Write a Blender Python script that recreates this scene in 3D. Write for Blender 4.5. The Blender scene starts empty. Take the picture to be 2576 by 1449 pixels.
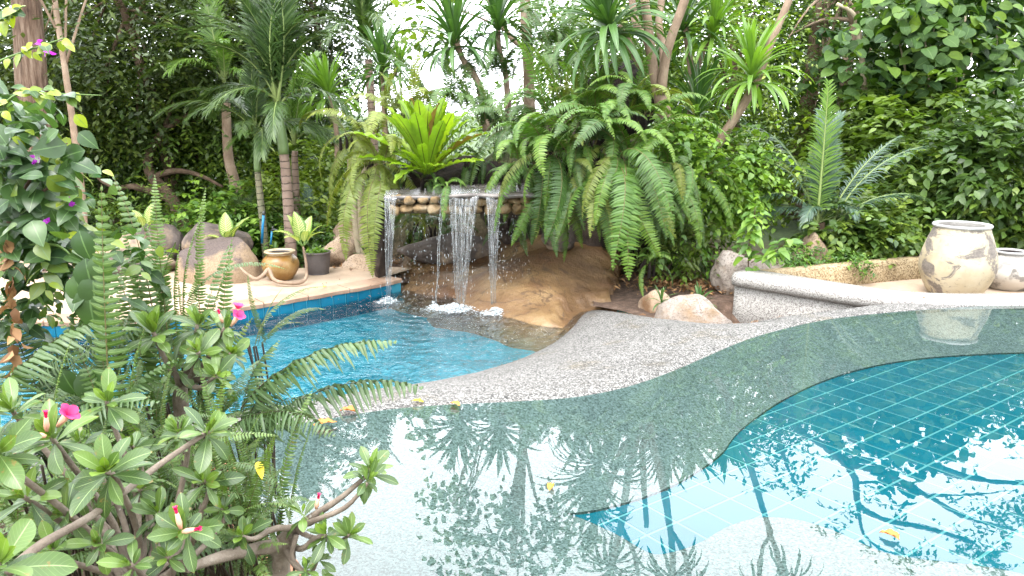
import bpy, bmesh, math, random
import numpy as np
from mathutils import Vector, Matrix, noise
from mathutils.geometry import delaunay_2d_cdt

# ------------------------------------------------------------------ camera, sky, sun, exposure
sc = bpy.context.scene
COL = sc.collection
PITCH = math.radians(12.6)
CAM_H = 1.6
FOC = 1946.0 / 2576.0            # focal length in picture widths
cam_d = bpy.data.cameras.new("camera")
cam = bpy.data.objects.new("camera", cam_d)
COL.objects.link(cam)
cam.location = (0, 0, CAM_H)
cam.rotation_euler = (math.radians(90) - PITCH, 0, 0)
cam_d.sensor_width = 36.0
cam_d.lens = 36.0 * FOC
cam_d.clip_start = 0.05
cam_d.clip_end = 1500
sc.camera = cam

SUN_EL, SUN_AZ = math.radians(62), math.radians(215)   # azimuth from +Y clockwise: behind the camera, to its left
world = bpy.data.worlds.new("World")
sc.world = world
world.use_nodes = True
wn, wl = world.node_tree.nodes, world.node_tree.links
wn.clear()
w_out = wn.new("ShaderNodeOutputWorld")
w_bg = wn.new("ShaderNodeBackground")
w_sky = wn.new("ShaderNodeTexSky")
w_sky.sky_type = 'NISHITA'
w_sky.sun_disc = False
w_sky.sun_elevation = SUN_EL
w_sky.sun_rotation = SUN_AZ
w_sky.dust_density = 3.0
# bright cloud deck veiling the blue sky
w_tc = wn.new("ShaderNodeTexCoord")
w_nz = wn.new("ShaderNodeTexNoise")
w_nz.inputs['Scale'].default_value = 2.2
w_nz.inputs['Detail'].default_value = 5
w_rp = wn.new("ShaderNodeValToRGB")
w_rp.color_ramp.elements[0].position = 0.3
w_rp.color_ramp.elements[0].color = (9.5, 10.1, 11.0, 1)
w_rp.color_ramp.elements[1].position = 0.7
w_rp.color_ramp.elements[1].color = (12.2, 12.3, 12.4, 1)
w_mx = wn.new("ShaderNodeMix")
w_mx.data_type = 'RGBA'
w_mx.inputs[0].default_value = 0.9
wl.new(w_tc.outputs['Generated'], w_nz.inputs['Vector'])
wl.new(w_nz.outputs['Fac'], w_rp.inputs['Fac'])
wl.new(w_sky.outputs['Color'], w_mx.inputs[6])
wl.new(w_rp.outputs['Color'], w_mx.inputs[7])
wl.new(w_mx.outputs[2], w_bg.inputs['Color'])
w_bg.inputs['Strength'].default_value = 0.15
wl.new(w_bg.outputs['Background'], w_out.inputs['Surface'])

sun_d = bpy.data.lights.new("sun", 'SUN')
sun_d.energy = 0.6
sun_d.angle = math.radians(20)
sun_d.color = (1.0, 0.965, 0.90)
sun = bpy.data.objects.new("sun", sun_d)
COL.objects.link(sun)
_sd = Vector((math.sin(SUN_AZ) * math.cos(SUN_EL), math.cos(SUN_AZ) * math.cos(SUN_EL), math.sin(SUN_EL)))
sun.rotation_euler = (-_sd).to_track_quat('-Z', 'Y').to_euler()
sun.location = _sd * 30

sc.view_settings.view_transform = 'Standard'
sc.view_settings.look = 'None'
sc.view_settings.gamma = 1.0
sc.view_settings.exposure = 2.2
sc.render.engine = 'CYCLES'
cy = sc.cycles
cy.use_denoising = True
try:
    cy.denoiser = 'OPENIMAGEDENOISE'
except Exception:
    pass
cy.max_bounces = 8
cy.diffuse_bounces = 4
cy.glossy_bounces = 3
cy.transmission_bounces = 4
cy.transparent_max_bounces = 12
cy.caustics_reflective = False
cy.caustics_refractive = False
cy.sample_clamp_indirect = 6.0

# ------------------------------------------------------------------ helpers
def ray(x, y):
    """direction of the sight line through picture point (x, y) of a 2576 x 1449 picture"""
    dx = (x - 1288.0) / 1946.0
    dy = (724.5 - y) / 1946.0
    c, s = math.cos(PITCH), math.sin(PITCH)
    return Vector((dx, c + dy * s, dy * c - s))

def P(x, y, Y):
    d = ray(x, y)
    return Vector((0, 0, CAM_H)) + d * (Y / d.y)

def G(x, y, z):
    d = ray(x, y)
    return Vector((0, 0, CAM_H)) + d * ((z - CAM_H) / d.z)

def tag(o, label=None, cat=None, group=None, kind=None):
    if label: o["label"] = label
    if cat: o["category"] = cat
    if group: o["group"] = group
    if kind: o["kind"] = kind
    return o

def empty(name, loc, label=None, cat=None, group=None):
    o = bpy.data.objects.new(name, None)
    COL.objects.link(o)
    o.location = loc
    o.empty_display_size = 0.1
    return tag(o, label, cat, group)

def link(name, me, parent=None, mat=None):
    o = bpy.data.objects.new(name, me)
    COL.objects.link(o)
    if mat is not None and not me.materials:
        me.materials.append(mat)
    if parent is not None:
        o.parent = parent
        # geometry that was made in world space stays where it is
        if not o.get("_local"):
            o.matrix_parent_inverse = Matrix.Translation(parent.location).inverted() if parent.type == 'EMPTY' else Matrix()
    return o

class MB:
    """collects vertices, faces, material slots and leaf coordinates; build() makes one mesh"""
    def __init__(self):
        self.v, self.f3, self.f4, self.m3, self.m4, self.lf, self.n = [], [], [], [], [], [], 0
    def add(self, V, F3=None, F4=None, lf=None, m=0):
        V = np.asarray(V, dtype=np.float64).reshape(-1, 3)
        self.v.append(V)
        if F3 is not None and len(F3):
            F3 = np.asarray(F3, dtype=np.int64).reshape(-1, 3)
            self.f3.append(F3 + self.n); self.m3.append(np.full(len(F3), m))
        if F4 is not None and len(F4):
            F4 = np.asarray(F4, dtype=np.int64).reshape(-1, 4)
            self.f4.append(F4 + self.n); self.m4.append(np.full(len(F4), m))
        self.lf.append(np.tile(np.array([0.5, 0.5, 0.5]), (len(V), 1)) if lf is None else np.asarray(lf, dtype=np.float64).reshape(-1, 3))
        self.n += len(V)
        return self
    def mesh(self, name, mats, smooth=True):
        me = bpy.data.meshes.new(name)
        V = np.concatenate(self.v)
        f3 = np.concatenate(self.f3) if self.f3 else np.zeros((0, 3), int)
        f4 = np.concatenate(self.f4) if self.f4 else np.zeros((0, 4), int)
        mi = np.concatenate((self.m3 or [np.zeros(0)]) + (self.m4 or [np.zeros(0)])).astype(np.int32)
        nl = f3.size + f4.size
        me.vertices.add(len(V)); me.vertices.foreach_set("co", V.astype(np.float32).ravel())
        me.loops.add(nl); me.loops.foreach_set("vertex_index", np.concatenate([f3.ravel(), f4.ravel()]).astype(np.int32))
        npol = len(f3) + len(f4)
        me.polygons.add(npol)
        st = np.concatenate([np.arange(len(f3)) * 3, f3.size + np.arange(len(f4)) * 4]).astype(np.int32)
        me.polygons.foreach_set("loop_start", st)
        me.polygons.foreach_set("material_index", mi)
        me.polygons.foreach_set("use_smooth", np.full(npol, smooth))
        a = me.attributes.new("lf", 'FLOAT_VECTOR', 'POINT')
        a.data.foreach_set("vector", np.concatenate(self.lf).astype(np.float32).ravel())
        me.update(calc_edges=True)
        me.validate()
        for m in (mats if isinstance(mats, (list, tuple)) else [mats]):
            me.materials.append(m)
        return me
    def build(self, name, mats, parent=None, smooth=True):
        return link(name, self.mesh(name, mats, smooth), parent)

def unit(a):
    return a / np.maximum(np.linalg.norm(a, axis=-1, keepdims=True), 1e-9)

def tube(mb, pts, rad, seg=8, m=0, cap=True, lf=None, wob=0.0, seed=0):
    """tapered round limb along pts"""
    pts = np.array([tuple(p) for p in pts], float)
    rad = np.broadcast_to(np.asarray(rad, float), (len(pts),))
    T = unit(np.gradient(pts, axis=0))
    ref = np.array([0.0, 0.0, 1.0]) if abs(T[0][2]) < 0.9 else np.array([0.0, 1.0, 0.0])
    rng = np.random.default_rng(seed)
    U = unit(np.cross(T[0], ref))
    V, L = [], []
    for i in range(len(pts)):
        U = unit(U - T[i] * np.dot(U, T[i]))
        W = np.cross(T[i], U)
        for k in range(seg):
            a = 2 * math.pi * k / seg
            r = rad[i] * (1 + (rng.uniform(-wob, wob) if wob else 0))
            V.append(pts[i] + r * (math.cos(a) * U + math.sin(a) * W))
            L.append((0.5, k / seg, i / max(1, len(pts) - 1)) if lf is None else lf)
    F4 = []
    for i in range(len(pts) - 1):
        for k in range(seg):
            k2 = (k + 1) % seg
            F4.append((i * seg + k, i * seg + k2, (i + 1) * seg + k2, (i + 1) * seg + k))
    F3 = []
    if cap:
        V.append(pts[-1]); L.append((0.5, 0.5, 1) if lf is None else lf)
        e = len(V) - 1; b = (len(pts) - 1) * seg
        F3 += [(b + k, b + (k + 1) % seg, e) for k in range(seg)]
        V.append(pts[0]); L.append((0.5, 0.5, 0) if lf is None else lf)
        e = len(V) - 1
        F3 += [((k + 1) % seg, k, e) for k in range(seg)]
    mb.add(V, F3, F4, L, m)
    return mb

def spline(pts, n=24):
    """Catmull-Rom through pts"""
    p = np.array([tuple(q) for q in pts], float)
    p = np.vstack([2 * p[0] - p[1], p, 2 * p[-1] - p[-2]])
    out = []
    k = len(p) - 3
    for j in range(n):
        t = j / (n - 1) * k
        i = min(int(t), k - 1); u = t - i
        a, b, c, d = p[i], p[i + 1], p[i + 2], p[i + 3]
        out.append(0.5 * ((2 * b) + (-a + c) * u + (2 * a - 5 * b + 4 * c - d) * u * u + (-a + 3 * b - 3 * c + d) * u ** 3))
    return np.array(out)

def in_poly(pts, poly):
    x, y = pts[:, 0], pts[:, 1]
    r = np.zeros(len(pts), bool)
    j = len(poly) - 1
    for i in range(len(poly)):
        xi, yi = poly[i][0], poly[i][1]; xj, yj = poly[j][0], poly[j][1]
        c = ((yi > y) != (yj > y)) & (x < (xj - xi) * (y - yi) / (yj - yi + 1e-12) + xi)
        r ^= c
        j = i
    return r

def dist_line(pts, line):
    d = np.full(len(pts), 1e9)
    for i in range(len(line) - 1):
        a = np.array(line[i][:2], float); b = np.array(line[i + 1][:2], float)
        ab = b - a
        t = np.clip(((pts - a) @ ab) / max(ab @ ab, 1e-9), 0, 1)
        d = np.minimum(d, np.linalg.norm(pts - (a + t[:, None] * ab), axis=1))
    return d

def region(outer, holes, xs, ys, zf, skirt=None):
    """sheet over a plan region: outline, holes, inner grid lines and a height function"""
    outer = [tuple(p[:2]) for p in outer]; holes = [[tuple(p[:2]) for p in h] for h in holes]
    pts, edges = [], []
    for poly in [outer] + holes:
        b = len(pts); pts += poly
        edges += [(b + i, b + (i + 1) % len(poly)) for i in range(len(poly))]
    gx, gy = np.meshgrid(xs, ys)
    g = np.stack([gx.ravel(), gy.ravel()], 1)
    k = in_poly(g, outer)
    for h in holes:
        k &= ~in_poly(g, h)
    g = g[k]
    for poly in [outer] + holes:
        g = g[dist_line(g, poly + [poly[0]]) > 0.012]
    pts += [tuple(p) for p in g]
    vo, eo, fo, *_ = delaunay_2d_cdt([Vector(p) for p in pts], edges, [], 0, 1e-5)
    V = np.array([tuple(v) for v in vo]); F = np.array(fo)
    c = V[F].mean(1)
    k = in_poly(c, outer)
    for h in holes:
        k &= ~in_poly(c, h)
    F = F[k]
    a = V[F[:, 0]]; b = V[F[:, 1]]; d = V[F[:, 2]]
    flip = ((b[:, 0] - a[:, 0]) * (d[:, 1] - a[:, 1]) - (b[:, 1] - a[:, 1]) * (d[:, 0] - a[:, 0])) < 0
    F[flip] = F[flip][:, ::-1]
    Z = zf(V)
    return np.column_stack([V, Z]), F

def fbm(v, s=1.0, o=4, seed=0):
    return noise.fractal(Vector(v) * s + Vector((seed * 7.3, seed * 3.1, seed * 1.7)), 1.0, 2.0, o)

# ------------------------------------------------------------------ materials
MAT = {}
def new_mat(name):
    m = bpy.data.materials.new(name)
    m.use_nodes = True
    nt = m.node_tree
    nt.nodes.clear()
    out = nt.nodes.new("ShaderNodeOutputMaterial")
    MAT[name] = m
    return m, nt, out

def nd(nt, t, **kw):
    n = nt.nodes.new(t)
    for k, v in kw.items():
        if k in n.inputs.keys() if hasattr(n.inputs, 'keys') else False:
            n.inputs[k].default_value = v
        else:
            setattr(n, k, v)
    return n

def ramp(nt, stops, interp='LINEAR'):
    r = nt.nodes.new("ShaderNodeValToRGB")
    cr = r.color_ramp
    cr.interpolation = interp
    while len(cr.elements) < len(stops):
        cr.elements.new(0.5)
    for e, (p, c) in zip(cr.elements, stops):
        e.position = p
        e.color = (c[0], c[1], c[2], 1)
    return r

def noise_tex(nt, scale, detail=4, rough=0.55, coord=None, dist=0.0):
    n = nt.nodes.new("ShaderNodeTexNoise")
    n.inputs['Scale'].default_value = scale
    n.inputs['Detail'].default_value = detail
    n.inputs['Roughness'].default_value = rough
    n.inputs['Distortion'].default_value = dist
    if coord is not None:
        nt.links.new(coord, n.inputs['Vector'])
    return n

def mixc(nt, fac, a, b, mode='MIX'):
    n = nt.nodes.new("ShaderNodeMix"); n.data_type = 'RGBA'; n.blend_type = mode
    for sock, val in ((n.inputs[0], fac), (n.inputs[6], a), (n.inputs[7], b)):
        if isinstance(val, (int, float)): sock.default_value = val
        elif isinstance(val, tuple): sock.default_value = (val[0], val[1], val[2], 1)
        else: nt.links.new(val, sock)
    return n.outputs[2]

def math_n(nt, op, a, b=None, c=None, clamp=False):
    n = nt.nodes.new("ShaderNodeMath"); n.operation = op; n.use_clamp = clamp
    for i, val in enumerate((a, b, c)):
        if val is None: continue
        if isinstance(val, (int, float)): n.inputs[i].default_value = val
        else: nt.links.new(val, n.inputs[i])
    return n.outputs[0]

def wcoord(nt):
    g = nt.nodes.new("ShaderNodeNewGeometry")
    return g.outputs['Position']

def bump(nt, h, strength=0.3, dist=0.02):
    b = nt.nodes.new("ShaderNodeBump")
    b.inputs['Strength'].default_value = strength
    b.inputs['Distance'].default_value = dist
    nt.links.new(h, b.inputs['Height'])
    return b.outputs['Normal']

def leaf_mat(name, dark, mid, light, rough=0.42, trans=0.28, rib=None, ribw=0.07, spec=0.45, vein=None, vfreq=16, jitter=0.35, tcol=None, blemish=0.0):
    """leaf: colour by per-leaf tint, paler midrib along lat = 0, some light passing through"""
    m, nt, out = new_mat(name)
    L = nt.links
    at = nt.nodes.new("ShaderNodeAttribute"); at.attribute_name = "lf"
    sp = nt.nodes.new("ShaderNodeSeparateXYZ"); L.new(at.outputs['Vector'], sp.inputs[0])
    oi = nt.nodes.new("ShaderNodeObjectInfo")
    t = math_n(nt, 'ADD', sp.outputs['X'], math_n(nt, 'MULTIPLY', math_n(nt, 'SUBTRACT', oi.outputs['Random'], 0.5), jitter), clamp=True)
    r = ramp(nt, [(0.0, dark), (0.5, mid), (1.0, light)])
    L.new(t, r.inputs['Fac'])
    nz = noise_tex(nt, 30, 3, coord=wcoord(nt))
    col = mixc(nt, 0.35, r.outputs['Color'], mixc(nt, nz.outputs['Fac'], (0.35, 0.35, 0.35), (1.5, 1.5, 1.4)), 'MULTIPLY')
    lat = math_n(nt, 'ABSOLUTE', sp.outputs['Y'])
    if vein:
        # feathered pale veins running out and forward from the midrib
        ph = math_n(nt, 'SUBTRACT', math_n(nt, 'MULTIPLY', sp.outputs['Z'], vfreq), math_n(nt, 'MULTIPLY', lat, 2.2))
        nv = noise_tex(nt, 60, 2, coord=wcoord(nt))
        ph = math_n(nt, 'ADD', ph, math_n(nt, 'MULTIPLY', nv.outputs['Fac'], 0.5))
        w = math_n(nt, 'PINGPONG', ph, 0.5)
        k = math_n(nt, 'MULTIPLY', math_n(nt, 'GREATER_THAN', w, 0.25), math_n(nt, 'LESS_THAN', lat, 0.78))
        col = mixc(nt, math_n(nt, 'MULTIPLY', k, 0.85), col, vein)
    if rib:
        k = math_n(nt, 'LESS_THAN', lat, ribw)
        col = mixc(nt, math_n(nt, 'MULTIPLY', k, 0.8), col, rib)
    if blemish:
        nb = noise_tex(nt, 55, 4, 0.65, wcoord(nt))
        kb = nt.nodes.new("ShaderNodeMapRange"); kb.inputs[1].default_value = 0.66 - 0.06 * blemish; kb.inputs[2].default_value = 0.70
        L.new(nb.outputs['Fac'], kb.inputs[0])
        tipk = math_n(nt, 'GREATER_THAN', math_n(nt, 'ADD', sp.outputs['Z'], math_n(nt, 'MULTIPLY', nb.outputs['Fac'], 0.25)), 1.10)
        col = mixc(nt, math_n(nt, 'MULTIPLY', math_n(nt, 'MAXIMUM', kb.outputs[0], tipk), 0.75), col, (0.17, 0.115, 0.03))
        # fainter side veins
        vv = math_n(nt, 'PINGPONG', math_n(nt, 'SUBTRACT', math_n(nt, 'MULTIPLY', sp.outputs['Z'], 11), math_n(nt, 'MULTIPLY', lat, 2.0)), 0.5)
        col = mixc(nt, math_n(nt, 'MULTIPLY', math_n(nt, 'LESS_THAN', vv, 0.06), 0.22), col, (0.20, 0.28, 0.10))
    p = nt.nodes.new("ShaderNodeBsdfPrincipled")
    L.new(col, p.inputs['Base Color'])
    p.inputs['Roughness'].default_value = rough
    p.inputs['Specular IOR Level'].default_value = spec
    tr = nt.nodes.new("ShaderNodeBsdfTranslucent")
    L.new(mixc(nt, 1.0, col, tcol or (1.5, 1.6, 0.6), 'MULTIPLY'), tr.inputs['Color'])
    mx = nt.nodes.new("ShaderNodeMixShader")
    mx.inputs[0].default_value = trans
    L.new(p.outputs[0], mx.inputs[1]); L.new(tr.outputs[0], mx.inputs[2])
    L.new(mx.outputs[0], out.inputs['Surface'])
    return m

def rough_mat(name, stops, scale=4.0, rough=0.85, bstr=0.5, bscale=18, bdist=0.02, detail=7, stain=None, stain_scale=1.2, stain_lo=0.5, stain_hi=0.65, spec=0.3, stretch=None, speck=None, cracks=None, grain=0.5):
    """stone, bark, soil, plaster: layered noise colour with fine relief"""
    m, nt, out = new_mat(name)
    L = nt.links
    co = wcoord(nt)
    if stretch:
        mp = nt.nodes.new("ShaderNodeMapping"); mp.inputs['Scale'].default_value = stretch
        L.new(co, mp.inputs['Vector']); co = mp.outputs[0]
    n1 = noise_tex(nt, scale, detail, 0.62, co)
    r = ramp(nt, stops); L.new(n1.outputs['Fac'], r.inputs['Fac'])
    col = r.outputs['Color']
    nf = noise_tex(nt, bscale * 3, 4, 0.7, co)
    col = mixc(nt, grain, col, mixc(nt, nf.outputs['Fac'], (0.4, 0.4, 0.4), (1.6, 1.6, 1.6)), 'MULTIPLY')
    if speck:
        v = nt.nodes.new("ShaderNodeTexVoronoi"); v.inputs['Scale'].default_value = speck[1]
        L.new(co, v.inputs['Vector'])
        sh = nt.nodes.new("ShaderNodeSeparateColor"); L.new(v.outputs['Color'], sh.inputs[0])
        col = mixc(nt, math_n(nt, 'MULTIPLY', math_n(nt, 'GREATER_THAN', sh.outputs[0], speck[2]), 0.8), col, speck[0])
    if stain:
        n2 = noise_tex(nt, stain_scale, 6, 0.6, co)
        k = nt.nodes.new("ShaderNodeMapRange"); k.inputs[1].default_value = stain_lo; k.inputs[2].default_value = stain_hi
        L.new(n2.outputs['Fac'], k.inputs[0])
        col = mixc(nt, k.outputs[0], col, stain)
    if cracks:
        nc = noise_tex(nt, cracks[1], 5, 0.55, co, 0.8)
        kc = nt.nodes.new("ShaderNodeMapRange"); kc.inputs[1].default_value = 0.0; kc.inputs[2].default_value = cracks[2]; kc.inputs[3].default_value = 0.85; kc.inputs[4].default_value = 0.0
        L.new(math_n(nt, 'ABSOLUTE', math_n(nt, 'SUBTRACT', nc.outputs['Fac'], 0.5)), kc.inputs[0])
        col = mixc(nt, kc.outputs[0], col, cracks[0])
    p = nt.nodes.new("ShaderNodeBsdfPrincipled")
    L.new(col, p.inputs['Base Color'])
    p.inputs['Roughness'].default_value = rough
    p.inputs['Specular IOR Level'].default_value = spec
    nb = noise_tex(nt, bscale, 8, 0.65, co)
    L.new(bump(nt, nb.outputs['Fac'], bstr, bdist), p.inputs['Normal'])
    L.new(p.outputs[0], out.inputs['Surface'])
    return m
# ------------------------------------------------------------------ special materials
def speckle_mat(name, base, dark, light, scale, warm=None):
    """washed pebble plaster: pale and dark chips a centimetre across"""
    m, nt, out = new_mat(name)
    L = nt.links
    co = wcoord(nt)
    wob = noise_tex(nt, 45, 2, 0.5, co)
    add = nt.nodes.new("ShaderNodeVectorMath"); add.operation = 'MULTIPLY_ADD'
    L.new(wob.outputs['Color'], add.inputs[0]); add.inputs[1].default_value = (0.014, 0.014, 0.014); L.new(co, add.inputs[2])
    v = nt.nodes.new("ShaderNodeTexVoronoi"); v.inputs['Scale'].default_value = scale
    L.new(add.outputs[0], v.inputs['Vector'])
    sh = nt.nodes.new("ShaderNodeSeparateColor"); L.new(v.outputs['Color'], sh.inputs[0])
    r = ramp(nt, [(0.0, dark), (0.22, dark), (0.34, base), (0.62, base), (0.8, light), (1.0, light)])
    L.new(sh.outputs[0], r.inputs['Fac'])
    big = noise_tex(nt, 1.6, 5, 0.6, co)
    col = mixc(nt, 0.6, r.outputs['Color'], mixc(nt, big.outputs['Fac'], (0.62, 0.6, 0.58), (1.3, 1.3, 1.3)), 'MULTIPLY')
    if warm:
        n2 = noise_tex(nt, 2.3, 6, 0.65, co)
        k = nt.nodes.new("ShaderNodeMapRange"); k.inputs[1].default_value = 0.56; k.inputs[2].default_value = 0.72
        L.new(n2.outputs['Fac'], k.inputs[0])
        col = mixc(nt, k.outputs[0], col, mixc(nt, 1.0, col, warm, 'MULTIPLY'))
    p = nt.nodes.new("ShaderNodeBsdfPrincipled")
    L.new(col, p.inputs['Base Color']); p.inputs['Roughness'].default_value = 0.7
    p.inputs['Specular IOR Level'].default_value = 0.3
    L.new(bump(nt, v.outputs['Distance'], 0.5, 0.006), p.inputs['Normal'])
    L.new(p.outputs[0], out.inputs['Surface'])
    return m

def water_mat(name, tint, scale, strength, dist, detail=3, fine=None, stretch=(1, 1, 1), centre=None):
    """clear water: light passes with a tint, mirror by Fresnel, ripples as relief"""
    m, nt, out = new_mat(name)
    L = nt.links
    co = wcoord(nt)
    mp = nt.nodes.new("ShaderNodeMapping"); mp.inputs['Scale'].default_value = stretch
    L.new(co, mp.inputs['Vector'])
    n1 = noise_tex(nt, scale, detail, 0.5, mp.outputs[0], 0.4)
    h = n1.outputs['Fac']
    if fine:
        n2 = noise_tex(nt, fine[0], 3, 0.5, mp.outputs[0], 0.8)
        h = math_n(nt, 'ADD', h, math_n(nt, 'MULTIPLY', n2.outputs['Fac'], fine[1]))
    if centre:
        # rings running out from where the falls strike
        sb = nt.nodes.new("ShaderNodeVectorMath"); sb.operation = 'DISTANCE'
        L.new(co, sb.inputs[0]); sb.inputs[1].default_value = tuple(centre)
        d = sb.outputs['Value']
        ringp = math_n(nt, 'ADD', math_n(nt, 'MULTIPLY', d, 34), math_n(nt, 'MULTIPLY', n1.outputs['Fac'], 14))
        fall = math_n(nt, 'DIVIDE', 0.5, math_n(nt, 'ADD', 0.45, math_n(nt, 'MULTIPLY', d, d)))
        h = math_n(nt, 'ADD', h, math_n(nt, 'MULTIPLY', math_n(nt, 'SINE', ringp), math_n(nt, 'MULTIPLY', fall, 0.32)))
    nm = bump(nt, h, strength, dist)
    fr = nt.nodes.new("ShaderNodeFresnel"); fr.inputs['IOR'].default_value = 1.6
    L.new(nm, fr.inputs['Normal'])
    tr = nt.nodes.new("ShaderNodeBsdfTransparent"); tr.inputs['Color'].default_value = (*tint, 1)
    gl = nt.nodes.new("ShaderNodeBsdfGlossy"); gl.inputs['Roughness'].default_value = 0.0
    L.new(nm, gl.inputs['Normal'])
    mx = nt.nodes.new("ShaderNodeMixShader")
    L.new(fr.outputs[0], mx.inputs[0]); L.new(tr.outputs[0], mx.inputs[1]); L.new(gl.outputs[0], mx.inputs[2])
    L.new(mx.outputs[0], out.inputs['Surface'])
    return m

def add_absorption(m, col, dens):
    nt = m.node_tree
    out = [n for n in nt.nodes if n.type == 'OUTPUT_MATERIAL'][0]
    v = nt.nodes.new("ShaderNodeVolumeAbsorption"); v.inputs['Color'].default_value = (*col, 1); v.inputs['Density'].default_value = dens
    nt.links.new(v.outputs[0], out.inputs['Volume'])

def flat_mat(name, col, rough=0.5, spec=0.4, vary=0.25, bstr=0.0, bscale=40):
    m, nt, out = new_mat(name)
    L = nt.links
    n = noise_tex(nt, 9, 5, 0.6, wcoord(nt))
    oi = nt.nodes.new("ShaderNodeObjectInfo")
    f = math_n(nt, 'ADD', math_n(nt, 'MULTIPLY', n.outputs['Fac'], 0.7), math_n(nt, 'MULTIPLY', oi.outputs['Random'], 0.3))
    c = mixc(nt, vary, col, mixc(nt, f, tuple(x * 0.3 for x in col), tuple(min(1, x * 1.9) for x in col)))
    p = nt.nodes.new("ShaderNodeBsdfPrincipled")
    L.new(c, p.inputs['Base Color']); p.inputs['Roughness'].default_value = rough
    p.inputs['Specular IOR Level'].default_value = spec
    if bstr:
        L.new(bump(nt, noise_tex(nt, bscale, 5, 0.6, wcoord(nt)).outputs['Fac'], bstr, 0.01), p.inputs['Normal'])
    L.new(p.outputs[0], out.inputs['Surface'])
    return m

speckle_mat("speckle", (0.102, 0.096, 0.090), (0.027, 0.026, 0.025), (0.245, 0.236, 0.225), 130, warm=(0.78, 0.68, 0.50))
speckle_mat("speckle_pale", (0.315, 0.298, 0.28), (0.15, 0.135, 0.125), (0.38, 0.365, 0.345), 130)
speckle_mat("speckle_tan", (0.30, 0.225, 0.13), (0.16, 0.11, 0.06), (0.40, 0.32, 0.2), 80)
speckle_mat("speckle_shelf", (0.15, 0.165, 0.16), (0.075, 0.085, 0.082), (0.225, 0.24, 0.235), 125)
water_mat("water_still", (0.78, 0.94, 0.93), 1.5, 0.045, 0.02, fine=(9, 0.06))
water_mat("water_lively", (0.96, 0.99, 1.0), 4.2, 1.0, 0.15, detail=3, fine=(19, 0.35), centre=G(1130, 772, -0.36))
add_absorption(MAT["water_lively"], (0.06, 0.90, 0.97), 0.8)
m, nt, out = new_mat("water_side")
tr = nt.nodes.new("ShaderNodeBsdfTransparent"); nt.links.new(tr.outputs[0], out.inputs['Surface'])
add_absorption(m, (0.06, 0.90, 0.97), 0.8)
flat_mat("tile_teal", (0.006, 0.125, 0.175), 0.25, 0.5, 0.3)
flat_mat("tile_blue", (0.004, 0.11, 0.19), 0.25, 0.5, 0.35)
flat_mat("grout_teal", (0.11, 0.30, 0.32), 0.7, 0.2, 0.2)
flat_mat("grout_blue", (0.04, 0.24, 0.33), 0.7, 0.2, 0.2)
rough_mat("deck_sand", [(0.3, (0.32, 0.235, 0.165)), (0.55, (0.41, 0.31, 0.23)), (0.75, (0.46, 0.37, 0.29))], 2.2, 0.8, 0.25, 30, 0.006, stain=(0.25, 0.19, 0.125), stain_scale=1.4, stain_lo=0.56, stain_hi=0.8)
rough_mat("coping", [(0.3, (0.26, 0.15, 0.10)), (0.6, (0.36, 0.24, 0.17)), (0.8, (0.42, 0.31, 0.24))], 3, 0.7, 0.3, 25, 0.008)
rough_mat("soil", [(0.3, (0.04, 0.024, 0.016)), (0.5, (0.104, 0.06, 0.04)), (0.7, (0.176, 0.112, 0.08))], 14, 0.95, 0.9, 45, 0.03)
m, nt, out = new_mat("ground_mix")
co = wcoord(nt)
n1 = noise_tex(nt, 14, 7, 0.62, co); r1 = ramp(nt, [(0.3, (0.04, 0.024, 0.016)), (0.5, (0.10, 0.06, 0.04)), (0.7, (0.17, 0.11, 0.08))]); nt.links.new(n1.outputs['Fac'], r1.inputs['Fac'])
r2 = ramp(nt, [(0.3, (0.02, 0.045, 0.01)), (0.7, (0.07, 0.11, 0.03))]); nt.links.new(n1.outputs['Fac'], r2.inputs['Fac'])
sp = nt.nodes.new("ShaderNodeSeparateXYZ"); nt.links.new(co, sp.inputs[0])
n2 = noise_tex(nt, 0.6, 5, 0.6, co)
k = nt.nodes.new("ShaderNodeMapRange"); k.inputs[1].default_value = 10.4; k.inputs[2].default_value = 12.0
nt.links.new(math_n(nt, 'ADD', sp.outputs['Y'], math_n(nt, 'MULTIPLY', n2.outputs['Fac'], 1.5)), k.inputs[0])
p = nt.nodes.new("ShaderNodeBsdfPrincipled"); p.inputs['Roughness'].default_value = 0.95
nt.links.new(mixc(nt, k.outputs[0], r1.outputs['Color'], r2.outputs['Color']), p.inputs['Base Color'])
nt.links.new(bump(nt, noise_tex(nt, 45, 6, 0.65, co).outputs['Fac'], 0.9, 0.03), p.inputs['Normal'])
nt.links.new(p.outputs[0], out.inputs['Surface'])
rough_mat("granite_tan", [(0.3, (0.216, 0.144, 0.0936)), (0.5, (0.331, 0.245, 0.173)), (0.75, (0.403, 0.324, 0.259))], 3, 0.85, 0.55, 22, 0.02, stain=(0.158, 0.0864, 0.0432), stain_scale=2.2, stain_lo=0.52, stain_hi=0.66, speck=((0.18, 0.13, 0.0936), 90, 0.8))
m, nt, out = new_mat("granite_weathered")
co = wcoord(nt)
sp = nt.nodes.new("ShaderNodeSeparateXYZ"); nt.links.new(co, sp.inputs[0])
n1 = noise_tex(nt, 2.2, 8, 0.65, co); n2 = noise_tex(nt, 70, 4, 0.7, co)
k = nt.nodes.new("ShaderNodeMapRange"); k.inputs[1].default_value = 0.43; k.inputs[2].default_value = 0.55
nt.links.new(math_n(nt, 'ADD', n1.outputs['Fac'], math_n(nt, 'MULTIPLY', sp.outputs['Z'], 0.8)), k.inputs[0])
a = ramp(nt, [(0.3, (0.17, 0.115, 0.068)), (0.7, (0.31, 0.225, 0.145))]); nt.links.new(n2.outputs['Fac'], a.inputs['Fac'])
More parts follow.
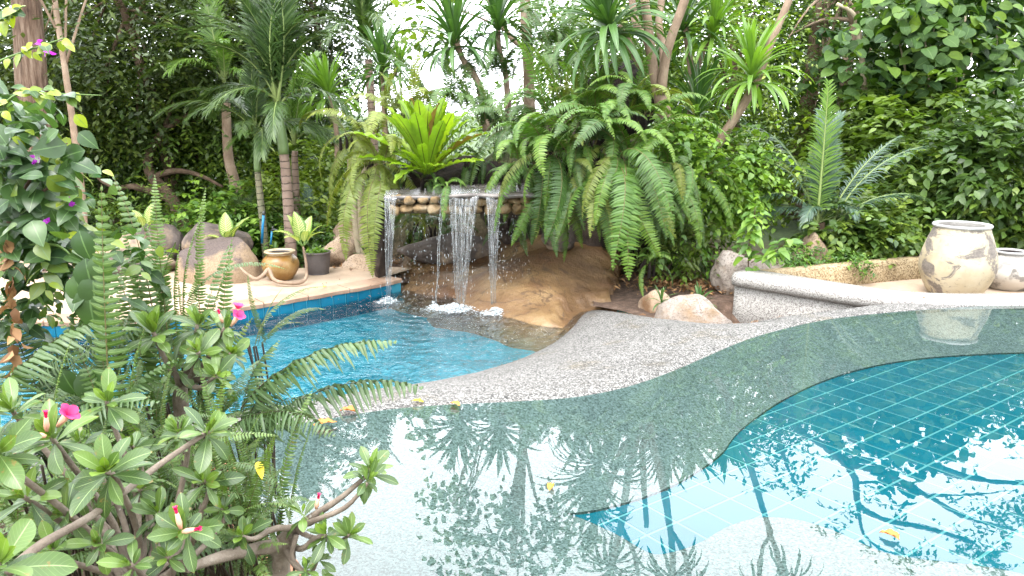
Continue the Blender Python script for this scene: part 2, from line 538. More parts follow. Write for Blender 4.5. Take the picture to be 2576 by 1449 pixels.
b_ = ramp(nt, [(0.3, (0.05, 0.036, 0.032)), (0.7, (0.135, 0.10, 0.088))]); nt.links.new(n2.outputs['Fac'], b_.inputs['Fac'])
p = nt.nodes.new("ShaderNodeBsdfPrincipled"); p.inputs['Roughness'].default_value = 0.9
nt.links.new(mixc(nt, k.outputs[0], a.outputs['Color'], b_.outputs['Color']), p.inputs['Base Color'])
nt.links.new(bump(nt, noise_tex(nt, 24, 8, 0.68, co).outputs['Fac'], 0.7, 0.02), p.inputs['Normal'])
nt.links.new(p.outputs[0], out.inputs['Surface'])
rough_mat("granite_pale", [(0.3, (0.15, 0.12, 0.098)), (0.5, (0.25, 0.21, 0.18)), (0.75, (0.34, 0.305, 0.275))], 4, 0.88, 0.9, 20, 0.03, stain=(0.22, 0.145, 0.085), stain_scale=3, stain_lo=0.5, stain_hi=0.68, speck=((0.16, 0.13, 0.11), 90, 0.82), cracks=((0.10, 0.075, 0.055), 2.2, 0.008))
rough_mat("granite_dark", [(0.3, (0.055, 0.042, 0.038)), (0.5, (0.10, 0.08, 0.07)), (0.75, (0.20, 0.16, 0.14))], 4, 0.85, 0.6, 22, 0.02, stain=(0.30, 0.22, 0.15), stain_scale=1.6, stain_lo=0.52, stain_hi=0.62)
rough_mat("rock_wet", [(0.25, (0.07, 0.038, 0.02)), (0.45, (0.145, 0.083, 0.038)), (0.6, (0.20, 0.125, 0.056)), (0.8, (0.26, 0.19, 0.11))], 1.9, 0.38, 0.55, 14, 0.04, stain=(0.10, 0.048, 0.022), stain_scale=1.6, stain_lo=0.46, stain_hi=0.68, spec=0.5, cracks=((0.05, 0.028, 0.016), 1.3, 0.014), grain=0.28)
rough_mat("stone_ochre", [(0.3, (0.10, 0.062, 0.026)), (0.5, (0.215, 0.14, 0.065)), (0.75, (0.32, 0.25, 0.16))], 7, 0.65, 0.9, 30, 0.015, spec=0.4, stain=(0.06, 0.045, 0.03), stain_scale=6, stain_lo=0.52, stain_hi=0.68)
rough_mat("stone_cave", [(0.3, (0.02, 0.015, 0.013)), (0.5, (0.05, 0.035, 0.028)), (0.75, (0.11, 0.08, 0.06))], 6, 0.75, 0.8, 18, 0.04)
rough_mat("slab_wet", [(0.3, (0.04, 0.032, 0.028)), (0.5, (0.09, 0.075, 0.066)), (0.75, (0.18, 0.15, 0.13))], 8, 0.25, 0.5, 20, 0.015, spec=0.6)
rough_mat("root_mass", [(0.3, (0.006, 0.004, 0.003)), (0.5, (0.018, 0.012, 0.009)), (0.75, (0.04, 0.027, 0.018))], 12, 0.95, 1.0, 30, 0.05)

# ------------------------------------------------------------------ plan of the pools
Z_LOW, Z_DECK = -0.36, -0.22
W_PIX = [(-300, 1275), (60, 1196), (380, 1130), (520, 1108), (640, 1085), (780, 1062), (950, 1034), (1100, 1020), (1300, 1010), (1450, 999), (1580, 973), (1700, 931), (1780, 896), (1860, 862), (1940, 836), (2060, 808), (2180, 792), (2300, 781), (2420, 773), (2576, 766), (2760, 760), (3000, 756)]
W_LINE = spline([G(x, y, 0.0) for x, y in W_PIX], 106)
L_PIX = [(-300, 1215, Z_LOW), (60, 1146, Z_LOW), (380, 1085, Z_LOW), (520, 1064, Z_LOW), (640, 1041, Z_LOW), (780, 1018, Z_LOW), (950, 984, Z_LOW), (1100, 960, Z_LOW), (1250, 922, Z_LOW), (1340, 890, Z_LOW), (1400, 858, Z_LOW), (1440, 824, Z_LOW), (1490, 780, -0.33), (1620, 798, -0.26), (1740, 817, -0.15), (1850, 819, -0.07), (1940, 802, -0.03), (2080, 783, 0.0), (2240, 764, 0.012), (2420, 757, 0.014), (2620, 752, 0.014), (2950, 746, 0.014)]
L_LINE = spline([G(x, y, z) for x, y, z in L_PIX], 106)

# the speckled overflow edge: from under the upper water, over the rim, down to the lower pool
def build_pool_edge():
    n = len(W_LINE)
    mb = MB()
    rows = []
    cols = 15
    V = np.zeros((n, cols, 3))
    for i in range(n):
        w = W_LINE[i]; l = L_LINE[i]
        d = (l - w); d[2] = 0
        wid = np.linalg.norm(d[:2]); u = d / max(wid, 1e-6)
        drop = l[2]
        prof = [(-0.55, -0.26), (-0.30, -0.10), (-0.12, -0.03), (0.0, 0.0), (0.05, 0.009), (0.11, 0.010)]
        for j, (s, z) in enumerate(prof):
            s2 = s if s <= 0 else min(s, wid * (0.3 if s < 0.1 else 0.55))
            V[i, j] = (w[0] + u[0] * s2, w[1] + u[1] * s2, z)
        s0 = min(0.11, wid * 0.55)
        for j in range(6, 12):
            t = (j - 5) / 6.0
            s = s0 + (wid - s0) * t
            e = t ** 1.15
            z = 0.010 * (1 - t) + drop * e + 0.03 * math.sin(math.pi * t) * min(1, abs(drop) * 3)
            V[i, j] = (w[0] + u[0] * s, w[1] + u[1] * s, z)
        for j, (s, z) in zip((12, 13, 14), ((0.02, -0.07), (0.05, -0.3), (0.07, -1.0))):
            V[i, j] = (l[0] + u[0] * s, l[1] + u[1] * s, l[2] + z)
    for i in range(n):
        for j in range(cols):
            p = V[i, j]
            V[i, j, 2] += 0.004 * noise.noise(Vector(p) * 2.5) if 5 < j < 12 else 0
    F = [(i * cols + j, (i + 1) * cols + j, (i + 1) * cols + j + 1, i * cols + j + 1) for i in range(n - 1) for j in range(cols - 1)]
    under = [f for f in F if (f[0] % cols) < 3]; over = [f for f in F if (f[0] % cols) >= 3]
    mb.add(V.reshape(-1, 3), None, over); mb.add(V.reshape(-1, 3), None, under, None, 1)
    o = mb.build("pool_edge", [MAT["speckle"], MAT["speckle_shelf"]])
    tag(o, kind="structure")
    return o
build_pool_edge()

# upper pool: shallow speckled shelf round a deep tiled basin
BLOB_PIX = [(1425, 1288), (1480, 1283), (1570, 1262), (1660, 1232), (1740, 1192), (1815, 1138), (1850, 1092), (1905, 1045), (1985, 995), (2080, 952), (2190, 920), (2310, 900), (2440, 890), (2600, 884), (2900, 880), (3300, 885),
            (3300, 1700), (2900, 1560), (2700, 1475), (2576, 1440), (2450, 1418), (2310, 1402), (2217, 1384), (2094, 1330), (2000, 1303), (1910, 1299), (1830, 1322), (1760, 1362), (1690, 1386), (1635, 1388), (1560, 1346), (1480, 1308)]
Z_SHELF, Z_TILE = -0.17, -0.19
_b = [G(x, y, Z_SHELF) for x, y in BLOB_PIX]
BLOB = [tuple(p[:2]) for p in spline(_b + [_b[0]], 120)][:-1]
BED_EDGE = [G(380, 1130, 0), G(520, 1150, 0), G(585, 1200, 0), G(600, 1290, 0), G(650, 1380, 0), G(735, 1450, 0), Vector((-0.42, 1.95, 0)), Vector((0.1, 1.55, 0)), Vector((1.2, 1.3, 0)), Vector((3.5, 1.0, 0)), Vector((8, 0.8, 0))]
UP_OUT = [tuple(p[:2]) for p in W_LINE[10:]] + [(9.5, 6.8), (9.5, 0.8)] + [tuple(p[:2]) for p in BED_EDGE[::-1][:-1]]

def shelf_z(V):
    d = dist_line(V[:, :2], [tuple(p[:2]) for p in W_LINE])
    return np.where(d < 0.55, -0.012 - 0.16 * np.clip(d / 0.55, 0, 1), Z_SHELF - 0.001) - 0.006
V, F = region(UP_OUT, [BLOB], np.arange(-3, 9.5, 0.22), np.arange(0.8, 7.5, 0.22), shelf_z)
o = MB().add(V, F).build("pool_shelf", MAT["speckle_shelf"]); tag(o, kind="structure")

up_basin = empty("upper_pool_floor", (1.5, 3.5, Z_TILE)); tag(up_basin, kind="structure")
mb = MB()
n = len(BLOB)
B = np.array(BLOB)
V = np.vstack([np.column_stack([B, np.full(n, Z_SHELF - 0.006)]), np.column_stack([B, np.full(n, Z_TILE - 0.05)])])
mb.add(V, None, [(i, (i + 1) % n, n + (i + 1) % n, n + i) for i in range(n)])
mb.build("basin_wall", MAT["speckle_shelf"], up_basin)
V, F = region(BLOB, [], np.arange(-1, 10, 1.0), np.arange(1, 7, 1.0), lambda v: np.full(len(v), Z_TILE - 0.001))
MB().add(V, F).build("grout", MAT["grout_teal"], up_basin)

def box_mesh(name, sx, sy, sz, bev, mat):
    bm = bmesh.new()
    bmesh.ops.create_cube(bm, size=1.0)
    for v in bm.verts:
        v.co = Vector((v.co.x * sx, v.co.y * sy, v.co.z * sz))
    if bev:
        bmesh.ops.bevel(bm, geom=list(bm.edges), offset=bev, segments=1, affect='EDGES')
    me = bpy.data.meshes.new(name); bm.to_mesh(me); bm.free()
    me.materials.append(mat)
    return me

TS = 0.187
tile_me = box_mesh("tile", TS - 0.013, TS - 0.013, 0.02, 0.003, MAT["tile_teal"])
ta = math.radians(36)
cand = []
ox, oy = G(2000, 1150, Z_TILE)[:2]
for i in range(-30, 31):
    for j in range(-30, 31):
        x = ox + TS * (i * math.cos(ta) - j * math.sin(ta)); y = oy + TS * (i * math.sin(ta) + j * math.cos(ta))
        cand.append((x, y))
c = np.array(cand)
near = in_poly(c, BLOB) | (dist_line(c, BLOB + [BLOB[0]]) < TS * 0.75)
c = c[near & (c[:, 1] > 2.3) & (np.abs(c[:, 0]) < c[:, 1] * 0.68 + 0.25)]
c = c[np.argsort(c[:, 1])][:296]
for x, y in c:
    t = link("tile", tile_me, up_basin)
    t.matrix_basis = Matrix.Translation((x, y, Z_TILE - 0.007)) @ Matrix.Rotation(ta, 4, 'Z')

V, F = region([tuple((np.array(p) + 0.0)) for p in UP_OUT], [], np.arange(-3, 9.5, 0.5), np.arange(0.8, 7.5, 0.5), lambda v: np.zeros(len(v)) + 0.0015)
o = MB().add(V, F).build("upper_pool_water", MAT["water_still"]); tag(o, kind="structure")

# lower pool
COP_PIX = [(-420, 793), (-200, 800), (0, 806), (130, 809), (240, 808), (420, 797), (617, 770), (740, 751), (859, 730), (950, 714), (1012, 701)]
COP = [G(x, y, Z_DECK) for x, y in COP_PIX]
COP_LINE = spline(COP, 60)
LOW_OUT = [tuple(p[:2]) for p in COP_LINE] + [(-0.95, 9.1), (-0.2, 9.3), (0.6, 8.6), (0.85, 7.75)] + [tuple(p[:2]) for p in L_LINE[:61][::-1]] + [(-7.5, 4.0)]
V, F = region(LOW_OUT, [], np.arange(-8, 1, 0.4), np.arange(4, 9.5, 0.4), lambda v: np.full(len(v), Z_LOW))
nv = len(V); _n = len(LOW_OUT)
mb = MB().add(V, F)
idx = [int(np.argmin(np.linalg.norm(V[:, :2] - np.array(p), axis=1))) for p in LOW_OUT]
Vb = np.vstack([V[idx], V[idx] * [1, 1, 0] + [0, 0, -1.15]])
mb.add(Vb, None, [(i, (i + 1) % _n, _n + (i + 1) % _n, _n + i) for i in range(_n)], None, 1)
mb.add(V * [1, 1, 0] + [0, 0, -1.15], F[:, ::-1], None, None, 1)
o = mb.build("lower_pool_water", [MAT["water_lively"], MAT["water_side"]]); tag(o, kind="structure")
V, F = region([(-9, 3.6), (1.4, 3.6), (1.4, 9.6), (-9, 9.6)], [], np.arange(-8, 1, 1), np.arange(4, 9.5, 1), lambda v: np.full(len(v), -0.53))

m, nt, out = new_mat("pool_floor_blue")
co = wcoord(nt)
br = nt.nodes.new("ShaderNodeTexBrick")
br.offset = 0.0
br.inputs['Scale'].default_value = 5.0
br.inputs['Brick Width'].default_value = 0.5; br.inputs['Row Height'].default_value = 0.5
br.inputs['Mortar Size'].default_value = 0.012
br.inputs['Color1'].default_value = (0.002, 0.245, 0.315, 1); br.inputs['Color2'].default_value = (0.003, 0.28, 0.35, 1); br.inputs['Mortar'].default_value = (0.02, 0.30, 0.39, 1)
nt.links.new(co, br.inputs['Vector'])
p = nt.nodes.new("ShaderNodeBsdfPrincipled"); nt.links.new(br.outputs['Color'], p.inputs['Base Color'])
nt.links.new(p.outputs[0], out.inputs['Surface'])
low_basin = empty("lower_pool_basin", (-2, 7, -0.74)); tag(low_basin, kind="structure")
MB().add(V, F).build("basin_floor", MAT["pool_floor_blue"], low_basin)
mb = MB()
n = len(COP_LINE)
cn = np.array(COP_LINE); cdir = unit(np.gradient(cn, axis=0)); cnor = np.column_stack([cdir[:, 1], -cdir[:, 0], np.zeros(n)])  # towards the water
base = cn.copy(); base += cnor * -0.03
V = np.vstack([base + [0, 0, -0.03], base * [1, 1, 0] + [0, 0, -0.8]])
mb.add(V, None, [(i, i + 1, n + i + 1, n + i) for i in range(n - 1)])
mb.build("basin_wall", MAT["grout_blue"], low_basin)
# waterline tiles, two rows
seg = np.concatenate([[0], np.cumsum(np.linalg.norm(np.diff(base[:, :2], axis=0), axis=1))])
wt = 0.155
wt_me = box_mesh("waterline_tile", wt - 0.012, 0.012, wt - 0.012, 0.002, MAT["tile_blue"])
k = 0
for row in range(2):
    s = 0.1
    while s < seg[-1] - 0.1:
        x = np.interp(s, seg, base[:, 0]); y = np.interp(s, seg, base[:, 1])
        dx = np.interp(s, seg, cdir[:, 0]); dy = np.interp(s, seg, cdir[:, 1])
        if abs(x) < y * 0.72:
            t = link("tile", wt_me, low_basin)
            t.matrix_basis = Matrix.Translation((x + dy * 0.004, y - dx * 0.004, Z_DECK - 0.045 - wt * (0.5 + row))) @ Matrix.Rotation(math.atan2(dy, dx), 4, 'Z')
        s += wt

# sandy deck with a coping of flat stones
deck_out = [tuple((p + nn * -0.26)[:2]) for p, nn in zip(cn, cnor)][::-1]
DECK_BACK = [(-8.5, 6.4), (-8.5, 9.6), (-5.6, 9.6), (-4.2, 9.25), (-3.2, 9.4), (-2.75, 9.25), (-2.1, 9.35), (-1.55, 9.4), (-1.2, 9.25)]
DECK_OUT = deck_out + DECK_BACK
def deck_z(v):
    return np.array([Z_DECK - 0.004 + 0.006 * noise.noise(Vector((x * 1.2, y * 1.2, 0))) for x, y in v[:, :2]])
V, F = region(DECK_OUT, [], np.arange(-8.5, -1, 0.25), np.arange(6, 9.6, 0.25), deck_z)
deck = MB().add(V, F).build("pool_deck", MAT["deck_sand"]); tag(deck, kind="structure")
rng = random.Random(4)
s = 0.0
while s < seg[-1] - 0.05:
    ln = rng.uniform(0.42, 0.62); e = min(s + ln - 0.012, seg[-1])
    mb = MB(); Vv = []
    st = np.linspace(s, e, 5)
    for q in st:
        c0 = np.array([np.interp(q, seg, cn[:, a]) for a in range(3)]); nn = np.array([np.interp(q, seg, cnor[:, a]) for a in range(3)])
        jo = rng.uniform(-0.008, 0.012); ji = -0.27
        for off, dz in ((ji, -0.045), (ji, 0.004), (jo - 0.012, 0.004 + rng.uniform(-0.003, 0.003)), (jo, -0.008), (jo - 0.006, -0.045)):
            pnt = c0 + nn * off; Vv.append((pnt[0], pnt[1], Z_DECK + dz))
    F4 = [(i * 5 + j, i * 5 + (j + 1) % 5, (i + 1) * 5 + (j + 1) % 5, (i + 1) * 5 + j) for i in range(4) for j in range(5)]
    mb.add(Vv, [(0, 2, 1), (0, 3, 2), (0, 4, 3), (20, 21, 22), (20, 22, 23), (20, 23, 24)], F4)
    mb.build("coping_stone", MAT["coping"], deck, smooth=False)
    s += ln

wall_pts = [P(1862, 690, 7.45), P(1960, 700, 7.18), P(2090, 712, 6.92), P(2220, 728, 6.72), P(2360, 738, 6.62), P(2520, 745, 6.62), P(2750, 750, 6.7), P(3050, 750, 6.9)]
wall_path = spline([(p.x, p.y, z) for p, z in zip(wall_pts, (0, -0.005, -0.025, -0.05, -0.068, -0.075, -0.075, -0.075))], 48)
HOLLOW = [tuple(p[:2]) for p in L_LINE[66:]] + [tuple(p[:2]) for p in wall_path[::-1]]
# ground: one sheet to the horizon, with openings for the two pools
xs = np.concatenate([np.arange(-400, -12, 40), np.arange(-12, 14, 0.35), np.arange(14, 400, 40)])
ys = np.concatenate([np.arange(-60, -2, 15), np.arange(-2, 20, 0.35), np.arange(20, 900, 60)])
UP_HOLE = UP_OUT
def ground_z(v):
    z = np.full(len(v), -0.27)
    up = np.array([(tuple(p[:2])) for p in UP_OUT])
    x, y = v[:, 0], v[:, 1]
    # bank round the upper pool, bed in front, deck terrace on the right
    z = np.where((y < 3.0), 0.03, z)
    dbed = dist_line(v[:, :2], [tuple(p[:2]) for p in BED_EDGE])
    z = np.where((x < 0.3) & (y < 4.6) & (y >= 3.0), np.maximum(z, 0.03 - 0.25 * np.clip(y - 3.0, 0, 9)), z)
    z = np.where((x > 2.2) & (y > 6.0), -0.17, z)
    z = np.where((x > 0.9) & (x <= 2.2) & (y > 6.0), -0.27 + 0.10 * (x - 0.9) / 1.3, z)
    # mound behind the falls
    z += 1.25 * np.exp(-(((x - 0.9) / 1.3) ** 2 + ((y - 10.9) / 1.0) ** 2))
    z += 0.95 * np.exp(-((y - 10.75) / 0.55) ** 2) * np.clip((x + 2.1) / 0.8, 0, 1) * np.clip((2.6 - x) / 0.8, 0, 1)
    z += np.where(y > 12, 0.02 * (y - 12), 0) * (y < 60) + np.where(y >= 60, 0.96, 0)
    nz = np.array([0.05 * noise.noise(Vector((a * 0.9, b * 0.9, 3))) + 0.02 * noise.noise(Vector((a * 4, b * 4, 1))) for a, b in v[:, :2]])
    z = np.where(in_poly(v[:, :2], HOLLOW) & (x > 1.9), -0.6, z)
    return z - 0.03 + nz * 0.6
low_hole = [tuple((p + nn * -0.10)[:2]) for p, nn in zip(cn, cnor)] + LOW_OUT[len(cn):]
lset = [tuple((l + (l - w) * 0.0)[:2]) for w, l in zip(W_LINE, L_LINE)]
# one opening that holds both pools and the edge between them
open_poly = [tuple((p + nn * -0.10)[:2]) for p, nn in zip(cn, cnor)] + [(-0.95, 9.1), (-0.2, 9.3), (0.6, 8.6), (0.85, 7.75)] + lset[60:] + [(9.6, 6.8), (9.6, 0.8)] + [tuple(p[:2]) for p in BED_EDGE[::-1]] + [tuple(W_LINE[5][:2]), tuple(W_LINE[0][:2]), (-7.0, 4.4)]
V, F = region([(-400, -60), (400, -60), (400, 900), (-400, 900)], [open_poly], xs, ys, ground_z)
o = MB().add(V, F).build("ground", MAT["ground_mix"]); tag(o, kind="structure")

# ------------------------------------------------------------------ boulders and stones
def rock_mesh(name, size, seed, mat, cuts=9, sub=4, rough=0.12, cutlo=0.62, cuthi=0.95, box=1.0):
    rng = random.Random(seed)
    bm = bmesh.new()
    bmesh.ops.create_icosphere(bm, subdivisions=sub, radius=1.0)
    planes = []
    for _ in range(cuts):
        n = Vector((rng.gauss(0, 1), rng.gauss(0, 1), rng.gauss(0, 0.8))).normalized()
        planes.append((n, rng.uniform(cutlo, cuthi)))
    for v in bm.verts:
        p = v.co.copy()
        if box < 1.0:
            p = Vector([math.copysign(abs(c_) ** box, c_) for c_ in p]) * 0.9
        for n, d in planes:
            e = p.dot(n) - d
            if e > 0:
                p -= n * e * 0.93
        k = 1 + rough * fbm(p, 1.6, 5, seed) + rough * 0.22 * fbm(p, 6, 4, seed + 3)
        v.co = Vector((p.x * k * size[0], p.y * k * size[1], p.z * k * size[2]))
    me = bpy.data.meshes.new(name); bm.to_mesh(me); bm.free()
    me.polygons.foreach_set("use_smooth", np.full(len(me.polygons), True))
    me.materials.append(mat)
    return me

def rock(name, loc, size, seed, mat, label=None, cat="rock", rot=0.0, parent=None, group=None, **kw):
    o = link(name, rock_mesh(name, size, seed, MAT[mat], **kw), parent)
    o.matrix_basis = Matrix.Translation(loc) @ Matrix.Rotation(rot, 4, 'Z')
    if label: tag(o, label, cat, group)
    return o

# left, on and behind the sandy deck
c = P(560, 650, 8.75)
rock("boulder", (c.x, 8.75, -0.16), (0.58, 0.42, 0.45), 5, "granite_weathered", "large sandy boulder with dark top beside the brown glazed jar", "boulder", cuts=8, rough=0.10)
c = P(545, 615, 9.3)
rock("boulder", (c.x, 9.35, 0.02), (0.42, 0.36, 0.34), 8, "granite_dark", "dark weathered boulder rising behind the large sandy boulder", "boulder", cuts=6, rough=0.08)
c = P(300, 640, 9.0)
rock("boulder", (c.x, 9.1, -0.1), (0.62, 0.35, 0.30), 12, "granite_dark", "low dark boulder behind the ferns at the edge of the deck", "boulder", cuts=6)
c = P(395, 618, 9.5)
rock("boulder", (c.x, 9.6, 0.0), (0.35, 0.3, 0.3), 17, "granite_dark", "small dark boulder among shrubs left of the boulder pair", "boulder", cuts=6)
c = P(845, 625, 9.5)
rock("boulder", (c.x, 9.6, -0.1), (0.24, 0.3, 0.24), 21, "granite_tan", "brown rock with flat face right behind the dark pot", "rock", cuts=7)
c = P(878, 592, 9.9)
rock("boulder", (c.x, 10.1, -0.05), (0.34, 0.3, 0.30), 24, "granite_tan", "brown rock at the foot of the small bare tree", "rock", cuts=7)
c = P(905, 655, 9.2)
rock("boulder", (c.x + 0.05, 9.3, -0.22), (0.30, 0.22, 0.17), 27, "granite_tan", "low brown rock on leaf litter beside the left hanging ferns", "rock", cuts=7)
# right, between pool edge and shrubs
c = P(1862, 645, 7.9)
rock("boulder", (c.x, 7.95, -0.06), (0.27, 0.26, 0.33), 31, "granite_pale", "blocky pinkish boulder behind the leafy sapling", "boulder", cuts=9)
c = P(1925, 668, 7.9)
rock("boulder", (c.x + 0.05, 8.0, -0.10), (0.30, 0.22, 0.22), 34, "granite_pale", "rounded tan boulder half hidden by the leafy sapling", "boulder", cuts=7)
c = P(1650, 745, 7.35)
rock("boulder", (c.x, 7.4, -0.27), (0.17, 0.20, 0.20), 41, "granite_tan", "upright tan rock by the tip of the hanging ferns", "rock", cuts=8)
c = P(1750, 785, 6.85)
rock("boulder", (c.x, 6.95, -0.26), (0.36, 0.30, 0.24), 46, "granite_pale", "broad white rock where pool edge meets the low wall", "boulder", cuts=8, rough=0.09)
# peaked boulder
def peak_rock():
    bm = bmesh.new()
    bmesh.ops.create_icosphere(bm, subdivisions=4, radius=1.0)
    for v in bm.verts:
        p = v.co
        t = (p.z + 1) / 2
        w = (1 - t) ** 0.75 * 1.05 + 0.03
        x = p.x * w / max(0.25, math.sqrt(max(0.0, 1 - p.z * p.z)) + 0.12) * 0.36 - 0.07 * t
        y = p.y * 0.3 * (1.15 - 0.6 * t)
        k = 1 + 0.10 * fbm(p, 1.8, 5, 6) + 0.04 * fbm(p, 7, 4, 2)
        v.co = Vector((x * k, y * k, (t * 0.58 - 0.12) * (1 + 0.05 * fbm(p, 2.5, 4, 9))))
    me = bpy.data.meshes.new("boulder"); bm.to_mesh(me); bm.free()
    me.polygons.foreach_set("use_smooth", np.full(len(me.polygons), True)); me.materials.append(MAT["granite_tan"])
    o = link("boulder", me)
    c = P(2058, 670, 8.4)
    o.location = (c.x, 8.45, -0.12)
    tag(o, "pointed pinkish boulder shaped like a small peak", "boulder")
peak_rock()

# the great wet slab the falls run down to
SLAB_W = [G(x, y, Z_LOW) for x, y in ((985, 706), (1020, 722), (1110, 752), (1200, 778), (1262, 792), (1330, 810), (1400, 826), (1450, 826), (1530, 790))]
SLAB_L = [tuple(p[:2]) for p in spline(SLAB_W, 40)]
slab_out = [(-1.35, 9.7), (-1.45, 8.75), (-1.75, 8.0), (-1.5, 7.3), (-0.9, 6.6), (-0.1, 6.1), (0.4, 6.2), (0.92, 6.75), (1.15, 7.4), (1.75, 8.2), (1.9, 9.6)]
inland = SLAB_L + [(1.5, 9.9), (-1.4, 9.9)]
def slab_z(v):
    d = dist_line(v[:, :2], SLAB_L)
    s = np.where(in_poly(v[:, :2], inland), d, -d)
    x, y = v[:, 0], v[:, 1]
    z = np.where(s > 0, Z_LOW + 0.31 * s ** 0.92 + 0.02, Z_LOW + 0.22 * s - 0.9 * s * s)
    cap = 0.16 + 0.12 * np.cos((x - 0.1) * 1.6)
    z = np.where(z > cap, cap + (z - cap) * 0.15, z)
    out = []
    for a, b, c_, ss in zip(x, y, z, s):
        q = Vector((a, b, 0))
        ridge = abs(noise.noise(Vector((a * 1.1 + b * 0.75, b * 1.3 - a * 0.35, 2.7))))
        out.append(c_ + (0.10 * noise.noise(q * 1.3) + 0.05 * noise.noise(q * 3.1) - 0.05 * max(0, 0.12 - ridge) / 0.12 + 0.012 * noise.noise(q * 11)) * (1 if ss > 0 else 1.3))
    # keep the rock under the pebbled rim
    z = np.array(out)
    dl = dist_line(v[:, :2], [tuple(p[:2]) for p in L_LINE[50:72]])
    return np.where((dl < 0.2) & (x > 0.1), np.minimum(z, Z_LOW - 0.02 + dl * 0.25), z)
V, F = region(slab_out, [], np.arange(-1.8, 2, 0.06), np.arange(5.7, 9.7, 0.06), slab_z)
o = MB().add(V, F).build("rock_slab", MAT["rock_wet"])
tag(o, "huge wet brown rock slab sloping into the pool under the falls", "rock")

# ------------------------------------------------------------------ low wall, terrace, jars
def extrude_path(name, path, prof, mat, parent=None, caps=True):
    """prof: (offset to the right of travel, z)"""
    path = np.array([tuple(p) for p in path], float)
    T = unit(np.gradient(path[:, :2], axis=0)); R = np.column_stack([T[:, 1], -T[:, 0]])
    k = len(prof); V = []
    for p, r in zip(path, R):
        for o_, z in prof:
            V.append((p[0] + r[0] * o_, p[1] + r[1] * o_, p[2] + z))
    F4 = [(i * k + j, (i + 1) * k + j, (i + 1) * k + (j + 1) % k, i * k + (j + 1) % k) for i in range(len(path) - 1) for j in range(k)]
    mb = MB(); mb.add(V, None, F4)
    me = mb.mesh(name, mat)
    if caps:
        bm = bmesh.new(); bm.from_mesh(me)
        bmesh.ops.holes_fill(bm, edges=[e for e in bm.edges if e.is_boundary], sides=0)
        bm.to_mesh(me); bm.free()
        me.polygons.foreach_set("use_smooth", np.full(len(me.polygons), True))
    return link(name, me, parent)

lw = empty("low_wall", (wall_path[0][0], wall_path[0][1], -0.2), "low curved wall with thick rounded speckled cap beside the still pool", "wall")
capR = []
for i in range(14):   # rounded nose facing the pool, flat-ish top behind
    a = math.radians(-100 + i * 200 / 13)
    capR.append((0.10 + 0.075 * math.cos(a), 0.045 + 0.072 * math.sin(a)))
cap_prof = capR[:] + [(-0.18, 0.105), (-0.20, 0.03), (-0.02, -0.026)]
extrude_path("cap", wall_path, cap_prof, MAT["speckle_pale"], lw)
extrude_path("wall_body", wall_path, [(0.115, -0.6), (0.10, -0.024), (-0.10, -0.024), (-0.10, -0.6)], MAT["speckle_pale"], lw)

# paved terrace behind the wall (carries the jars)
tpts = [tuple(p[:2] + np.array([0.0, 0.12])) for p in wall_path]
TERR = tpts + [(6.5, 9.5), (4.6, 8.35), (3.0, 7.75)]
V, F = region(TERR, [], np.arange(2, 6.5, 0.3), np.arange(6.5, 9.5, 0.3), lambda v: np.full(len(v), -0.13) + 0.004 * np.sin(v[:, 0] * 5))
o = MB().add(V, F).build("terrace", MAT["deck_sand"]); tag(o, kind="structure")
tw = spline([(p.x, p.y, 0) for p in (P(1905, 690, 7.5), P(1990, 680, 7.62), P(2150, 668, 7.95), P(2330, 657, 8.3), P(2600, 650, 8.75), P(2900, 648, 9.2))], 30)
o = extrude_path("planter_wall", tw, [(0.06, -0.4), (0.06, 0.075), (0.045, 0.095), (-0.07, 0.095), (-0.08, 0.075), (-0.08, -0.4)], MAT["speckle_tan"])
tag(o, "low tan washed pebble wall behind the tall cracked jar", "wall")

def lathe(mb, prof, seg=48, m=0, wob=0.0, seed=0):
    V = []
    for r, z in prof:
        for k in range(seg):
            a = 2 * math.pi * k / seg
            rr = r * (1 + wob * noise.noise(Vector((math.cos(a) * 2, math.sin(a) * 2, z * 4 + seed))))
            V.append((rr * math.cos(a), rr * math.sin(a), z))
    F = [(i * seg + k, i * seg + (k + 1) % seg, (i + 1) * seg + (k + 1) % seg, (i + 1) * seg + k) for i in range(len(prof) - 1) for k in range(seg)]
    mb.add(V, None, F, None, m)
    return mb

def smooth_prof(p, n=40):
    return [tuple(q[:2]) for q in spline([(a, b, 0) for a, b in p], n)]

# flaking cream paint over grey clay
m, nt, out = new_mat("jar_flaked")
co = wcoord(nt)
mp = nt.nodes.new("ShaderNodeMapping"); mp.inputs['Scale'].default_value = (1, 1, 1.6); nt.links.new(co, mp.inputs['Vector'])
n1 = noise_tex(nt, 3.3, 9, 0.68, mp.outputs[0], 0.7)
k = nt.nodes.new("ShaderNodeMapRange"); k.inputs[1].default_value = 0.50; k.inputs[2].default_value = 0.545; nt.links.new(n1.outputs['Fac'], k.inputs[0])
n2 = noise_tex(nt, 3.0, 6, 0.6, co)
cream = ramp(nt, [(0.3, (0.22, 0.175, 0.105)), (0.5, (0.35, 0.30, 0.205)), (0.75, (0.42, 0.38, 0.29))]); nt.links.new(n2.outputs['Fac'], cream.inputs['Fac'])
n3 = noise_tex(nt, 24, 5, 0.7, mp.outputs[0])
grey = ramp(nt, [(0.3, (0.085, 0.07, 0.06)), (0.7, (0.19, 0.165, 0.145))]); nt.links.new(n3.outputs['Fac'], grey.inputs['Fac'])
scr = noise_tex(nt, 13, 6, 0.75, mp.outputs[0], 1.0)
k2 = nt.nodes.new("ShaderNodeMapRange"); k2.inputs[1].default_value = 0.55; k2.inputs[2].default_value = 0.64; nt.links.new(scr.outputs['Fac'], k2.inputs[0])
fac = math_n(nt, 'MAXIMUM', k.outputs[0], math_n(nt, 'MULTIPLY', k2.outputs[0], 0.55))
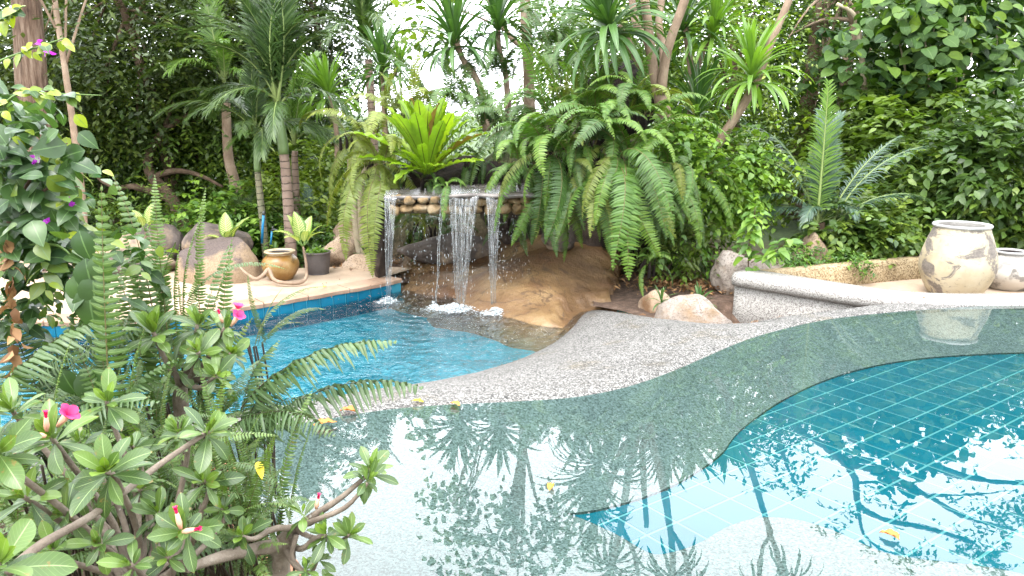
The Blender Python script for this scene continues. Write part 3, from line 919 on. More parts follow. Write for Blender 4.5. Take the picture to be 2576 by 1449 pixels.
p = nt.nodes.new("ShaderNodeBsdfPrincipled"); p.inputs['Roughness'].default_value = 0.75
nt.links.new(mixc(nt, fac, cream.outputs['Color'], grey.outputs['Color']), p.inputs['Base Color'])
nt.links.new(bump(nt, math_n(nt, 'SUBTRACT', n3.outputs['Fac'], fac), 0.4, 0.006), p.inputs['Normal'])
nt.links.new(p.outputs[0], out.inputs['Surface'])
rough_mat("jar_grey", [(0.3, (0.12, 0.109, 0.0975)), (0.5, (0.225, 0.21, 0.195)), (0.75, (0.345, 0.33, 0.307))], 5, 0.7, 0.3, 24, 0.006, stain=(0.45, 0.42, 0.375), stain_scale=3, stain_lo=0.55, stain_hi=0.6)
rough_mat("jar_rim_grey", [(0.3, (0.245, 0.238, 0.231)), (0.7, (0.42, 0.42, 0.42))], 8, 0.6, 0.2, 30, 0.004)
rough_mat("jar_glazed", [(0.25, (0.085, 0.0382, 0.0085)), (0.45, (0.196, 0.0978, 0.0213)), (0.6, (0.272, 0.17, 0.0638)), (0.8, (0.357, 0.289, 0.187))], 4.5, 0.33, 0.15, 30, 0.004, stain=(0.051, 0.0298, 0.0153), stain_scale=5, stain_lo=0.6, stain_hi=0.7, spec=0.5)
rough_mat("jar_rim_tan", [(0.3, (0.288, 0.208, 0.12)), (0.7, (0.464, 0.384, 0.272))], 10, 0.5, 0.2, 30, 0.004)
rough_mat("pot_dark", [(0.3, (0.055, 0.045, 0.045)), (0.7, (0.105, 0.09, 0.085))], 5, 0.6, 0.15, 40, 0.003)

def jar(name, loc, prof_out, prof_rim, prof_in, mats, label, cat="jar", rot=0.3):
    e = empty(name, loc, label, cat)
    for nm, pr, mt in (("body", prof_out, mats[0]), ("rim", prof_rim, mats[1]), ("inside", prof_in, mats[2])):
        mb = MB(); lathe(mb, pr, 56, wob=0.012, seed=hash(name) % 7 if False else len(label) % 7)
        o = link(nm, mb.mesh(nm, MAT[mt]), e)
        o.matrix_basis = Matrix.Translation(loc) @ Matrix.Rotation(rot, 4, 'Z')
    return e

jc = P(2404, 700, 7.45)
JH = 0.70
out_p = smooth_prof([(0.001, 0.0), (0.20, 0.0), (0.235, 0.02), (0.30, 0.14), (0.338, 0.27), (0.330, 0.40), (0.290, 0.54), (0.255, 0.64), (0.246, 0.672)], 40)
rim_p = [(0.246, 0.672), (0.258, 0.678), (0.262, 0.692), (0.256, 0.703), (0.242, 0.703), (0.234, 0.690)]
in_p = smooth_prof([(0.234, 0.690), (0.24, 0.62), (0.30, 0.40), (0.29, 0.2), (0.18, 0.05), (0.001, 0.04)], 16)
jar("tall_jar", (jc.x, 7.45, -0.13), out_p, rim_p, in_p, ("jar_flaked", "jar_rim_grey", "jar_grey"), "tall egg shaped jar with flaking cream paint on the terrace")
jc = P(2526, 700, 7.75)
out_p = smooth_prof([(0.001, 0.0), (0.15, 0.0), (0.19, 0.02), (0.27, 0.12), (0.285, 0.20), (0.24, 0.29), (0.15, 0.34), (0.135, 0.36)], 32)
rim_p = [(0.135, 0.36), (0.15, 0.368), (0.154, 0.38), (0.146, 0.39), (0.13, 0.388), (0.124, 0.375)]
in_p = smooth_prof([(0.124, 0.375), (0.13, 0.35), (0.23, 0.27), (0.25, 0.18), (0.15, 0.04), (0.001, 0.03)], 14)
jar("squat_jar", (jc.x + 0.03, 7.75, -0.13), out_p, rim_p, in_p, ("jar_grey", "jar_rim_grey", "pot_dark"), "squat grey jar with narrow mouth right of the tall jar", rot=1.2)
jc = P(708, 700, 8.62)
out_p = smooth_prof([(0.001, 0.0), (0.11, 0.0), (0.135, 0.015), (0.185, 0.09), (0.207, 0.165), (0.195, 0.225), (0.155, 0.27), (0.138, 0.285)], 36)
rim_p = smooth_prof([(0.138, 0.285), (0.14, 0.297), (0.166, 0.308), (0.174, 0.318), (0.165, 0.328), (0.14, 0.325), (0.124, 0.31)], 14)
in_p = smooth_prof([(0.124, 0.31), (0.125, 0.28), (0.18, 0.2), (0.17, 0.1), (0.1, 0.02), (0.001, 0.015)], 14)
jar("glazed_jar", (jc.x, 8.62, Z_DECK), out_p, rim_p, in_p, ("jar_glazed", "jar_rim_tan", "pot_dark"), "round amber brown glazed jar with pale rim on the sandy deck")
jc = P(800, 690, 8.95)
out_p = smooth_prof([(0.001, 0.0), (0.12, 0.0), (0.128, 0.01), (0.142, 0.1), (0.150, 0.2), (0.151, 0.232)], 20)
rim_p = [(0.151, 0.232), (0.160, 0.236), (0.162, 0.252), (0.157, 0.26), (0.144, 0.26), (0.140, 0.25)]
in_p = [(0.140, 0.25), (0.138, 0.225), (0.10, 0.222), (0.001, 0.225)]
POT = jar("planter_pot", (jc.x, 8.95, Z_DECK), out_p, rim_p, in_p, ("pot_dark", "pot_dark", "soil"), "dark brown straight sided pot with green groundcover", "pot")
POT_LOC = Vector((jc.x, 8.95, Z_DECK))
# ------------------------------------------------------------------ plant materials
leaf_mat("m_fern", (0.025, 0.062, 0.010), (0.068, 0.145, 0.019), (0.165, 0.255, 0.034), 0.45, 0.26)
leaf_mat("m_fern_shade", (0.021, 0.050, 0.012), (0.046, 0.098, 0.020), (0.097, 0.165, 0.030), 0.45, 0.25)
leaf_mat("m_fern_old", (0.075, 0.105, 0.016), (0.135, 0.175, 0.03), (0.24, 0.27, 0.05), 0.5, 0.28)
leaf_mat("m_fern_near", (0.023, 0.055, 0.012), (0.055, 0.105, 0.022), (0.125, 0.195, 0.034), 0.42, 0.25, blemish=0.4, rib=(0.16, 0.24, 0.08), ribw=0.08)
leaf_mat("m_fern_dusty", (0.028, 0.058, 0.020), (0.050, 0.092, 0.032), (0.09, 0.15, 0.045), 0.4, 0.18, rib=(0.13, 0.19, 0.08), ribw=0.1)
leaf_mat("m_nest", (0.085, 0.165, 0.012), (0.185, 0.30, 0.018), (0.36, 0.44, 0.03), 0.38, 0.35, rib=(0.022, 0.022, 0.008), ribw=0.085)
leaf_mat("m_nest_back", (0.10, 0.055, 0.012), (0.16, 0.10, 0.02), (0.22, 0.17, 0.03), 0.6, 0.15, rib=(0.022, 0.018, 0.008), ribw=0.085)
leaf_mat("m_palm", (0.021, 0.045, 0.014), (0.048, 0.092, 0.024), (0.097, 0.155, 0.038), 0.38, 0.22)
leaf_mat("m_palm_light", (0.050, 0.105, 0.018), (0.095, 0.18, 0.028), (0.165, 0.27, 0.045), 0.4, 0.28)
leaf_mat("m_palm_blue", (0.028, 0.062, 0.042), (0.055, 0.105, 0.07), (0.12, 0.18, 0.13), 0.32, 0.16)
leaf_mat("m_dracaena", (0.023, 0.060, 0.017), (0.051, 0.115, 0.027), (0.114, 0.200, 0.043), 0.36, 0.22, rib=(0.09, 0.18, 0.06), ribw=0.07)
leaf_mat("m_dracaena_light", (0.060, 0.13, 0.018), (0.115, 0.22, 0.028), (0.22, 0.34, 0.05), 0.38, 0.3, rib=(0.16, 0.27, 0.06), ribw=0.07)
leaf_mat("m_rose", (0.034, 0.070, 0.019), (0.073, 0.130, 0.029), (0.142, 0.230, 0.030), 0.35, 0.2, rib=(0.24, 0.33, 0.13), ribw=0.05, jitter=0.75, blemish=0.6)
leaf_mat("m_bougain", (0.023, 0.055, 0.020), (0.059, 0.115, 0.031), (0.251, 0.310, 0.025), 0.32, 0.25, rib=(0.11, 0.19, 0.07), ribw=0.06)
leaf_mat("m_bract", (0.20, 0.02, 0.28), (0.34, 0.03, 0.40), (0.5, 0.09, 0.5), 0.5, 0.4, tcol=(1.4, 0.8, 1.4))
leaf_mat("m_petal", (0.55, 0.012, 0.10), (0.68, 0.03, 0.17), (0.80, 0.25, 0.42), 0.4, 0.3, tcol=(1.2, 0.6, 0.9))
leaf_mat("m_dieff", (0.06, 0.13, 0.02), (0.10, 0.19, 0.03), (0.22, 0.30, 0.04), 0.36, 0.25, rib=(0.5, 0.52, 0.22), ribw=0.06, vein=(0.50, 0.52, 0.20), vfreq=13)
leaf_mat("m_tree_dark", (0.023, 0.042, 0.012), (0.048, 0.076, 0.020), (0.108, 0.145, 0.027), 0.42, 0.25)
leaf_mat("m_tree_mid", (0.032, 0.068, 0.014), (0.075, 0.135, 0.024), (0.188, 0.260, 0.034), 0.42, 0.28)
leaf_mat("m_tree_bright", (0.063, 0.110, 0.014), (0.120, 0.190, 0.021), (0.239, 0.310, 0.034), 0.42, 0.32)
leaf_mat("m_bigleaf", (0.022, 0.055, 0.016), (0.055, 0.115, 0.022), (0.16, 0.25, 0.025), 0.58, 0.3, rib=(0.10, 0.17, 0.05), ribw=0.04, spec=0.3)
leaf_mat("m_vine", (0.040, 0.100, 0.017), (0.085, 0.175, 0.027), (0.188, 0.310, 0.034), 0.4, 0.28)
leaf_mat("m_dry", (0.11, 0.05, 0.02), (0.20, 0.10, 0.04), (0.34, 0.20, 0.09), 0.7, 0.15, tcol=(1.2, 1.0, 0.7))
leaf_mat("m_orange", (0.36, 0.09, 0.02), (0.52, 0.20, 0.03), (0.62, 0.36, 0.05), 0.5, 0.2, tcol=(1.2, 1.0, 0.6))
leaf_mat("m_yellow", (0.55, 0.36, 0.01), (0.65, 0.46, 0.015), (0.7, 0.52, 0.04), 0.45, 0.3, tcol=(1.2, 1.1, 0.6))
flat_mat("m_rachis", (0.10, 0.085, 0.03), 0.6, 0.3, 0.3)
flat_mat("m_rachis_green", (0.17, 0.22, 0.07), 0.5, 0.3, 0.3)
flat_mat("m_rachis_dark", (0.03, 0.02, 0.012), 0.6, 0.3, 0.3)
flat_mat("m_stem_green", (0.10, 0.17, 0.04), 0.5, 0.3, 0.3)
rough_mat("bark_big", [(0.3, (0.045, 0.026, 0.018)), (0.5, (0.15, 0.095, 0.065)), (0.7, (0.30, 0.22, 0.165))], 26, 0.9, 1.0, 34, 0.06, stretch=(1, 1, 0.10))
rough_mat("bark_brown", [(0.25, (0.055, 0.035, 0.022)), (0.5, (0.115, 0.075, 0.05)), (0.75, (0.20, 0.145, 0.10))], 10, 0.9, 0.8, 24, 0.03, stretch=(1, 1, 0.3))
rough_mat("bark_smooth", [(0.25, (0.14, 0.095, 0.065)), (0.5, (0.235, 0.165, 0.115)), (0.75, (0.34, 0.26, 0.19))], 7, 0.75, 0.4, 26, 0.012, stretch=(1, 1, 0.6), stain=(0.10, 0.07, 0.045), stain_scale=3, stain_lo=0.58, stain_hi=0.7)
rough_mat("bark_pale", [(0.25, (0.17, 0.13, 0.085)), (0.5, (0.30, 0.25, 0.17)), (0.75, (0.42, 0.36, 0.27))], 8, 0.8, 0.4, 26, 0.012, stretch=(1, 1, 0.5))
rough_mat("bark_rose", [(0.25, (0.085, 0.065, 0.05)), (0.5, (0.165, 0.13, 0.10)), (0.75, (0.25, 0.21, 0.17))], 16, 0.75, 0.7, 60, 0.008, stain=(0.30, 0.28, 0.24), stain_scale=40, stain_lo=0.66, stain_hi=0.7)
flat_mat("m_crownshaft", (0.11, 0.17, 0.06), 0.45, 0.4, 0.3)
flat_mat("m_tube_pink", (0.55, 0.30, 0.20), 0.5, 0.3, 0.3)

def ringed_mat(name, a, b, freq):
    """palm trunk: rings left by shed fronds"""
    m, nt, out = new_mat(name)
    co = wcoord(nt)
    sp = nt.nodes.new("ShaderNodeSeparateXYZ"); nt.links.new(co, sp.inputs[0])
    n = noise_tex(nt, 9, 4, 0.6, co)
    ph = math_n(nt, 'ADD', math_n(nt, 'MULTIPLY', sp.outputs['Z'], freq), math_n(nt, 'MULTIPLY', n.outputs['Fac'], 0.7))
    w = math_n(nt, 'PINGPONG', ph, 0.5)
    k = nt.nodes.new("ShaderNodeMapRange"); k.inputs[1].default_value = 0.03; k.inputs[2].default_value = 0.09; nt.links.new(w, k.inputs[0])
    r = ramp(nt, [(0.3, a), (0.7, b)]); nt.links.new(n.outputs['Fac'], r.inputs['Fac'])
    col = mixc(nt, k.outputs[0], tuple(x * 0.32 for x in a), r.outputs['Color'])
    p = nt.nodes.new("ShaderNodeBsdfPrincipled"); p.inputs['Roughness'].default_value = 0.75
    nt.links.new(col, p.inputs['Base Color'])
    nt.links.new(bump(nt, k.outputs[0], 0.5, 0.01), p.inputs['Normal'])
    nt.links.new(p.outputs[0], out.inputs['Surface'])
ringed_mat("trunk_ringed", (0.17, 0.115, 0.085), (0.27, 0.19, 0.15), 11)
ringed_mat("trunk_ringed_green", (0.13, 0.13, 0.075), (0.22, 0.19, 0.12), 12)

# ------------------------------------------------------------------ leaf templates (x across, y along, z up; lf = tint, lat, lon)
def tpl_leaf(w, segs=3, fold=0.12, droop=0.15, shape='ovate', wav=0.0):
    """one leaf of length 1 with a folded midrib"""
    V, L, F4, F3 = [], [], [], []
    for i in range(segs + 1):
        t = i / segs
        if shape == 'ovate': ww = w * (math.sin(math.pi * min(1, t ** 0.75)) ** 0.9)
        elif shape == 'obovate': ww = w * (math.sin(math.pi * t ** 1.7) ** 0.85)
        elif shape == 'heart': ww = w * (1 - t) ** 0.62 * (1.0 if t > 0.001 else 0.62) * 1.05
        elif shape == 'lance': ww = w * (math.sin(math.pi * min(1, t ** 0.6)) ** 1.0)
        elif shape == 'round': ww = w * (math.sin(math.pi * min(1, 0.10 + 0.9 * t)) ** 0.55 if t < 1 else 0)
        else: ww = w * math.sin(math.pi * t)
        if i == 0 and shape != 'heart': ww = max(ww, w * 0.10)
        z = -droop * t * t
        wv = wav * math.sin(t * 17)
        V += [(-ww, t, z + fold * ww + wv), (0, t, z), (ww, t, z + fold * ww - wv)]
        L += [(0, -1, t), (0, 0, t), (0, 1, t)]
    for i in range(segs):
        a = i * 3
        if i == segs - 1:
            F3 += [(a, a + 1, a + 4), (a + 1, a + 2, a + 4)]
        else:
            F4 += [(a, a + 1, a + 4, a + 3), (a + 1, a + 2, a + 5, a + 4)]
    return np.array(V), np.array(F3).reshape(-1, 3), np.array(F4).reshape(-1, 4), np.array(L)

T_FAR = tpl_leaf(0.24, 2, 0.15, 0.12)
T_FARL = tpl_leaf(0.17, 2, 0.15, 0.2, 'lance')
T_MID = tpl_leaf(0.27, 3, 0.18, 0.2)
T_LANCE = tpl_leaf(0.16, 3, 0.15, 0.22, 'lance')
T_HEART = tpl_leaf(0.44, 3, 0.12, 0.25, 'heart')
T_BIG = tpl_leaf(0.40, 4, 0.16, 0.35, 'round')

def scatter(mb, tpl, pos, fwd, up, size, tint, m=0):
    V, F3, F4, L = tpl
    pos = np.asarray(pos, float); N = len(pos)
    if not N: return
    fwd = unit(np.asarray(fwd, float)); up = np.asarray(up, float)
    right = unit(np.cross(fwd, up)); up = np.cross(right, fwd)
    size = np.broadcast_to(np.asarray(size, float), (N,))
    W = pos[:, None, :] + size[:, None, None] * (V[None, :, 0:1] * right[:, None] + V[None, :, 1:2] * fwd[:, None] + V[None, :, 2:3] * up[:, None])
    n = len(V); off = (np.arange(N) * n)[:, None, None]
    LL = np.tile(L, (N, 1)); LL[:, 0] = np.repeat(np.broadcast_to(np.asarray(tint, float), (N,)), n)
    mb.add(W.reshape(-1, 3), (F3[None] + off).reshape(-1, 3) if len(F3) else None, (F4[None] + off).reshape(-1, 4) if len(F4) else None, LL, m)

def sprays(mb, tpl, centres, rad, rng, twigs=6, per=7, tl=0.45, size=0.1, droop=0.3, tint=(0.2, 0.8), outward=None, flat=0.6, svar=0.3, m=0, twig_m=None, tintc=0.25):
    """leafy twigs: leaves in two ranks along short drooping twigs round each clump centre"""
    centres = np.asarray(centres, float)
    n = len(centres) * twigs
    c = np.repeat(centres, twigs, 0)
    r = np.repeat(np.broadcast_to(rad, (len(centres),)), twigs)
    base = c + rng.normal(0, 1, (n, 3)) * r[:, None] * 0.55
    d = rng.normal(0, 1, (n, 3)); d[:, 2] *= flat
    if outward is not None:
        d = unit(d) + 0.9 * unit(base - np.asarray(outward)[None])
    d = unit(d); d[:, 2] -= droop * 0.5; d = unit(d)
    ct = np.repeat(rng.uniform(tint[0], tint[1], len(centres)), twigs)
    tw = ct + rng.uniform(-tintc, tintc, n)
    s = (np.arange(per) + 0.6) / per
    T = tl * rng.uniform(0.6, 1.25, n)
    pos = base[:, None] + d[:, None] * (T[:, None] * s[None])[..., None]
    pos[..., 2] -= droop * (T[:, None] * s[None] ** 2)
    side = unit(np.cross(d, np.array([0, 0, 1.0])))
    sg = np.where(np.arange(per) % 2 == 0, 1.0, -1.0)
    f = d[:, None] * 0.55 + side[:, None] * sg[None, :, None] * 0.85 + rng.normal(0, 0.25, (n, per, 3))
    f[..., 2] -= droop * 0.8 * rng.uniform(0.2, 1.2, (n, per))
    up = np.array([0, 0, 1.0]) + rng.normal(0, 0.33, (n, per, 3))
    sz = size * rng.uniform(1 - svar, 1 + svar, (n, per)) * (1 - 0.3 * s[None] ** 3)
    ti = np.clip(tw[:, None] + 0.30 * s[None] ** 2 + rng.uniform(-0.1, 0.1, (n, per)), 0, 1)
    scatter(mb, tpl, pos.reshape(-1, 3), f.reshape(-1, 3), up.reshape(-1, 3), sz.ravel(), ti.ravel(), m)

def in_ellipsoid(rng, n, c, r, shell=0.45, zmin=-1.0):
    out = []
    while len(out) < n:
        q = rng.uniform(-1, 1, 3)
        l = np.linalg.norm(q)
        if l > 1 or l < shell or q[2] < zmin: continue
        out.append(np.asarray(c) + q * np.asarray(r))
    return np.array(out)

# ------------------------------------------------------------------ fern fronds
def frond_mesh(name, mats, seed, L=1.0, a0=70, a1=-60, pw=1.0, N=38, pl=0.12, sweep=14, droop=0.25, wav=0.0, segs=2, twist=0.0, side=0.0, width=0.8, curl=0.0, start=0.06, rr=0.006):
    """sword fern frond: arching rachis, pinnae in two ranks. Base at origin, heads towards +Y"""
    rng = np.random.default_rng(seed)
    M = N + 6
    s = np.linspace(0, 1, M)
    a = np.radians(a0 + (a1 - a0) * s ** pw)
    az = np.radians(side * s ** 1.5)
    T = np.column_stack([np.sin(az) * np.cos(a), np.cos(az) * np.cos(a), np.sin(a)])
    pts = np.vstack([[0, 0, 0], np.cumsum(T[:-1] * (L / (M - 1)), 0)])
    X = unit(np.cross(T, np.column_stack([-np.sin(az) * np.sin(a), -np.cos(az) * np.sin(a), np.cos(a)])))
    Nn = np.cross(X, T)
    mb = MB()
    tube(mb, pts[::3] if M > 20 else pts, np.linspace(rr, rr * 0.25, len(pts[::3] if M > 20 else pts)), 4, m=1, cap=False)
    Vs, F4, F3, Ls = [], [], [], []
    b = 0
    for i in range(N):
        t = start + (1 - start) * (i + 0.5) / N
        c = np.array([np.interp(t, s, pts[:, k]) for k in range(3)])
        tt = np.array([np.interp(t, s, T[:, k]) for k in range(3)]); xx = np.array([np.interp(t, s, X[:, k]) for k in range(3)]); nn = np.array([np.interp(t, s, Nn[:, k]) for k in range(3)])
        prof = min(1.0, 0.35 + 2.6 * t) * (1 - t ** 3.2) ** 0.8 if t > 0.02 else 0.3
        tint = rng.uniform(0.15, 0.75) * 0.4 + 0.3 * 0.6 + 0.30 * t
        for sg in (-1, 1):
            if rng.random() < 0.025: continue
            l = pl * L * prof * rng.uniform(0.88, 1.1)
            wd = L * (1 - start) / N * width * 0.5
            sw = math.radians(sweep + rng.uniform(-7, 7))
            d = sg * xx * math.cos(sw) + tt * math.sin(sw)
            wv = tt * math.cos(sw) - sg * xx * math.sin(sw)
            dr = droop * rng.uniform(0.6, 1.5)
            tw = rng.uniform(-0.35, 0.35) + twist
            wv2 = wv * math.cos(tw) + nn * math.sin(tw)
            for k in range(segs + 1):
                u = k / segs
                wu = wd * (1.0, 1.0, 0.0)[k] if segs == 2 else wd * (math.sin(math.pi * (0.12 + 0.88 * u) ** 0.8) ** 0.6 if u < 1 else 0.0)
                q = c + d * l * (u - curl * u * u * 0.4) + nn * (-dr * l * u * u) + tt * (0.10 * l * u * u)
                if wav: q = q + nn * wav * l * math.sin(u * 9 + i * 1.3) * 0.5
                if k == segs:
                    Vs.append(q); Ls.append((tint, 0, 1.0))
                else:
                    Vs += [q - wv2 * wu, q + nn * wu * 0.25, q + wv2 * wu]; Ls += [(tint, -1, u), (tint, 0, u), (tint, 1, u)]
            for k in range(segs):
                o = b + k * 3
                if k == segs - 1:
                    F3 += [(o, o + 1, o + 3), (o + 1, o + 2, o + 3)]
                else:
                    F4 += [(o, o + 1, o + 4, o + 3), (o + 1, o + 2, o + 5, o + 4)]
            b += segs * 3 + 1
    mb.add(Vs, F3, F4, Ls)
    return mb.mesh(name, mats)

FR = {}
def make_fronds():
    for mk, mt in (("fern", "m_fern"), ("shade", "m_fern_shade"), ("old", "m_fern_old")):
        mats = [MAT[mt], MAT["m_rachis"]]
        FR[mk, 'hang'] = [frond_mesh("frond", mats, 10 + k, a0=40 + 10 * (k % 3), a1=-92 - 3 * k, pw=0.38 + 0.07 * (k % 3), N=44, pl=0.105 + 0.012 * (k % 2), side=(-25, 10, 30, -5)[k % 4], droop=0.35) for k in range(4)]
        FR[mk, 'arch'] = [frond_mesh("frond", mats, 30 + k, a0=68 + 6 * (k % 3), a1=-55 - 12 * k, pw=1.15 + 0.15 * (k % 2), N=40, pl=0.115, side=(-20, 15, 28, -8)[k % 4]) for k in range(4)]
        FR[mk, 'up'] = [frond_mesh("frond", mats, 50 + k, a0=84, a1=35 - 14 * k, pw=1.4, N=38, pl=0.115, side=(-12, 10, 22)[k % 3]) for k in range(3)]
    near = [MAT["m_fern_near"], MAT["m_rachis"]]
    dusty = [MAT["m_fern_dusty"], MAT["m_rachis_dark"]]
    kw = dict(segs=5, rr=0.0035, width=0.76)
    FR['near', 'up'] = [frond_mesh("frond", near, 70 + k, a0=88, a1=78 - 12 * k, pw=1.5, N=46, pl=0.056, droop=0.35, wav=0.06, sweep=6, side=(-6, 8, 14, -16)[k], **kw) for k in range(4)]
    FR['near', 'arch'] = [frond_mesh("frond", near, 80 + k, a0=74, a1=-20 - 22 * k, pw=1.1, N=46, pl=0.068, droop=0.3, wav=0.05, sweep=12, side=(-18, 14, 26, -8)[k], **kw) for k in range(4)]
    FR['dusty', 'arch'] = [frond_mesh("frond", dusty, 90 + k, a0=50 - 8 * k, a1=-12 - 14 * k, pw=1.0, N=30, pl=0.17, droop=0.75, wav=0.10, sweep=18, side=(-14, 12, 22, -20)[k], twist=0.5, **kw) for k in range(4)]
    FR['dusty', 'up'] = [frond_mesh("frond", dusty, 96 + k, a0=80, a1=30 - 15 * k, pw=1.1, N=32, pl=0.16, droop=0.6, wav=0.10, sweep=15, side=(-14, 12, 22)[k], twist=0.4, **kw) for k in range(3)]
make_fronds()

def frond_basis(loc, az, scale, tilt=0.0, roll=0.0, sc2=None):
    """az: heading of the frond, degrees from +Y towards +X"""
    s = Matrix.Diagonal((sc2 or scale, scale, scale, 1))
    return Matrix.Translation(loc) @ Matrix.Rotation(math.radians(-az), 4, 'Z') @ Matrix.Rotation(math.radians(tilt), 4, 'X') @ Matrix.Rotation(math.radians(roll), 4, 'Y') @ s

def fern(loc, n, length, kinds, label, seed, azs=(-180, 180), kit='fern', spread=0.08, group=None, name="fern", crown=True, lvar=0.3, extra=None, ground=None):
    rng = random.Random(seed)
    loc = Vector(loc)
    e = empty(name, loc, label, "fern", group)
    if ground is not None:
        mb = MB()
        for k in range(6):
            q = loc + Vector((rng.uniform(-spread, spread), rng.uniform(-spread, spread) * 0.6, 0.02))
            g = Vector((loc.x + rng.uniform(-0.04, 0.04), loc.y + 0.1 + rng.uniform(-0.04, 0.04), ground))
            tube(mb, spline([g, g * 0.5 + q * 0.5 + Vector((0, 0.05, 0)), q], 7), [0.004] * 7, 5)
        mb.build("stipes", MAT["m_rachis_dark"], e)
    elif crown:
        mb = MB()
        for k in range(5):
            q = loc + Vector((rng.uniform(-spread, spread), rng.uniform(-spread, spread) * 0.6, -0.03))
            tube(mb, [q + Vector((0, 0, -0.12)), q, q + Vector((rng.uniform(-.03, .03), rng.uniform(-.03, .03), 0.07))], [0.02, 0.016, 0.005], 6)
        mb.build("crown", MAT["root_mass"], e)
    for k in range(n):
        az = azs[0] + (azs[1] - azs[0]) * ((k + rng.uniform(0.1, 0.9)) / n)
        kd = rng.choice(kinds)
        kt = kit
        if kit == 'fern':
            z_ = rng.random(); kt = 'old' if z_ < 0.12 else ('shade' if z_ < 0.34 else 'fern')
        me = rng.choice(FR[kt, kd])
        q = loc + Vector((rng.uniform(-spread, spread), rng.uniform(-spread, spread) * 0.6, rng.uniform(-0.03, 0.03)))
        o = link("frond", me, e)
        o.matrix_basis = frond_basis(q, az, length * rng.uniform(1 - lvar * 1.4, 1 + lvar * 0.7), rng.uniform(-16, 14), rng.uniform(-28, 28))
    for (az, ln, kd, idx, tilt, roll, off) in (extra or []):
        o = link("frond", FR[kit, kd][idx % len(FR[kit, kd])], e)
        o.matrix_basis = frond_basis(loc + Vector(off), az, ln, tilt, roll)
    return e

# ------------------------------------------------------------------ palms
def palm_frond_mesh(name, mats, seed, L=1.0, a0=70, a1=-30, pw=1.2, N=60, pl=0.24, lw=0.0075, sweep=40, droop=0.35, vee=0.25, side=0.0, petiole=0.14, rr=0.011):
    rng = np.random.default_rng(seed)
    M = 26
    s = np.linspace(0, 1, M)
    a = np.radians(a0 + (a1 - a0) * s ** pw); az = np.radians(side * s ** 1.5)
    T = np.column_stack([np.sin(az) * np.cos(a), np.cos(az) * np.cos(a), np.sin(a)])
    pts = np.vstack([[0, 0, 0], np.cumsum(T[:-1] * (L / (M - 1)), 0)])
    X = unit(np.cross(T, np.column_stack([-np.sin(az) * np.sin(a), -np.cos(az) * np.sin(a), np.cos(a)])))
    Nn = np.cross(X, T)
    mb = MB()
    tube(mb, pts[::2], np.linspace(rr, rr * 0.2, len(pts[::2])), 5, m=1, cap=False)
    Vs, F4, F3, Ls = [], [], [], []
    b = 0
    segs = 4
    for i in range(N):
        t = petiole + (1 - petiole) * (i + 0.5) / N
        it = lambda A: np.array([np.interp(t, s, A[:, k]) for k in range(3)])
        c, tt, xx, nn = it(pts), it(T), it(X), it(Nn)
        u0 = (t - petiole) / (1 - petiole)
        prof = min(1, 0.45 + 2.2 * u0) * (1 - 0.72 * u0 ** 2.2)
        for sg in (-1, 1):
            l = pl * L * prof * rng.uniform(0.88, 1.12)
            sw = math.radians(sweep + 22 * u0 + rng.uniform(-8, 8))
            ve = vee * rng.uniform(0.4, 1.5)
            d = unit(sg * xx * math.cos(sw) + tt * math.sin(sw) + nn * ve)
            wv = unit(np.cross(d, nn)) * L * lw * rng.uniform(0.85, 1.15)
            dr = droop * rng.uniform(0.5, 1.6)
            tint = np.clip(rng.uniform(0.1, 0.7) + 0.2 * u0, 0, 1)
            for k in range(segs + 1):
                u = k / segs
                q = c + d * l * u
                q = q + np.array([0, 0, -1.0]) * dr * l * u * u
                if k == segs:
                    Vs.append(q); Ls.append((tint, 0, 1))
                else:
                    wu = (0.55, 1.0, 0.9, 0.6)[k]
                    Vs += [q - wv * wu + nn * 0.25 * L * lw * wu, q, q + wv * wu + nn * 0.25 * L * lw * wu]
                    Ls += [(tint, -1, u), (tint, 0, u), (tint, 1, u)]
            for k in range(segs):
                o = b + k * 3
                if k == segs - 1: F3 += [(o, o + 1, o + 3), (o + 1, o + 2, o + 3)]
                else: F4 += [(o, o + 1, o + 4, o + 3), (o + 1, o + 2, o + 5, o + 4)]
            b += segs * 3 + 1
    mb.add(Vs, F3, F4, Ls)
    return mb.mesh(name, mats)

PF = {}
for key, mt, rc in (("dark", "m_palm", "m_rachis_green"), ("light", "m_palm_light", "m_rachis_green"), ("blue", "m_palm_blue", "m_rachis_green")):
    mats = [MAT[mt], MAT[rc]]
    PF[key, 'arch'] = [palm_frond_mesh("frond", mats, 200 + k, a0=72 - 6 * k, a1=-35 - 18 * k, pw=1.25, side=(-18, 14, 24, -10)[k % 4]) for k in range(4)]
    PF[key, 'up'] = [palm_frond_mesh("frond", mats, 220 + k, a0=86, a1=50 - 16 * k, pw=1.5, side=(-12, 12, 20)[k % 3], droop=0.22) for k in range(3)]
    PF[key, 'low'] = [palm_frond_mesh("frond", mats, 240 + k, a0=35 - 12 * k, a1=-70 - 6 * k, pw=0.9, side=(-14, 14, 22)[k % 3], droop=0.55) for k in range(3)]

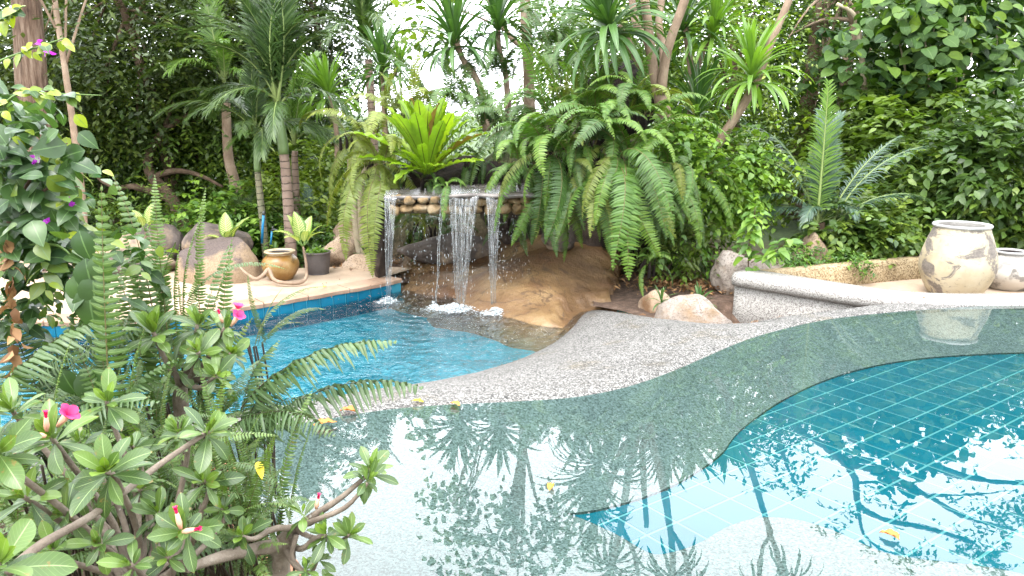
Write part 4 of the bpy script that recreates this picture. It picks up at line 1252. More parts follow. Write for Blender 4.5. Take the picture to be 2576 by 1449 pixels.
def palm(name, base, path, r0, r1, crown, fronds, label, kit='dark', shaft=None, trunk_mat="trunk_ringed", seed=1, cat="palm tree", group=None):
    """fronds: list of (azimuth, length, kind, tilt)"""
    rng = random.Random(seed)
    e = empty(name, base, label, cat, group)
    if path is not None:
        pts = spline(path, 26)
        mb = MB(); tube(mb, pts, np.linspace(r0, r1, len(pts)), 14)
        mb.build("trunk", MAT[trunk_mat], e)
    if shaft:
        mb = MB(); ps = spline(shaft[0], 10); tube(mb, ps, np.interp(np.linspace(0, 1, 10), [0, 0.2, 1], [shaft[1], shaft[1] * 1.05, shaft[2]]), 14)
        mb.build("crownshaft", MAT["m_crownshaft"], e)
    for k, (az, ln, kd, tilt) in enumerate(fronds):
        me = PF[kit, kd][k % len(PF[kit, kd])]
        o = link("frond", me, e)
        o.matrix_basis = frond_basis(Vector(crown) + Vector((rng.uniform(-.02, .02), rng.uniform(-.02, .02), rng.uniform(-.05, .05))), az, ln, tilt, rng.uniform(-10, 10))
    return e

# ------------------------------------------------------------------ strap-leaved heads (dracaena) and single leaves
def strap_mesh(name, mats, seed, a0, a1, pw=1.3, w=0.035, segs=9, fold=0.35, side=0.0, wav=0.0, prof='strap', tone=0.5):
    rng = np.random.default_rng(seed)
    s = np.linspace(0, 1, segs + 1)
    a = np.radians(a0 + (a1 - a0) * s ** pw); az = np.radians(side * s)
    T = np.column_stack([np.sin(az) * np.cos(a), np.cos(az) * np.cos(a), np.sin(a)])
    pts = np.vstack([[0, 0, 0], np.cumsum(T[:-1] / segs, 0)])
    X = unit(np.cross(T, np.column_stack([-np.sin(az) * np.sin(a), -np.cos(az) * np.sin(a), np.cos(a)]))); Nn = np.cross(X, T)
    V, L, F4, F3 = [], [], [], []
    for i in range(segs + 1):
        t = s[i]
        if prof == 'strap': ww = w * (0.55 + 0.45 * math.sin(math.pi * min(1, t * 1.3) * 0.5)) * (1 - t ** 5) ** 0.9
        elif prof == 'nest': ww = w * (0.16 + 0.84 * math.sin(math.pi * 0.5 * min(1, t * 1.55)) ** 1.2) * (1 - max(0, (t - 0.72) / 0.28) ** 2.2) ** 0.75
        elif prof == 'obov': ww = w * max(0.07, math.sin(math.pi * t ** 1.55)) ** 0.8 if t < 1 else 0
        elif prof == 'ovate': ww = w * max(0.12, math.sin(math.pi * t ** 0.72)) ** 0.85 if t < 1 else 0
        elif prof == 'petal': ww = w * max(0.15, math.sin(math.pi * (0.05 + 0.92 * t) ** 1.5)) ** 0.7
        z1 = wav * w * math.sin(i * 2.4 + seed); z2 = wav * w * math.sin(i * 2.1 + seed + 2)
        p = pts[i]
        V += [p - X[i] * ww + Nn[i] * (fold * ww + z1), p - X[i] * ww * 0.5 + Nn[i] * fold * ww * 0.35, p, p + X[i] * ww * 0.5 + Nn[i] * fold * ww * 0.35, p + X[i] * ww + Nn[i] * (fold * ww + z2)]
        tn = tone + rng.uniform(-0.04, 0.04)
        L += [(tn, -1, t), (tn, -0.5, t), (tn, 0, t), (tn, 0.5, t), (tn, 1, t)]
    for i in range(segs):
        for j in range(4):
            F4.append((i * 5 + j, i * 5 + j + 1, i * 5 + j + 6, i * 5 + j + 5))
    return MB().add(V, None, F4, L).mesh(name, mats)

SL = {}
for key, mt in (("dark", "m_dracaena"), ("light", "m_dracaena_light")):
    SL[key] = [[strap_mesh("leaf", MAT[mt], 300 + 10 * q + k, *ang, w=0.038 + 0.005 * k, side=(-8, 6, 12)[k]) for k in range(3)]
               for q, ang in enumerate(((86, 72), (68, 40), (48, -10), (30, -62), (5, -86)))]

def leaf_head(parent, loc, n, length, key, seed, axis=(0, 0, 1), droopy=0.0, wfac=1.0):
    rng = random.Random(seed)
    ax = Vector(axis).normalized()
    Q = Vector((0, 0, 1)).rotation_difference(ax).to_matrix().to_4x4()
    for k in range(n):
        f = (k + rng.random()) / n                      # 0 top .. 1 bottom
        cls = min(4, int((f * (0.86 + 0.14) + droopy * rng.random()) * 5))
        az = k * 137.5 + rng.uniform(-15, 15)
        ln = length * rng.uniform(0.8, 1.1) * (0.75 if f < 0.12 else 1)
        o = link("leaf", rng.choice(SL[key][cls]), parent)
        p = Vector(loc) - ax * (0.22 * length * f)
        S = Matrix.Diagonal((ln * wfac, ln, ln, 1))
        o.matrix_basis = Matrix.Translation(p) @ Q @ Matrix.Rotation(math.radians(az), 4, 'Z') @ Matrix.Rotation(math.radians(rng.uniform(-8, 8)), 4, 'X') @ S

def dracaena(base, stems, heads, label, seed, mat="bark_smooth", name="dracaena", wob=0.04):
    """stems: list of (points, radii); heads: list of (loc, n, leaf length, kit, axis, droopiness)"""
    e = empty(name, base, label, "dracaena")
    for k, (pts, rad) in enumerate(stems):
        ps = spline(pts, 20)
        mb = MB(); tube(mb, ps, np.interp(np.linspace(0, 1, 20), np.linspace(0, 1, len(rad)), rad), 10, wob=wob, seed=seed + k)
        mb.build("trunk" if k == 0 else "stem", MAT[mat], e)
    for k, (loc, n, ln, kit, ax, dr) in enumerate(heads):
        leaf_head(e, loc, n, ln, kit, seed * 31 + k, ax, dr)
    return e

# ------------------------------------------------------------------ trees and shrubs
def tree(name, base, trunk_pts, r0, r1, crowns, label, leafm, barkm="bark_brown", tpl=T_FAR, seed=1, size=0.11, clumps=60, twigs=7, per=7, tl=0.5, tint=(0.15, 0.7), droop=0.35, limbs=8, cat="tree", group=None, clump_r=0.3, flat=0.6, shell=0.4, twist=0.05, svar=0.3):
    """crowns: list of (centre, radii); leaves sit on twigs round clump centres, limbs reach into the crown"""
    rng = np.random.default_rng(seed)
    e = empty(name, base, label, cat, group)
    tp = None
    if trunk_pts is not None:
        tp = spline(trunk_pts, 24)
        mb = MB(); tube(mb, tp, np.linspace(r0, r1, len(tp)), 12, wob=0.05, seed=seed)
        mb.build("trunk", MAT[barkm], e)
    leaves = MB()
    vol = [r[0] * r[1] * r[2] for _, r in crowns]
    lm = MB(); nl = 0
    for (c, r), v in zip(crowns, vol):
        k = max(4, int(round(clumps * v / sum(vol))))
        ce = in_ellipsoid(rng, k, c, r, shell)
        sprays(leaves, tpl, ce, clump_r, rng, twigs, per, tl, size, droop, tint, outward=c, flat=flat, svar=svar)
        if tp is not None:
            for q in ce[: max(1, int(limbs * v / sum(vol)))]:
                i0 = int(rng.integers(int(len(tp) * 0.45), len(tp)))
                st = tp[i0]; mid = st * 0.5 + q * 0.5 + np.array([0, 0, 0.12]) * np.linalg.norm(q - st) + rng.normal(0, twist, 3)
                rad0 = np.interp(i0, [0, len(tp) - 1], [r0, r1]) * 0.55
                tube(lm, spline([st, mid, q], 9), np.linspace(rad0, 0.006, 9), 6); nl += 1
    if nl: lm.build("limbs", MAT[barkm], e)
    leaves.build("crown", MAT[leafm], e)
    return e
# ------------------------------------------------------------------ the stone ledge the water falls from
def ledge():
    lip_z = 0.80
    e = empty("stone_ledge", P(1140, 520, 8.1), "mossy stone ledge on ochre stones that the water pours from", "ledge")
    # two thin wet slabs
    for (xa, xb, Yf, Yb, z, sd) in ((966, 1112, 7.98, 8.7, 0.775, 3), (1116, 1345, 7.88, 8.8, 0.805, 5)):
        A = P(xa, 490, Yf).x; B = P(xb, 490, Yf).x
        xs_ = np.linspace(A, B, 22); ys_ = np.linspace(Yf, Yb, 12)
        V, F4 = [], []
        for s_ in (1, 0):
            for j, y in enumerate(ys_):
                for i, x in enumerate(xs_):
                    q = Vector((x, y, sd))
                    yy = y + (0.04 * noise.noise(Vector((x * 5, sd, 0))) if j == 0 else 0)
                    V.append((x + 0.02 * noise.noise(q * 4), yy, z + (0.012 if s_ else -0.03) + 0.02 * noise.noise(q * 3.2) + 0.035 * (y - Yf)))
        n1, n2 = len(xs_), len(ys_)
        for j in range(n2 - 1):
            for i in range(n1 - 1):
                a = j * n1 + i
                F4 += [(a, a + 1, a + n1 + 1, a + n1)]
                a += n1 * n2
                F4 += [(a, a + n1, a + n1 + 1, a + 1)]
        o2 = n1 * n2
        for i in range(n1 - 1):
            F4 += [(i, o2 + i, o2 + i + 1, i + 1)]
        for j in range(n2 - 1):
            a = j * n1; F4 += [(a, a + n1, o2 + a + n1, o2 + a)]
            a = j * n1 + n1 - 1; F4 += [(a, o2 + a, o2 + a + n1, a + n1)]
        MB().add(V, None, F4).build("slab", MAT["slab_wet"], e)
    # two uneven courses of round ochre stones under the slabs
    rng = random.Random(11)
    for row, (yc, h) in enumerate(((525, 0.105), (504, 0.095))):
        x = 978
        while x < 1335:
            w = rng.uniform(19, 40)
            hh = h * rng.uniform(0.85, 1.15)
            if 1090 < x < 1108 and row == 1: x += 14; continue
            c = P(x + w / 2, yc + rng.uniform(-2, 2), 8.05 + rng.uniform(-0.02, 0.03))
            sx = w / 1946 * 8.05 * 0.55
            rock("stone", c, (sx * 1.08, 0.10, hh * 0.62), rng.randrange(999), "stone_ochre", parent=e, cuts=11, sub=3, rough=0.16, cutlo=0.6, cuthi=0.95, box=0.62)
            x += w * 0.96
    # core behind the stones
    a, b = P(985, 515, 8.25).x, P(1345, 515, 8.25).x
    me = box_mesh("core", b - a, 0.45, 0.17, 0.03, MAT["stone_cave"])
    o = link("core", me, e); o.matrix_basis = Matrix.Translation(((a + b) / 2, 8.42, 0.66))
ledge()
# rocks of the grotto
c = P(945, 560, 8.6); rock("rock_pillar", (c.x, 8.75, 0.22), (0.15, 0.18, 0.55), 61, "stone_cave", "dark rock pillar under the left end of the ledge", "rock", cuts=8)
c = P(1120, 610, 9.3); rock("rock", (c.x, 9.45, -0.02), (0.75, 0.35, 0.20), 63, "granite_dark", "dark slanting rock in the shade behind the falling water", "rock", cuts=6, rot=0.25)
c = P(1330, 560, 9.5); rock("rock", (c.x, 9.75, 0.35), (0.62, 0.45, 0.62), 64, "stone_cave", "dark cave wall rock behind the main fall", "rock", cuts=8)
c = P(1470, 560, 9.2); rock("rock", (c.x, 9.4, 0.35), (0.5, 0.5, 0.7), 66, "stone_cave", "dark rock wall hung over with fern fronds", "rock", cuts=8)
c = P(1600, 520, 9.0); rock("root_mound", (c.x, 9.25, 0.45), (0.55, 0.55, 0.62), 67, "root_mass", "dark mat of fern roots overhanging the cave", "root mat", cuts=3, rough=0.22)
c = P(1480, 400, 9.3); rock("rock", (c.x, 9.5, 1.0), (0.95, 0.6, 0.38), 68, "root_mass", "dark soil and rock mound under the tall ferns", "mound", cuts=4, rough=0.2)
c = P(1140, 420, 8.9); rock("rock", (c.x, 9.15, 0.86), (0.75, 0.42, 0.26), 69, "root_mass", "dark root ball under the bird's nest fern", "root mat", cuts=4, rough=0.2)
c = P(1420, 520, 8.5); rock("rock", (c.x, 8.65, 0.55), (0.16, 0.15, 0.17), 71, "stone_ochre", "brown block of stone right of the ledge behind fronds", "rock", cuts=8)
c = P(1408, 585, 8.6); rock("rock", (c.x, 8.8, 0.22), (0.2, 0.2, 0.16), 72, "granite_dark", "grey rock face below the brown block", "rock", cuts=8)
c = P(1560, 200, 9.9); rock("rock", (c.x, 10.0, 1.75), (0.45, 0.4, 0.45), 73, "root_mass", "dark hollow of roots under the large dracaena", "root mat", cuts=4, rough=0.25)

# ------------------------------------------------------------------ falling water
m, nt, out = new_mat("m_fall")
co = wcoord(nt)
mp = nt.nodes.new("ShaderNodeMapping"); mp.inputs['Scale'].default_value = (1, 1, 0.03); nt.links.new(co, mp.inputs['Vector'])
n1 = noise_tex(nt, 60, 3, 0.5, mp.outputs[0])
k = nt.nodes.new("ShaderNodeMapRange"); k.inputs[1].default_value = 0.36; k.inputs[2].default_value = 0.74; k.inputs[3].default_value = 0.06; k.inputs[4].default_value = 0.38
nt.links.new(n1.outputs['Fac'], k.inputs[0])
tr = nt.nodes.new("ShaderNodeBsdfTransparent"); tr.inputs['Color'].default_value = (0.92, 0.94, 0.95, 1)
df = nt.nodes.new("ShaderNodeBsdfTranslucent"); df.inputs['Color'].default_value = (0.55, 0.57, 0.58, 1)
d2 = nt.nodes.new("ShaderNodeBsdfDiffuse"); d2.inputs['Color'].default_value = (0.55, 0.57, 0.58, 1)
gl = nt.nodes.new("ShaderNodeBsdfGlossy"); gl.inputs['Roughness'].default_value = 0.08
nt.links.new(bump(nt, n1.outputs['Fac'], 0.6, 0.02), gl.inputs['Normal'])
a1 = nt.nodes.new("ShaderNodeMixShader"); a1.inputs[0].default_value = 0.5; nt.links.new(df.outputs[0], a1.inputs[1]); nt.links.new(d2.outputs[0], a1.inputs[2])
a2 = nt.nodes.new("ShaderNodeMixShader"); a2.inputs[0].default_value = 0.35; nt.links.new(a1.outputs[0], a2.inputs[1]); nt.links.new(gl.outputs[0], a2.inputs[2])
a3 = nt.nodes.new("ShaderNodeMixShader"); nt.links.new(k.outputs[0], a3.inputs[0]); nt.links.new(tr.outputs[0], a3.inputs[1]); nt.links.new(a2.outputs[0], a3.inputs[2])
nt.links.new(a3.outputs[0], out.inputs['Surface'])
m, nt, out = new_mat("m_foam")
n1 = noise_tex(nt, 60, 4, 0.6, wcoord(nt))
p = nt.nodes.new("ShaderNodeBsdfPrincipled"); p.inputs['Base Color'].default_value = (0.62, 0.66, 0.68, 1); p.inputs['Roughness'].default_value = 0.25
tr = nt.nodes.new("ShaderNodeBsdfTransparent")
k = nt.nodes.new("ShaderNodeMapRange"); k.inputs[1].default_value = 0.38; k.inputs[2].default_value = 0.6; nt.links.new(n1.outputs['Fac'], k.inputs[0])
a3 = nt.nodes.new("ShaderNodeMixShader"); nt.links.new(k.outputs[0], a3.inputs[0]); nt.links.new(tr.outputs[0], a3.inputs[1]); nt.links.new(p.outputs[0], a3.inputs[2])
nt.links.new(a3.outputs[0], out.inputs['Surface'])

def fall(name, x0, x1, ytop, xb, ybot, Yl, label, nstr, curtain, seed, rad=0.0040):
    """a fall from the lip between picture columns x0..x1 to the pool"""
    rng = random.Random(seed)
    top = P((x0 + x1) / 2, ytop, Yl)
    e = empty(name, (top.x, top.y, Z_LOW), label, "waterfall")
    zt = top.z + 0.02
    A = P(x0, ytop, Yl).x; B = P(x1, ytop, Yl).x; C = P(xb, ybot, Yl - 0.12).x; wC = (B - A) * 0.28
    mid = (A + B) / 2
    def pt(u, t, jit=0.0):
        xt = A + (B - A) * u
        xe = C + wC * (u - 0.5)
        z = zt + (Z_LOW - zt) * t
        return Vector((xt + (xe - xt) * t ** 0.8 + jit, Yl + 0.03 - 0.13 * t ** 0.5, z))
    for k in range(nstr):
        u = (k + rng.uniform(0.2, 0.8)) / nstr if nstr > 1 else 0.5
        ph = rng.uniform(0, 6)
        n = 26
        pts = [pt(u, i / (n - 1), 0.008 * math.sin(ph + i * 0.55) * (i / n)) for i in range(n)]
        pts[0] = pts[0] + Vector((0, 0.08, 0.012))
        rad_ = [rad * (0.95 + 0.35 * noise.noise(Vector((i * 0.3, k, seed)))) * (1.25 - 0.55 * i / n) for i in range(n)]
        mb = MB(); tube(mb, pts, np.maximum(rad_, 0.002), 6)
        mb.build("strand", MAT["m_fall"], e)
    if curtain:
        n, mcol = 22, 16
        V = []
        for i in range(n):
            t = i / (n - 1)
            for j in range(mcol):
                u = j / (mcol - 1)
                q = pt(u, t)
                q.y += 0.02 * math.sin(u * 19 + seed) * t + 0.01 * math.sin(u * 47)
                if i == 0: q = q + Vector((0, 0.10, 0.012))
                V.append(q[:])
        F4 = [(i * mcol + j, i * mcol + j + 1, (i + 1) * mcol + j + 1, (i + 1) * mcol + j) for i in range(n - 1) for j in range(mcol - 1)]
        MB().add(V, None, F4).build("curtain", MAT["m_fall"], e)
    # drops thrown off
    mb = MB(); bm = bmesh.new(); bmesh.ops.create_icosphere(bm, subdivisions=1, radius=1.0)
    bv = np.array([v.co[:] for v in bm.verts]); bf = np.array([[v.index for v in f.verts] for f in bm.faces]); bm.free()
    for k in range(int(25 + 30 * (B - A) / 0.3)):
        t = rng.random() ** 0.6
        q = pt(rng.uniform(-0.3, 1.3), t)
        r = rng.uniform(0.0012, 0.0026)
        mb.add(bv * [r, r, r * rng.uniform(3, 9)] + np.array(q[:]) + np.array([rng.gauss(0, 0.02), rng.gauss(0, 0.02), 0]), bf)
    d = mb.build("drops", MAT["m_foam"], e); d["kind"] = "stuff"
    return e

fall("waterfall", 966, 1000, 489, 976, 762, 7.97, "thin veil of water at the left end of the ledge", 3, True, 3)
fall("waterfall", 1108, 1120, 492, 1096, 772, 7.92, "narrow twisting strand of water beside the small drooping fern", 2, False, 5, 0.0058)
fall("waterfall", 1126, 1208, 486, 1158, 780, 7.88, "widest curtain of falling water in the middle of the ledge", 7, True, 7)
fall("waterfall", 1222, 1262, 487, 1240, 782, 7.88, "short sheet of water next to the hanging fronds", 4, True, 9)
def drips():
    rng = random.Random(21)
    e = empty("drips", P(1050, 640, 8.0), "scattered drops raining from the underside of the ledge", "water drops")
    mb = MB(); bm = bmesh.new(); bmesh.ops.create_icosphere(bm, subdivisions=1, radius=1.0)
    bv = np.array([v.co[:] for v in bm.verts]); bf = np.array([[v.index for v in f.verts] for f in bm.faces]); bm.free()
    lines = [(rng.uniform(1000, 1330), rng.uniform(7.95, 8.3)) for _ in range(60)]
    for x, Y in lines:
        b0 = P(x, 540, Y)
        for _ in range(rng.randrange(5, 15)):
            z = rng.uniform(Z_LOW + 0.02, b0.z)
            r = rng.uniform(0.0012, 0.0024)
            mb.add(bv * [r, r, r * rng.uniform(3, 8)] + np.array([b0.x + rng.gauss(0, 0.008), Y, z]), bf)
    o = mb.build("drops", MAT["m_foam"], e); o["kind"] = "stuff"
drips()

def foam(px, py, rx, ry, n, label, seed):
    rng = random.Random(seed)
    c = G(px, py, Z_LOW)
    mb = MB(); bm = bmesh.new(); bmesh.ops.create_icosphere(bm, subdivisions=1, radius=1.0)
    bv = np.array([v.co[:] for v in bm.verts]); bf = np.array([[v.index for v in f.verts] for f in bm.faces]); bm.free()
    for k in range(n):
        a = rng.uniform(0, 6.283); q = abs(rng.gauss(0, 0.5))
        x = c.x + rx * q * math.cos(a); y = c.y + ry * q * math.sin(a)
        r = rng.uniform(0.003, 0.010) * max(0.25, 1 - q * 0.6)
        z = Z_LOW + r * 0.3 + (rng.random() ** 4) * 0.07 * max(0, 1 - q)
        mb.add(bv * [r * rng.uniform(1.0, 3.0), r * 1.4, r * rng.uniform(0.35, 0.7)] + np.array([x, y, z]), bf)
    o = mb.build("splash_foam", MAT["m_foam"]); tag(o, label, "foam")
    return o
foam(976, 760, 0.16, 0.14, 420, "small white splash under the left veil of water", 1)
foam(1142, 779, 0.34, 0.20, 1700, "broad white splash under the middle curtain of water", 2)
foam(1246, 789, 0.22, 0.14, 800, "white splash against the foot of the rock slab", 3)
foam(1092, 776, 0.11, 0.1, 260, "little splash under the narrow twisting strand", 4)

# ------------------------------------------------------------------ ferns of the grotto
K = ['hang', 'hang', 'arch']
fern(P(1310, 415, 8.25), 15, 0.86, K, "fern spilling over the ledge beside the short sheet of water", 1, (95, 265), spread=0.14)
fern(P(1395, 395, 8.05), 18, 1.00, K, "long hanging fern in the middle of the overgrown mound", 2, (100, 260), spread=0.16)
fern(P(1480, 365, 8.0), 17, 0.95, ['arch', 'hang', 'arch'], "fern with widely arching fronds on the front of the mound", 3, (95, 265), spread=0.16)
fern(P(1560, 405, 7.85), 16, 1.10, K, "fern whose fronds hang lowest over the pebbled rim", 4, (110, 250), spread=0.12, extra=[(185, 1.45, 'hang', 1, -8, 4, (0.04, -0.05, -0.05)), (172, 1.4, 'hang', 2, -10, -6, (-0.06, -0.04, -0.1))])
fern(P(1660, 420, 7.95), 14, 0.95, K, "fern hanging over the dark root mat on the right", 5, (100, 250), spread=0.14)
fern(P(1610, 290, 8.35), 14, 0.85, ['up', 'arch', 'arch'], "tall fern standing at the foot of the forked dracaena", 6, (70, 290), spread=0.12)
fern(P(1500, 275, 8.6), 14, 0.80, ['up', 'arch'], "fern standing upright on the crest of the mound", 7, (60, 300), spread=0.14)
fern(P(1410, 300, 8.7), 14, 0.85, ['arch', 'arch', 'up'], "arching fern on the crest left of the upright one", 8, (60, 300), ground=1.00, spread=0.16)
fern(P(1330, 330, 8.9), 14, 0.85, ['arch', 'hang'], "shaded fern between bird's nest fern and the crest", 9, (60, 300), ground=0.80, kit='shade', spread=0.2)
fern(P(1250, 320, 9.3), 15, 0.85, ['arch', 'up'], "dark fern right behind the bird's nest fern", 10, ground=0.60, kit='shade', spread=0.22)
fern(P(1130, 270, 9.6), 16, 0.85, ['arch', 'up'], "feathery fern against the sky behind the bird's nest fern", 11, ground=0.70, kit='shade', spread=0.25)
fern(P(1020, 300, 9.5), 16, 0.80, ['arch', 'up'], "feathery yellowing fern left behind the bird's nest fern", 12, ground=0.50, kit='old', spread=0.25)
fern(P(905, 345, 9.2), 18, 0.95, ['arch', 'hang', 'hang'], "yellowing fern draped over the small bare tree", 13, kit='old', spread=0.22)
fern(P(945, 415, 8.7), 16, 0.95, ['hang', 'hang', 'arch'], "fern hanging down the left pillar of the grotto", 14, (90, 290), kit='old', spread=0.10, extra=[(190, 1.25, 'hang', 0, -14, 0, (0.02, -0.1, -0.15)), (176, 1.15, 'hang', 2, -10, 0, (0.1, -0.1, -0.2)), (200, 1.2, 'hang', 1, -12, 0, (-0.08, -0.1, -0.1))])
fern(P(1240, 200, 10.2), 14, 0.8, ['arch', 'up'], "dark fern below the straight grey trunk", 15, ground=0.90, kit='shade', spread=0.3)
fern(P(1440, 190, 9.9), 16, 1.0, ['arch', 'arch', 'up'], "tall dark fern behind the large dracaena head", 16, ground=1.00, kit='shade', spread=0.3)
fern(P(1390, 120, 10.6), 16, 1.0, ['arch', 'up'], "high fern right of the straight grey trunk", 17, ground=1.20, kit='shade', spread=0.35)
fern(P(1075, 455, 8.45), 9, 0.36, ['arch', 'hang'], "small dark fern below the bird's nest fern", 18, (90, 270), spread=0.10)
fern(P(1128, 470, 8.05), 6, 0.30, ['arch', 'hang'], "tiny bright fern at the notch in the ledge", 19, (100, 260), spread=0.03, extra=[(185, 0.5, 'hang', 1, 0, 0, (0, 0, 0))])
fern(P(1630, 660, 7.7), 9, 0.42, ['arch', 'hang'], "low fern on the leaf litter beside the rock slab", 20, (30, 250), spread=0.08)
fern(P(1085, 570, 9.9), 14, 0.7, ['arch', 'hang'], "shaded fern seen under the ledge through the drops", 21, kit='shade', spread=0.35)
fern(P(1010, 580, 10.2), 12, 0.7, ['arch', 'hang'], "fern beyond the ledge next to the left pillar", 22, kit='old', spread=0.3)
fern(P(1740, 440, 8.3), 13, 0.75, ['arch', 'hang'], "fern poking out of the bright vine mound", 23, (90, 280), spread=0.2)
fern(P(1310, 560, 9.0), 7, 0.5, ['hang'], "small fern on the ceiling of the cave", 24, (120, 250), kit='shade', spread=0.2)
fern(P(1530, 330, 8.15), 14, 0.85, ['arch', 'arch', 'hang'], "pale green fern right of the mound's middle", 25, (100, 260), spread=0.14)
fern(P(1370, 470, 8.2), 10, 0.8, ['hang'], "fern hanging before the brown stone block", 26, (130, 240), spread=0.12)
fern(P(1445, 450, 8.0), 10, 0.85, ['hang', 'hang', 'arch'], "fern with plumes reaching down over the wet slab", 27, (120, 245), spread=0.12)

# ------------------------------------------------------------------ bird's nest fern
def nest_fern():
    loc = P(1075, 432, 8.35)
    e = empty("nest_fern", loc, "great bird's nest fern with broad yellow green leaves above the ledge", "fern")
    rng = random.Random(9)
    kinds = {}
    for mk, mt in (("m_nest", "m_nest"), ("m_nest_back", "m_nest_back")):
        kinds[mk] = [[strap_mesh("leaf", MAT[mt], 400 + 10 * q + k, *ang, pw=1.6, w=0.10, segs=18, fold=0.35, side=(-6, 4, 9)[k], wav=0.22, prof='nest') for k in range(3)] for q, ang in enumerate(((84, 66), (66, 42), (46, 14), (28, -4)))]
    n = 58
    for k in range(n):
        f = k / n
        az = k * 137.5 + rng.uniform(-10, 10)
        cls = min(3, int(f * 4 + rng.uniform(-0.25, 0.25)) if f > 0.05 else 0)
        cls = max(0, cls)
        ln = rng.uniform(0.62, 0.82) * (1.0, 1.05, 1.05, 0.95)[cls]
        # leaves towards the camera would hide the rosette: those are shorter
        face = math.cos(math.radians(az - 180))
        if face > 0.5 and cls >= 2: ln *= 0.62
        o = link("leaf", rng.choice(kinds["m_nest_back" if (rng.random() < 0.09 and face > -0.2) else "m_nest"][cls]), e)
        o.matrix_basis = frond_basis(loc + Vector((0.03 * math.sin(math.radians(az)), 0.03 * math.cos(math.radians(az)), 0.02 - 0.05 * f)), az, ln, rng.uniform(-5, 5), rng.uniform(-8, 8))
    # one pale leaf hanging forward over the ledge
    me = strap_mesh("leaf", MAT["m_nest"], 444, 12, -60, pw=1.4, w=0.15, segs=16, fold=0.2, wav=0.2, prof='nest')
    o = link("leaf", me, e); o.matrix_basis = frond_basis(loc + Vector((0.02, -0.08, 0.02)), 232, 0.46)
nest_fern()

# ------------------------------------------------------------------ palms
def base_on(px, Y, z=-0.3):
    p = P(px, 500, Y); return Vector((p.x, Y, z))
# foreground palm by the jar
b = Vector((P(730, 600, 9.5).x, 9.5, -0.3))
tp = [b, P(722, 470, 9.5), P(714, 385, 9.5)]
cr = P(698, 262, 9.5)
palm("palm", b, tp, 0.072, 0.056, cr,
     [(-95, 1.75, 'arch', 14), (-70, 1.6, 'up', 6), (-30, 1.9, 'up', 4), (20, 1.9, 'up', 5), (60, 1.85, 'up', 8), (95, 1.6, 'arch', 14), (150, 1.2, 'up', 12), (200, 1.25, 'up', 10), (-120, 1.35, 'arch', 4), (120, 1.2, 'low', 14), (-150, 1.1, 'low', 20), (165, 0.9, 'low', 10), (75, 1.5, 'arch', 22), (-85, 1.3, 'low', 22), (-50, 1.8, 'up', 14), (0, 2.0, 'up', 0), (40, 1.7, 'up', 18), (-15, 1.9, 'up', 10), (75, 1.75, 'up', 22), (-65, 1.75, 'up', 24), (110, 1.5, 'arch', 24), (-105, 1.5, 'arch', 24)],
     "tall palm with ringed trunk and green shaft beside the glazed jar", 'dark', ([P(714, 388, 9.5), P(708, 330, 9.5), P(699, 262, 9.5)], 0.062, 0.036), seed=3)
b = Vector((P(668, 605, 9.8).x, 9.8, -0.3))
palm("palm", b, [b, P(655, 500, 9.8), P(648, 430, 9.8)], 0.048, 0.038, P(645, 345, 9.8),
     [(-110, 1.3, 'low', 30), (-140, 1.1, 'arch', 0), (-60, 1.3, 'arch', 6), (40, 1.3, 'up', 10), (100, 1.2, 'low', 26), (150, 0.95, 'low', 20), (180, 0.9, 'low', 26), (-20, 1.4, 'up', 10), (-90, 1.25, 'arch', 0), (70, 1.2, 'arch', 6)],
     "slender palm with drooping dark fronds beside the blue pipe", 'dark', ([P(648, 432, 9.8), P(646, 390, 9.8), P(645, 345, 9.8)], 0.042, 0.028), "trunk_ringed_green", 5)
b = Vector((P(602, 520, 11.2).x, 11.2, -0.2))
palm("palm", b, [b, P(592, 470, 11.2), P(574, 390, 11.2), P(568, 250, 11.2)], 0.085, 0.06, P(565, 200, 11.2),
     [(-100, 1.3, 'arch', 8), (-70, 1.5, 'arch', 6), (-30, 1.5, 'up', 10), (20, 1.4, 'up', 10), (80, 1.4, 'arch', 6), (130, 1.1, 'low', 20), (-150, 1.1, 'low', 22), (-120, 1.2, 'low', 25), (170, 1.0, 'arch', 10)],
     "leaning grey palm behind the slender one", 'light', None, "bark_smooth", 7)
b = Vector((P(945, 300, 12.5).x, 12.5, -0.2))
palm("palm", b, [b, P(930, 200, 12.5), P(928, 150, 12.5)], 0.07, 0.055, P(928, 130, 12.5),
     [(-100, 1.6, 'arch', 16), (-60, 1.8, 'up', 6), (-15, 2.0, 'up', 4), (30, 1.9, 'up', 6), (65, 1.8, 'up', 16), (100, 1.6, 'arch', 16), (150, 1.3, 'arch', 10), (-150, 1.3, 'arch', 10), (110, 1.5, 'low', 24), (80, 1.6, 'low', 20)],
     "dark palm crown against the white sky left of centre", 'dark', None, "trunk_ringed", 9)
